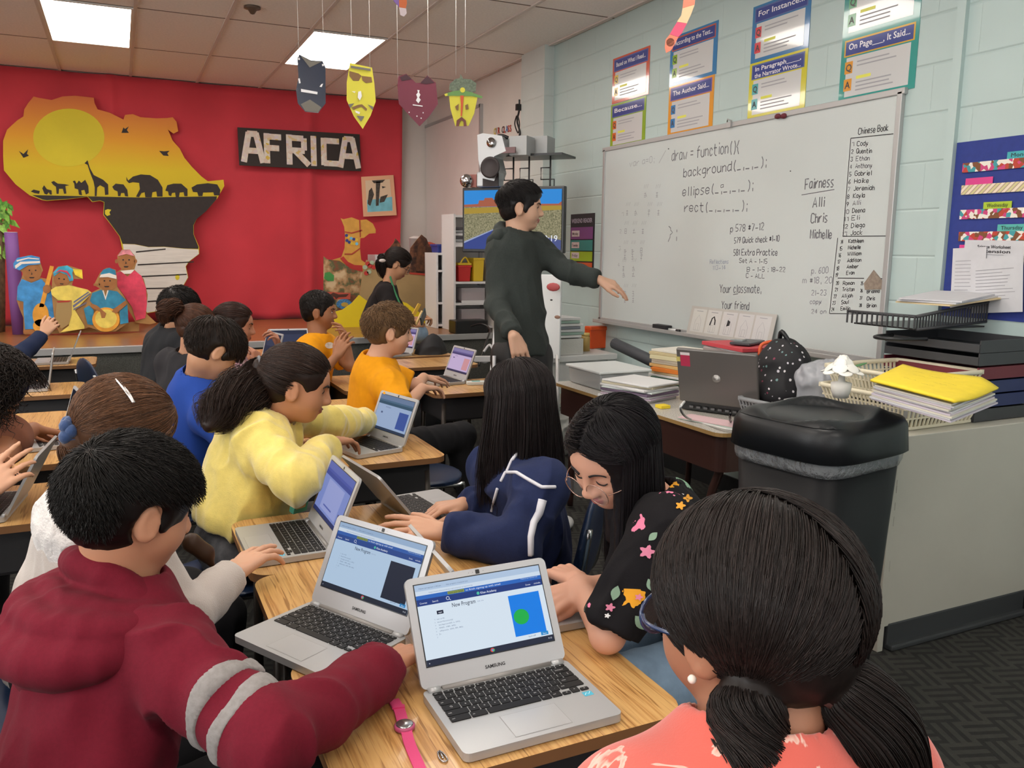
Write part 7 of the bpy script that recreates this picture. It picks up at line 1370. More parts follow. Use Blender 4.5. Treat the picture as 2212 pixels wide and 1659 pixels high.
# ---------------------------------------------------------------- people
fab = lambda n, c, **k: M('fabric_'+n, c, .9, sheen=.02, bump=(420, .25, .002), spec=.2, **k)
denim, blacktr, navytr, greytr = fab('denim', '7f95ab', noise=(30, .12)), fab('black_trousers', '1d1d20'), fab('navy_trousers', '20263a'), fab('grey_trousers', '5a5a5e', noise=(60, .2))
def garm(o, name, fn, mat, h=.005, smooth=2, parent=None, folds=None):
    f = Field(h); fn(f); return field_obj(f, name, mat, parent or o['p'], None, smooth, folds)
def sleeve_band(o, key, t0, t1, mat, name, r=.0605, folds=None):
    S_, E_, W_, A = o['arms'][key]; d = nrm(E_-S_); L_ = np.linalg.norm(E_-S_); a, b_ = S_+d*L_*t0, S_+d*L_*t1
    f = Field(.003); f.cone(S_, E_, r*1.03, (r-.006)*1.03, 0, clip=[(b_, d), (a, -d)]); f.cone(a-d*.02, b_+d*.02, .045, .045, 0, 0, True); return field_obj(f, name, mat, o['top'] if 'top' in o else o['p'], None, 3, folds)
# boy in the maroon hoodie
mar_ = fab('maroon', '6a1526', noise=(160, .07))
pt_ = lambda o, *a: o['G'](*a)
o = person('boy with short black hair in a maroon hoodie with two grey sleeve stripes', P(290, 1095, 1.40), 22, 16, 0, .215, tyaw=28, pel=(-.13, 1.36, .47), neck=P(266, 1275, 1.42), sh=(P(372, 1425, 1.30), P(215, 1330, 1.56)),
    armR=dict(e=P(585, 1600, 1.20), w=onZ(838, 1437, .672), d=V3(.75, .5, -.02), n=V3(0, .15, 1), curl=(.5, .5, .5, .5), L=.15), armL=dict(e=V3(-.02, 1.74, .60), w=V3(.12, 1.80, .46), d=V3(1, .1, -.2), n=V3(0, 0, 1)),
    skin='c08a6c', lip='b5695e', eyes='open', hair='15110f', h=.004, top=dict(name='hoodie', mat=mar_, hood=0, girth=1.08, folds=(.009, 13, 2), arm_r=1.08, h=.005, neckr=.064), pants=blacktr)
def hood1(f, z=1.0):
    nb, tr, sp = o['nb'], o['t_r'], o['spine']; tf = nrm(np.cross(tr, sp)); tf = tf*np.sign(tf @ o['t_f'])
    an = np.linspace(0, 2*math.pi, 21); col = [nb+tr*(.086*math.cos(a))+tf*(.078*math.sin(a)-.004)+sp*(.006-.030*math.sin(a)) for a in an]; f.chain(col, [.019-.003*math.sin(a) for a in an], .012)
    an = np.linspace(-.35, math.pi+.35, 17)
    for dist, side, dz, dz2, rad in ((.050, .100, .012, .000, .020), (.085, .122, -.004, -.030, .024), (.118, .140, -.020, -.062, .030), (.130, .135, -.045, -.110, .036)):
        f.chain([nb+tr*side*math.cos(a)-tf*(.015+dist*max(0, math.sin(a)))+sp*(dz+(dz2-dz)*max(0, math.sin(a))) for a in an], [rad*(.72+.28*max(0, math.sin(a))) for a in an], .010)
    f.ell(nb-tf*.085-sp*.10, (.11, .05, .08), np.stack([tr, tf, sp], 1), .03); f.cone(nb+sp*-.02, nb+nrm(o['c']-nb)*.13, .052, .058, .008, 0, True)
garm(o, 'hood', hood1, mar_, .0045, 2, o['top'], (.003, 16, 9))
gs = fab('grey_stripe', '8d8886', noise=(120, .12)); sleeve_band(o, 'R', .50, .60, gs, 'sleeve_stripe',   .0658, (.009, 13, 2)); sleeve_band(o, 'R', .72, .82, gs, 'sleeve_stripe', .0643, (.009, 13, 2))
garm(o, 'undershirt', lambda f: f.cone(o['nb']-o['spine']*.03+o['t_f']*.05, o['nb']-o['spine']*.13+o['t_f']*.105, .03, .03, 0), fab('mustard', 'b8862a'), .006)
hair_crop(o['p'], o['c'], o['R'], o['s'], '15110f', N=9000, crown=(.05, -.72, .62), L=.62, lift=.11, r=.00075, th=.075, messy=.045, K=8, low=-.62)
# girl in the white fluffy top
fl_ = M('fabric_fluffy_white', 'dcd6d2', .95, sheen=.6, bump=(150, .9, .006), noise=(70, .06)); swt = M('fabric_knit_beige', 'b9aea6', .9, sheen=.4, bump=(380, .5, .003))
o = person('girl with brown ponytail, silver clip and blue scrunchie in a white top typing', P(274, 928, 1.76), 8, 24, 0, .205, tyaw=20, pel=(-.20, 2.10, .47), neck=P(222, 1085, 1.80), sh=(P(285, 1180, 1.70), P(180, 1090, 1.98)),
    armR=dict(e=P(395, 1335, 1.72), w=onZ(506, 1238, .675), d=onZ(610, 1150, .71)-onZ(506, 1238, .675), n=V3(-.05, .05, 1), curl=(.22, .18, .25, .4), thumb=.75, L=.165, cuffpos=.90), armL=dict(e=V3(-.08, 2.32, .60), w=V3(.10, 2.30, .46), d=V3(1, -.1, -.2), n=V3(0, 0, 1)),
    skin='d0a084', eyes='open', ear=False, hair='4a3020', h=.004, top=dict(name='sweater', mat=swt, girth=1.0, cuff=1, folds=(.004, 16, 5), h=.005), pants=blacktr)
def vest(f):
    nb, tr, sp = o['nb'], o['t_r'], o['spine']; f.cone(nb-sp*.06, o['pel']+sp*.08, .112, .112, 0, flat=(o['t_f'].astype(np.float32), 1.2)); f.ell(nb-o['t_f']*.06-sp*.04, (.10, .06, .08), np.stack([tr, o['t_f'], ZA], 1), .04); f.cone(nb-sp*.02, nb+nrm(o['c']-nb)*.13, .062, .066, .01, 0, True)
garm(o, 'vest', vest, fl_, .006, 2, None, (.005, 24, 3))
tie = V3(.05, -.82, -.66); tb = o['c']+o['R'] @ ((HC+HR*nrm(tie)*1.08)*o['s']); hair_tie(o['p'], o['c'], o['R'], o['s'], '573a27', [tie], [[tb+V3(-.012, -.01, -.03), tb+V3(.0, -.01, -.07), tb+V3(.025, .0, -.10)]], N=6500, r=.0007, th=.05, hl=(.44, .05), tail_r=.024, nt=500, ears=False)
scr = M('scrunchie_blue', '24406e', .8, sheen=.4, bump=(160, .4, .004)); q = MB()
for k in range(11): a = k*.571; q.ball(tb+V3(-.012, .0, -.002)+V3(0, math.cos(a)*.020, math.sin(a)*.020)+V3(math.sin(k*3)*.008, 0, 0), (.014, .015, .015), scr, 10)
q.build('scrunchie', o['p'], True); clipm = M('clip_silver', 'd0c8c4', .2, metal=.9); cu = [tiedir(o, x, y, d) for x, y, d in ((253, 816, 1.70), (278, 834, 1.67), (300, 853, 1.65))]; cp = [o['c']+o['R'] @ ((HC+HR*u_*1.135)*o['s']) for u_ in cu]
for k in (-1, 1): q = MB(); q.tube(smooth_path([p_+o['R'] @ V3(0, .004*k*(1-i*.5), 0) for i, p_ in enumerate(cp)], 5), np.linspace(.0016, .004, 11), clipm, 6); q.build('hair_clip', o['p'], True)
ang = P(445, 1195, 1.9); q = Field(.005); q.chain([ang+V3(-.03, 0, .03), ang, ang+V3(.015, 0, -.04)], [.022, .018, .004], .01); V_, Q_, c_ = q.mesh(1); np_mesh('hair_lock', V_, [Q_], [hair_mat('4a3020')], None, np.tile(np.array(lin('3a2618')), (len(V_), 1)), o['p'])
# curly haired child at the left edge
o = person('child with big dark curly hair at the left edge of the photo', P(-26, 838, 2.5), 42, 18, 0, .215, pel=(-.80, 3.05, .42), neck=P(-30, 915, 2.6), armR=dict(e=P(5, 985, 2.45), w=P(72, 926, 2.74), d=V3(.9, .45, -.35), n=V3(0, .1, 1), curl=(.35, .4, .45, .5)), armL=dict(e=V3(-.5, 3.45, .66), w=V3(-.36, 3.72, .67), d=V3(.9, .2, -.2), n=V3(0, 0, 1)),
    skin='a06a4c', eyes='open', hair='1a1412', h=.005, top=dict(name='shirt', mat=fab('rust', '8a5a48'), sleeve=.35, neckr=.07), pants=blacktr)
hair_curly(o['p'], o['c'], o['R'], o['s'], '1c1411', N=2600, size=1.60, L=.11, r=.0016)
# child holding the laptop lid, mostly out of frame
o = person('child in a navy long sleeve reaching to hold a laptop lid at the far left', P(-85, 690, 4.9), 0, 10, 0, .21, pel=(-1.0, 5.1, .47), armR=dict(e=P(38, 772, 4.85), w=P(95, 722, 5.02), d=V3(.5, .15, .75), n=V3(-.2, -.9, .1), curl=(.7, .75, .8, .8), L=.16), armL=dict(e=V3(-.75, 5.4, .7), w=V3(-.6, 5.5, .66), d=V3(1, 0, 0), n=V3(0, 0, 1)), skin='c99b7e', h=.006, top=dict(name='shirt', mat=fab('navy', '1f2944')), pants=navytr)
hair_crop(o['p'], o['c'], o['R'], o['s'], '1a1412', N=1200); garm(o, 'collar', lambda f: f.cone(o['nb']-o['spine']*.02, o['nb']+o['spine']*.02, .078, .07, 0, clip=[]).cone(o['nb']-o['spine']*.03, o['nb']+o['spine']*.1, .062, .062, 0, 0, True), fab('royal', '2a4ca0'))
# hand at the left edge
o = person('child at the left edge whose hand is held up behind a laptop lid', P(-230, 870, 2.25), 0, 10, 0, .21, pel=(-1.06, 2.48, .47), armR=dict(e=P(-125, 1150, 2.05), w=P(-42, 1070, 2.12), d=V3(.62, .25, .55), n=V3(-.3, -.9, .3), curl=(.2, .3, .4, .5), L=.165, thumb=.5), armL=dict(e=V3(-.7, 2.85, .66), w=V3(-.52, 2.8, .66), d=V3(1, 0, 0), n=V3(0, 0, 1)), skin='cf9d80', h=.005, top=dict(name='shirt', mat=fab('teal_shirt', '3a5a5e'), sleeve=.5), pants=blacktr)
hair_crop(o['p'], o['c'], o['R'], o['s'], '2a1c14', N=1200)
# far children
bh = fab('black_hoodie', '26272a')
o = person('child with short black hair in a black hoodie near the stage, seen from behind', P(390, 670, 4.32), 48, 8, 0, .215, tyaw=20, pel=(.16, 4.62, .47), neck=P(372, 725, 4.35), skin='b98a6c', h=.006, eyes=None, armR=dict(e=P(440, 800, 4.15), w=P(480, 800, 4.4), d=V3(1, .3, 0)), armL=dict(e=V3(.4, 4.85, .66), w=V3(.6, 4.9, .66), d=V3(1, 0, 0)), top=dict(name='hoodie', mat=bh, hood=1.25, girth=1.15, r=1.05, folds=(.009, 12, 4)), pants=navytr)
hair_crop(o['p'], o['c'], o['R'], o['s'], '191412', N=1800, messy=.09, th=.08, r=.0012)
o = person('girl with a loose brown bun behind the boy in the blue shirt', P(425, 708, 4.05), 40, 18, 0, .205, pel=(.22, 4.32, .47), neck=P(412, 768, 4.08), skin='c9977a', h=.006, eyes=None, top=dict(name='jacket', mat=fab('charcoal', '2e2d30'), folds=(.008, 12, 7)), pants=blacktr)
tie = V3(-.25, -.75, .35); tb = o['c']+o['R'] @ ((HC+HR*nrm(tie)*1.05)*o['s']); hair_tie(o['p'], o['c'], o['R'], o['s'], '4a2f22', [tie], [[tb+V3(-.03, -.02, .02), tb+V3(-.07, -.03, .0), tb+V3(-.07, -.02, -.06)]], N=1800, r=.0013, th=.05, tail_r=.035, nt=350, wave=.3)
o = person('girl with dark brown hair pulled back in a mauve top, hand at her mouth', P(508, 702, 4.18), -12, 8, 0, .205, pel=(.42, 4.62, .47), neck=P(500, 765, 4.22), skin='a8735a', lip='8a4a44', h=.005, eyes='down', hair='2a1a14', armR=dict(e=P(548, 845, 4.05), w=P(556, 792, 4.08), d=V3(-.05, .2, 1), n=V3(.75, -.6, 0), curl=(.9, .9, .9, .9), L=.15), armL=dict(e=V3(.75, 4.75, .68), w=V3(.78, 4.7, .85), d=V3(-.2, -.2, 1), n=V3(1, 0, 0), curl=(.8, .8, .8, .8)), top=dict(name='sweater', mat=M('fabric_mauve', '98727e', .95, sheen=.4, noise=(120, .2), bump=(200, .5, .004)), folds=(.006, 14, 3)), pants=blacktr)
tie = V3(0, -.95, -.1); tb = o['c']+o['R'] @ ((HC+HR*nrm(tie)*1.05)*o['s']); hair_tie(o['p'], o['c'], o['R'], o['s'], '2e1c16', [tie], [[tb+V3(-.04, 0, -.03), tb+V3(-.06, 0, -.10), tb+V3(-.05, 0, -.2)]], N=1800, r=.0012, th=.045, hl=(.42, .07), tail_r=.03, nt=300)
o = person('boy in a royal blue t-shirt with head bowed over his desk', P(465, 755, 3.2), 12, 38, 0, .215, tyaw=15, pel=(.18, 3.45, .47), neck=P(430, 816, 3.24), sh=(P(455, 905, 3.10), P(415, 850, 3.42)), skin='c08f70', h=.005, eyes='down', hair='241a15', armR=dict(e=P(530, 970, 3.0), w=V3(.62, 3.35, .66), d=V3(1, .2, -.1)), armL=dict(e=V3(.5, 3.75, .64), w=V3(.68, 3.6, .66), d=V3(1, -.2, 0)), top=dict(name='t_shirt', mat=fab('blue', '27489c'), sleeve=.7, folds=(.005, 10, 6), girth=1.05), pants=blacktr)
hair_crop(o['p'], o['c'], o['R'], o['s'], '241a15', N=3500, crown=(0, -.6, .78), L=.8, th=.085, r=.0011, fringe=.45, messy=.03, hl=(.44, .0), bang=-.2)
# girl in yellow
yl = M('fabric_yellow_fleece', 'e3cd6f', .95, sheen=.5, noise=(60, .05), bump=(260, .4, .003))
o = person('girl with a dark ponytail in a pale yellow sweater leaning over her laptop', P(643, 830, 2.56), -14, 16, 0, .225, tyaw=5, pel=(.27, 2.66, .47), neck=P(575, 905, 2.60), sh=(P(560, 955, 2.48), P(604, 890, 2.92)), fat=1.08, skin='b98262', lip='9a5a50', h=.004, eyes='open', hair='211713',
    armR=dict(e=P(640, 1040, 2.36), w=P(715, 955, 2.68), d=V3(.75, .55, -.08), n=V3(0, 0, 1), curl=(.3, .35, .4, .5), L=.15), armL=dict(e=P(706, 914, 3.10), w=P(800, 908, 3.52), cuffpos=.90, d=P(905, 905, 3.70)-P(800, 908, 3.52), n=V3(.1, 0, 1), curl=(.3, .35, .4, .5), L=.165), top=dict(name='sweater', mat=yl, hem=.13, girth=1.12, r=1.08, folds=(.013, 13, 2), h=.006, cuff=0), pants=greytr)
tie = V3(.0, -.96, .05); tb = o['c']+o['R'] @ ((HC+HR*nrm(tie)*1.08)*o['s']); hair_tie(o['p'], o['c'], o['R'], o['s'], '2a1c16', [tie], [[P(565, 838, 2.58), P(520, 860, 2.52), P(475, 890, 2.46), P(450, 925, 2.42)]], N=4500, r=.0009, th=.045, hl=(.43, .06), tail_r=.070, nt=2200, wave=.24); q = MB(); q.tube([tb+V3(0, math.cos(a)*.022, math.sin(a)*.022) for a in np.linspace(0, 6.28, 13)[:-1]], .005, M('hair_tie_grey', '6a6a6e', .6), 6, True); q.build('hair_tie', o['p'], True)
# boys in orange
orm = fab('orange', 'dd9410', noise=(40, .05)); logo_ = M('shirt_logo', 'd8cfc4', .8, noise=(60, .3))
o = person('boy with a buzz cut in an orange shirt clapping near the teacher', P(690, 672, 4.92), -20, 3, 0, .215, tyaw=-35, pel=(.97, 5.0, .47), neck=P(686, 735, 4.92), skin='9c6a4b', lip='84504a', h=.005, eyes='open', hair='1c1613', armR=dict(e=P(690, 812, 4.66), w=P(728, 768, 4.70), d=V3(.45, .15, .75), n=V3(-.5, -.7, .2), curl=(.35, .35, .4, .5), L=.17), armL=dict(e=P(755, 790, 4.86), w=P(750, 748, 4.86), d=V3(-.1, .0, .9), n=V3(.9, -.1, .2), curl=(.5, .5, .6, .6), L=.17), top=dict(name='t_shirt', mat=orm, sleeve=.75, girth=1.1, folds=(.006, 10, 1)), pants=navytr, legs=[(P(745, 830, 4.75)*V3(1, 1, 0)+V3(0, 0, .42), None), (P(770, 805, 5.1)*V3(1, 1, 0)+V3(0, 0, .42), None)])
hair_crop(o['p'], o['c'], o['R'], o['s'], '1c1613', N=3500, L=.16, th=.03, lift=.03, r=.0009, hl=(.46, .02), fade=1, bang=.36); decal(o['top'], 'shirt_logo', [disc(712, 746, 10, 7, 12)], logo_)
o = person('boy with wavy light brown hair in an orange shirt typing at the next desk', P(843, 714, 3.68), -10, 6, 0, .21, tyaw=0, pel=P(800, 935, 3.75)*V3(1, 1, 0)+V3(0, 0, .47), neck=P(813, 780, 3.70), sh=(P(842, 835, 3.58), P(800, 800, 3.86)), skin='cf9f84', lip='b8736a', h=.004, eyes='open', hair='4f3826', armR=dict(e=P(868, 888, 3.46), w=P(912, 838, 3.72), d=V3(.85, .45, -.1), n=V3(0, 0, 1), curl=(.3, .3, .35, .45), L=.155), armL=dict(e=P(900, 835, 3.9), w=P(915, 815, 4.05), d=V3(.9, .3, -.1), n=V3(0, 0, 1), L=.15), top=dict(name='t_shirt', mat=orm, sleeve=.85, girth=1.05, folds=(.006, 12, 8), h=.005), pants=blacktr, legs=[(onZ(1000, 940, .44), onZ(990, 1035, .07)), (V3(1.55, 3.98, .43), V3(1.62, 3.95, .07))])
hair_crop(o['p'], o['c'], o['R'], o['s'], '6b5138', N=3500, L=.5, th=.085, lift=.12, r=.0011, wave=.035, messy=.10, fringe=.1)
# seated teacher on the stage
o = person('woman in a black t-shirt with a green lanyard sitting on the stage edge', P(860, 570, 6.9), -22, 30, 0, .235, tyaw=-15, sw=.17, pel=P(808, 715, 7.02)*V3(1, 1, 0)+V3(0, 0, ST+.12), neck=P(838, 620, 6.92), skin='b98868', h=.006, eyes='down', hair='1e1613', armR=dict(e=P(852, 702, 6.62), w=P(888, 702, 6.55), d=V3(.9, .0, .15), n=V3(-.1, -.6, .7), curl=(.8, .9, .9, .9), L=.18), armL=dict(e=P(870, 690, 6.95), w=P(898, 690, 6.72), d=V3(.8, -.2, .25), n=V3(0, .1, 1), curl=(.8, .9, .9, .9), L=.18), top=dict(name='t_shirt', mat=fab('black_tee', '1f1b1c'), sleeve=.9, r=1.08, folds=(.006, 10, 3)), pants=denim, legs=[(P(905, 735, 6.62)*V3(1, 1, 0)+V3(0, 0, ST+.09), P(850, 752, 6.82)*V3(1, 1, 0)+V3(0, 0, ST+.08)), (P(810, 745, 6.80)*V3(1, 1, 0)+V3(0, 0, ST+.10), P(868, 758, 6.85)*V3(1, 1, 0)+V3(0, 0, ST+.08))])
tie = V3(-.1, -.9, -.25); tb = o['c']+o['R'] @ ((HC+HR*nrm(tie)*1.02)*o['s']); hair_tie(o['p'], o['c'], o['R'], o['s'], '1e1613', [tie], [[tb+V3(-.03, 0, -.04), tb+V3(-.02, 0, -.12), tb+V3(.0, 0, -.18)]], N=2000, r=.0016, th=.05, tail_r=.055, nt=400)
part('hair_clip', lambda q: q.ball(P(826, 563, 6.78), (.03, .012, .014), M('clip_pearl', 'd0c4c0', .3), 10), o['p']); part('lanyard', lambda q: q.tube(smooth_path([P(843, 598, 6.80), P(853, 630, 6.72), P(868, 665, 6.66), P(882, 690, 6.60)], 5), .009, M('lanyard_green', '1f6a3f', .6), 6), o['p'])
gl = M('glasses_dark', '2a2426', .3); R_h, s_h, c_h = o['R'], o['s'], o['c']
def specs(o, m, r=.012, round_=False, name='glasses', rad=.0012, dz=-.03, w=.115, hgt=.085, y=.46, lens=True, drop=0):
    G = o['G']; t = MB()
    for k in (-1, 1):
        ring = [G(k*.145+w*math.cos(a), y-.06*abs(k*.145+w*math.cos(a))*1.2, dz+hgt*math.sin(a)) for a in np.linspace(0, 2*math.pi, 21)[:-1]]; t.tube(ring, rad, m, 6, True); t.tube(smooth_path([G(k*(.145+w), y-.035, dz+.02), G(k*.362, .28, dz+.02), G(k*.34, .02, dz+.0), G(k*.32, -.06, dz-.03)], 5), rad, m, 6)
    t.tube([G(-.145+w, y-.02, dz+.01), G(0, y+.0, dz+.03), G(.145-w, y-.02, dz+.01)], rad, m, 6); g = t.build(name, o['p'], True)
    if lens:
        lm_ = M('lens_glass', 'dfe6ea', .02, spec=.8, alpha=.07)
        for k in (-1, 1): q = MB(); q.poly([G(k*.145+w*.97*math.cos(a), y-.003-.06*abs(k*.145+w*math.cos(a))*1.2, dz+hgt*.97*math.sin(a)) for a in np.linspace(0, 2*math.pi, 21)[:-1]], lm_); q.build('lens', g, True)
    return g
specs(o, gl, rad=.002, lens=False)
q = MB(); q.box(P(914, 684, 6.5), (.012, .15, .07), M('phone_dark', '2c3a3c', .3), rotz(-.6) @ rotx(.5)); tag(q.build('phone', bevel=.003), 'dark phone held in the hands of the seated teacher', 'phone')
q = MB(); q.tube([P(898, 702, 6.47), P(912, 672, 6.50)], .010, M('ruler_tan', 'd8b87a', .5), 6); tag(q.build('wooden_stick'), 'light wooden stick held by the seated teacher', 'stick')
q = MB(); q.box(P(900, 668, 6.62), (.03, .012, .10), M('tape_yellow', 'd8b04a', .5), rotx(.3) @ roty(.4)); tag(q.build('yellow_marker', bevel=.003), 'yellow marker sticking up from the hand of the seated teacher', 'marker')
# standing boy
def hood2(f, o):
    nb, tr, sp = o['nb'], o['t_r'], o['spine']; tf = nrm(np.cross(tr, sp)); tf = tf*np.sign(tf @ o['t_f']); an = np.linspace(0, 2*math.pi, 21)
    f.chain([nb+tr*.080*math.cos(a)+tf*(.074*math.sin(a)-.008)+sp*(.020-.042*math.sin(a)) for a in an], [.024-.006*math.sin(a) for a in an], .012); an = np.linspace(-.3, math.pi+.3, 15)
    for dist, side, dz, dz2, rad in ((.065, .102, .022, .012, .028), (.11, .118, -.002, -.035, .036)): f.chain([nb+tr*side*math.cos(a)-tf*(.01+dist*max(0, math.sin(a)))+sp*(dz+(dz2-dz)*max(0, math.sin(a))) for a in an], [rad*(.7+.3*max(0, math.sin(a))) for a in an], .012)
    f.cone(nb+sp*-.02, nb+nrm(o['c']-nb)*.13, .052, .060, .008, 0, True)
hd = fab('charcoal_hoodie', '323735', noise=(140, .08))
o = person('tall boy in a dark charcoal hoodie standing and reaching toward the whiteboard', P(1127, 448, 4.2), -28, 2, 0, .228, tyaw=-72, pel=P(1128, 762, 4.2), neck=P(1114, 512, 4.22), sh=(P(1080, 548, 4.18), P(1160, 535, 4.28)), skin='c39a82', lip='a86a62', h=.0045, eyes='open', hair='1b1717', fat=.92,
    armR=dict(e=P(1074, 660, 4.10), w=P(1110, 726, 3.90), d=V3(.25, -.25, -.9), n=V3(-.1, -.75, .2), curl=(.3, .35, .4, .45), L=.175, thumb=.35), armL=dict(e=P(1218, 585, 4.22), w=P(1296, 605, 4.14), d=V3(.8, -.4, -.3), n=V3(.2, -.5, .7), curl=(.25, .3, .4, .5), L=.165, thumb=.5), top=dict(name='hoodie', mat=hd, hood=0, girth=1.0, r=.98, hem=.03, folds=(.010, 11, 5), arm_r=1.0, h=.006, neckr=.060),
    calves=[(onZ(1165, 900, .0)*V3(0, 0, 0)+P(1165, 905, 4.2)*V3(1, 1, 0)+V3(0, 0, .46), P(1168, 905, 4.22)*V3(1, 1, 0)+V3(0, 0, .10)), (P(1100, 905, 4.15)*V3(1, 1, 0)+V3(0, 0, .46), P(1095, 905, 4.15)*V3(1, 1, 0)+V3(0, 0, .10))])
hp = o['pel']; kR, kL = P(1098, 905, 4.15)*V3(1, 1, 0)+V3(0, 0, .48), P(1166, 905, 4.2)*V3(1, 1, 0)+V3(0, 0, .48)
garm(o, 'shorts', lambda f: (f.cone(hp+o['t_r']*.07, hp-o['t_r']*.07, .095, .095, 0), f.cone(hp+o['t_r']*.07-V3(0, 0, .05), kR, .098, .092, .04, clip=[(kR, V3(0, 0, -1))]), f.cone(hp-o['t_r']*.07-V3(0, 0, .05), kL, .098, .092, .04, clip=[(kL, V3(0, 0, -1))])), M('fabric_shorts_black', '141416', .6, bump=(300, .2, .002)), .008, 2, None, (.007, 9, 3))
for a_ in (P(1168, 905, 4.22), P(1095, 905, 4.15)): garm(o, 'shoe', lambda f: (f.cone(V3(a_[0], a_[1], .09), V3(a_[0], a_[1], .05), .045, .045, 0), f.cone(V3(a_[0], a_[1], .045), V3(a_[0]+.10, a_[1]-.12, .035), .044, .035, .03, clip=[(V3(0, 0, .003), V3(0, 0, -1))])), M('shoe_white', 'd0d0d0', .5), .007)
for k in (-1, 1): part('shorts_stripe', lambda q: q.tube(smooth_path([hp+o['t_r']*.19*k, (hp+o['t_r']*.19*k)*.5+((kR if k > 0 else kL)+o['t_r']*.10*k)*.5, (kR if k > 0 else kL)+o['t_r']*.098*k+V3(0, 0, .02)], 4), .009, wht2, 6), o['p']) if k > 0 else None
garm(o, 'hood', lambda f: hood2(f, o), hd, .006, 2, o['top'], (.004, 14, 9))
hair_crop(o['p'], o['c'], o['R'], o['s'], '1b1717', N=6000, crown=(0, -.7, .7), L=.55, th=.06, lift=.05, r=.0009, messy=.03, fringe=0, hl=(.46, .03), fade=1, bang=.40)
# girl in the navy jacket
nv = fab('navy_jacket', '232c4e', noise=(100, .06)); 
o = person('girl with long dark hair in a navy jacket with white piping, seen from behind', P(1118, 862, 2.38), 112, 14, 0, .205, tyaw=140, pel=(1.08, 2.14, .47), neck=P(1128, 985, 2.38), sh=(P(1065, 1010, 2.60), P(1168, 1050, 2.22)), skin='c4957a', h=.004, eyes=None, hair='1c1515',
    armL=dict(e=P(1118, 1175, 2.12), w=P(955, 1148, 2.17), d=V3(-.80, .42, .12), n=V3(-.1, -.35, .9), curl=(.15, .2, .25, .35), L=.165, thumb=.9, spread=.14), armR=dict(e=P(1062, 1100, 2.5), w=P(1000, 1090, 2.44), d=V3(-.95, .05, -.02), n=V3(0, 0, 1), curl=(.45, .5, .5, .6), L=.155), top=dict(name='jacket', mat=nv, folds=(.010, 13, 4), girth=.96, arm_r=1.1, h=.005, r=1.04), pants=navytr)
def pipe(q):
    nb, sp, tr, tf = o['nb'], o['spine'], o['t_r'], o['t_f']
pipm = M('piping_white', 'd6d6de', .6); gf = o['gf']; cst = caster(o['top'])
def onsurf(x, y, d0, d1, lift=.003):
    for d in np.linspace(d0, d1, 200):
        p_ = P(x, y, d)
        if gf.dist(p_) < 0: return p_-nrm(ray(x, y))*lift
    return P(x, y, (d0+d1)/2)
for nm, px in (('shoulder_piping', [(1082,1040), (1092,1020), (1115,1020), (1140,1035), (1170,1052), (1200,1052)]), ('back_piping', [(1140,967), (1120,975), (1105,995), (1095,1018)]), ('front_piping', [(1075,1055), (1068,1080), (1062,1105)]), ('side_panel', [(1172,1080), (1165,1108), (1152,1130), (1146,1160), (1146,1200)])):
    xy = np.array(px, float); tt = np.linspace(0, len(xy)-1, 8*len(xy)); pp = [cst(np.interp(t, range(len(xy)), xy[:, 0]), np.interp(t, range(len(xy)), xy[:, 1]), .002) for t in tt]; pp = [p_ for p_ in pp if p_ is not None]; part(nm, lambda q: q.tube(pp, .0048 if nm != 'side_panel' else np.linspace(.013, .008, len(pp)), pipm, 6), o['top'])
hair_down(o['p'], o['c'], o['R'], o['s'], '1d1616', N=7000, L=.30, r=.00085, th=.05, fa=.95, flare=.05, sidevol=.05, thm=1.7)
# girl with glasses and floral blouse
flo = M('fabric_floral', '121013', .85, spec=.2, bump=(300, .2, .002)); nt, b, L = nodes(flo); tc = nt.nodes.new('ShaderNodeTexCoord'); vr = nt.nodes.new('ShaderNodeTexVoronoi'); vr.inputs['Scale'].default_value = 15; L.new(tc.outputs['Object'], vr.inputs['Vector']); nz = nt.nodes.new('ShaderNodeTexNoise'); nz.inputs['Scale'].default_value = 55; L.new(tc.outputs['Object'], nz.inputs['Vector'])
sp_ = mathn(nt, 'LESS_THAN', mathn(nt, 'ADD', vr.outputs['Distance'], mathn(nt, 'MULTIPLY', nz.outputs[0], .7)), .66); sx = nt.nodes.new('ShaderNodeSeparateColor'); L.new(vr.outputs['Color'], sx.inputs[0]); cr = ramp(nt, sx.outputs[0], [(0, '121013'), (.42, 'd87a98'), (.56, '7f9f86'), (.70, 'd8d4d4'), (.80, 'd8982a'), (.88, '121013')], 'CONSTANT'); mx = nt.nodes.new('ShaderNodeMix'); mx.data_type = 'RGBA'; L.new(sp_, mx.inputs[0]); mx.inputs[6].default_value = lin('121013'); L.new(cr, mx.inputs[7]); L.new(mx.outputs[2], b.inputs['Base Color'])
o = person('girl with long black hair and thin round glasses in a black floral blouse', P(1322, 982, 1.80), 196, 30, -4, .22, tyaw=170, pel=(1.25, 1.46, .47), neck=P(1405, 1085, 1.84), sh=(P(1395, 1110, 1.98), P(1440, 1150, 1.66)), skin='cf9c84', lip='b86a66', h=.0032, eyes='down', hair='151113', fat=1.0,
    armL=dict(e=onZ(1312, 1372, .662), w=onZ(1312, 1372, .662)+V3(.05, .21, .025), d=V3(-.1, 1, 0), n=V3(0, 0, 1), curl=(.5, .5, .5, .5)), armR=dict(e=P(1365, 1262, 1.86), w=P(1258, 1272, 1.80), d=V3(-.95, .0, -.18), n=V3(-.15, -.3, 1), curl=(.3, .45, .6, .7), L=.155, thumb=.3), top=dict(name='blouse', mat=flo, sleeve=.93, folds=(.009, 14, 2), girth=.98, arm_r=1.0, h=.005), pants=denim)
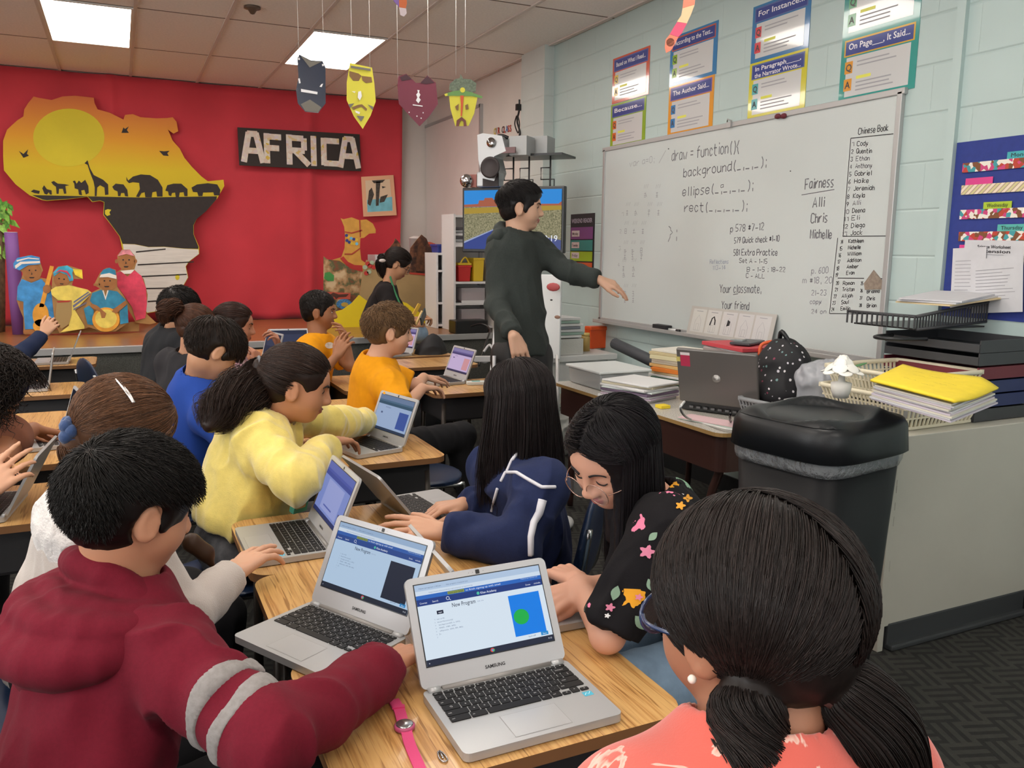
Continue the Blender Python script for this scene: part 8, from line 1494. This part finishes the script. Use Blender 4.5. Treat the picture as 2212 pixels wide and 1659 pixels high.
fcol = dict(p=M('flower_pink', 'cf7a96', .8), o=M('flower_orange', 'd8962a', .8), w=M('flower_white', 'd6d4d4', .8), g=M('leaf_sage', '7f9a84', .8)); cst = caster(o['top'])
def blossom(x, y, r, n=5): return [(x+r*(1+.32*math.cos(n*a))*math.cos(a)*.9, y+r*(1+.32*math.cos(n*a))*math.sin(a)*.75) for a in np.linspace(0, 2*math.pi, 26)[:-1]]
def leaf_(x, y, l, a, w=.3): return [(x+l*(t*math.cos(a)-w*math.sin(t*math.pi)*sg*math.sin(a)), y+l*(t*math.sin(a)+w*math.sin(t*math.pi)*sg*math.cos(a))) for sg, ts in ((1, np.linspace(0, 1, 7)), (-1, np.linspace(1, 0, 7)[1:-1])) for t in ts]
for nm, k, pls in (('pink_print', 'p', [blossom(1398, 1192, 16), blossom(1318, 1312, 10), blossom(1380, 1290, 8)]), ('orange_print', 'o', [blossom(1470, 1092, 10), blossom(1486, 1076, 9, 4)]), ('white_print', 'w', [blossom(1500, 1062, 10, 6), blossom(1312, 1330, 6), blossom(1340, 1135, 9)]), ('leaf_print', 'g', [leaf_(1335, 1265, 34, 1.9), leaf_(1372, 1330, 40, .9), leaf_(1345, 1378, 46, .15), leaf_(1420, 1150, 26, 2.4), leaf_(1478, 1050, 22, .5), leaf_(1400, 1250, 30, 1.2)])): decal(o['top'], nm, pls, fcol[k], .0025, cst)
hair_down(o['p'], o['c'], o['R'], o['s'], '141013', N=9000, L=.34, r=.0008, th=.045, fa=1.0, flare=.04, part_x=.0, thm=1.62, far=2.3, hl=(.50, .08), sidevol=.03)
specs(o, M('glasses_gold', 'b8988a', .25, metal=.8), rad=.0011, dz=-.09, w=.125, hgt=.125, y=.47)
# girl with pigtails in front
cor_ = M('fabric_coral', 'cf5d50', .9, sheen=.3, bump=(420, .2, .002)); nt, b, L = nodes(cor_); tc = nt.nodes.new('ShaderNodeTexCoord'); nz = nt.nodes.new('ShaderNodeTexNoise'); nz.inputs['Scale'].default_value = 13; nz.inputs['Detail'].default_value = 3; nz.inputs['Distortion'].default_value = 2.0; L.new(tc.outputs['Object'], nz.inputs['Vector']); L.new(ramp(nt, nz.outputs[0], [(.0, 'cf5d50'), (.60, 'cf5d50'), (.62, 'ddb8aa'), (.66, 'd8a090'), (.70, 'cf5d50')]), b.inputs['Base Color'])
o = person('girl with two low dark pigtails and glasses in a coral top, nearest the camera', P(1622, 1325, .775), 98, 10, 0, .205, tyaw=88, pel=(.50, .48, .45), neck=P(1630, 1640, .74), skin='a8765c', h=.0035, eyes='open', hair='1e1716', sw=.12,
    armR=dict(e=V3(.70, .58, .66), w=V3(.62, .74, .52), d=V3(-.2, 1, 0), n=V3(0, 0, 1)), armL=dict(e=V3(.28, .58, .66), w=V3(.42, .74, .52), d=V3(.3, 1, 0), n=V3(0, 0, 1)), top=dict(name='top', mat=cor_, folds=(.003, 11, 2), h=.005, sleeve=.9, neckr=.058), pants=denim)
ties = [tiedir(o, 1600, 1570, .70), tiedir(o, 1832, 1510, .72)]; tbs = [o['c']+o['R'] @ ((HC+HR*nrm(t_)*1.07)*o['s']) for t_ in ties]
hair_tie(o['p'], o['c'], o['R'], o['s'], '1f1816', ties, [[tbs[0]+V3(-.01, -.015, -.04), tbs[0]+V3(-.015, -.02, -.10), tbs[0]+V3(-.01, -.02, -.17)], [tbs[1]+V3(.025, -.02, -.03), tbs[1]+V3(.045, -.03, -.09), tbs[1]+V3(.06, -.03, -.16)]], N=11000, r=.00055, th=.06, part=1, hl=(.44, .05), tail_r=.038, nt=2200, K=16, h=.004)
for tb in tbs: q = MB(); q.tube([tb+V3(0, -.012, -.004)+V3(math.cos(a)*.019, math.sin(a)*.006, math.sin(a)*.014) for a in np.linspace(0, 6.28, 13)[:-1]], .006, M('hair_band_brown', '4a2a26', .7), 8, True); q.build('hair_band', o['p'], True)
specs(o, M('glasses_blue', '2a3a5e', .25, coat=.5), rad=.0022, dz=-.05, w=.125, hgt=.095, y=.47)
part('earring', lambda q: q.ball(o['G'](-.385, .01, -.20), .0042, M('pearl', 'e8dcd0', .2), 10), o['p'])
# chairs of the seated children
for x, y, a, l in ((-.15, 1.38, 28, 'navy chair under the boy in the maroon hoodie'), (-.26, 2.02, 20, 'navy chair under the girl in the white top'), (1.05, 2.13, 140, 'navy chair under the girl in the navy jacket'), (1.23, 1.49, 150, 'navy chair under the girl with round glasses'), (.25, 2.66, 5, 'navy chair under the girl in the yellow sweater'), (.15, 3.45, 15, 'navy chair under the boy in the blue shirt'), (.14, 4.62, 20, 'navy chair under the child in the black hoodie'),
                   (.20, 4.30, 40, 'navy chair under the girl with the brown bun'), (.40, 4.64, -12, 'navy chair under the girl in the mauve top'), (.95, 5.0, -35, 'navy chair under the clapping boy in orange'), (1.19, 3.55, 0, 'navy chair with chrome legs under the curly haired boy in orange'), (-.02, 5.60, 20, 'empty navy chair in front of the carpeted stage front'), (-.82, 3.05, 0, 'navy chair under the curly haired child'), (.52, .48, 88, 'navy chair under the girl with pigtails')): chair(x, y, a, l)
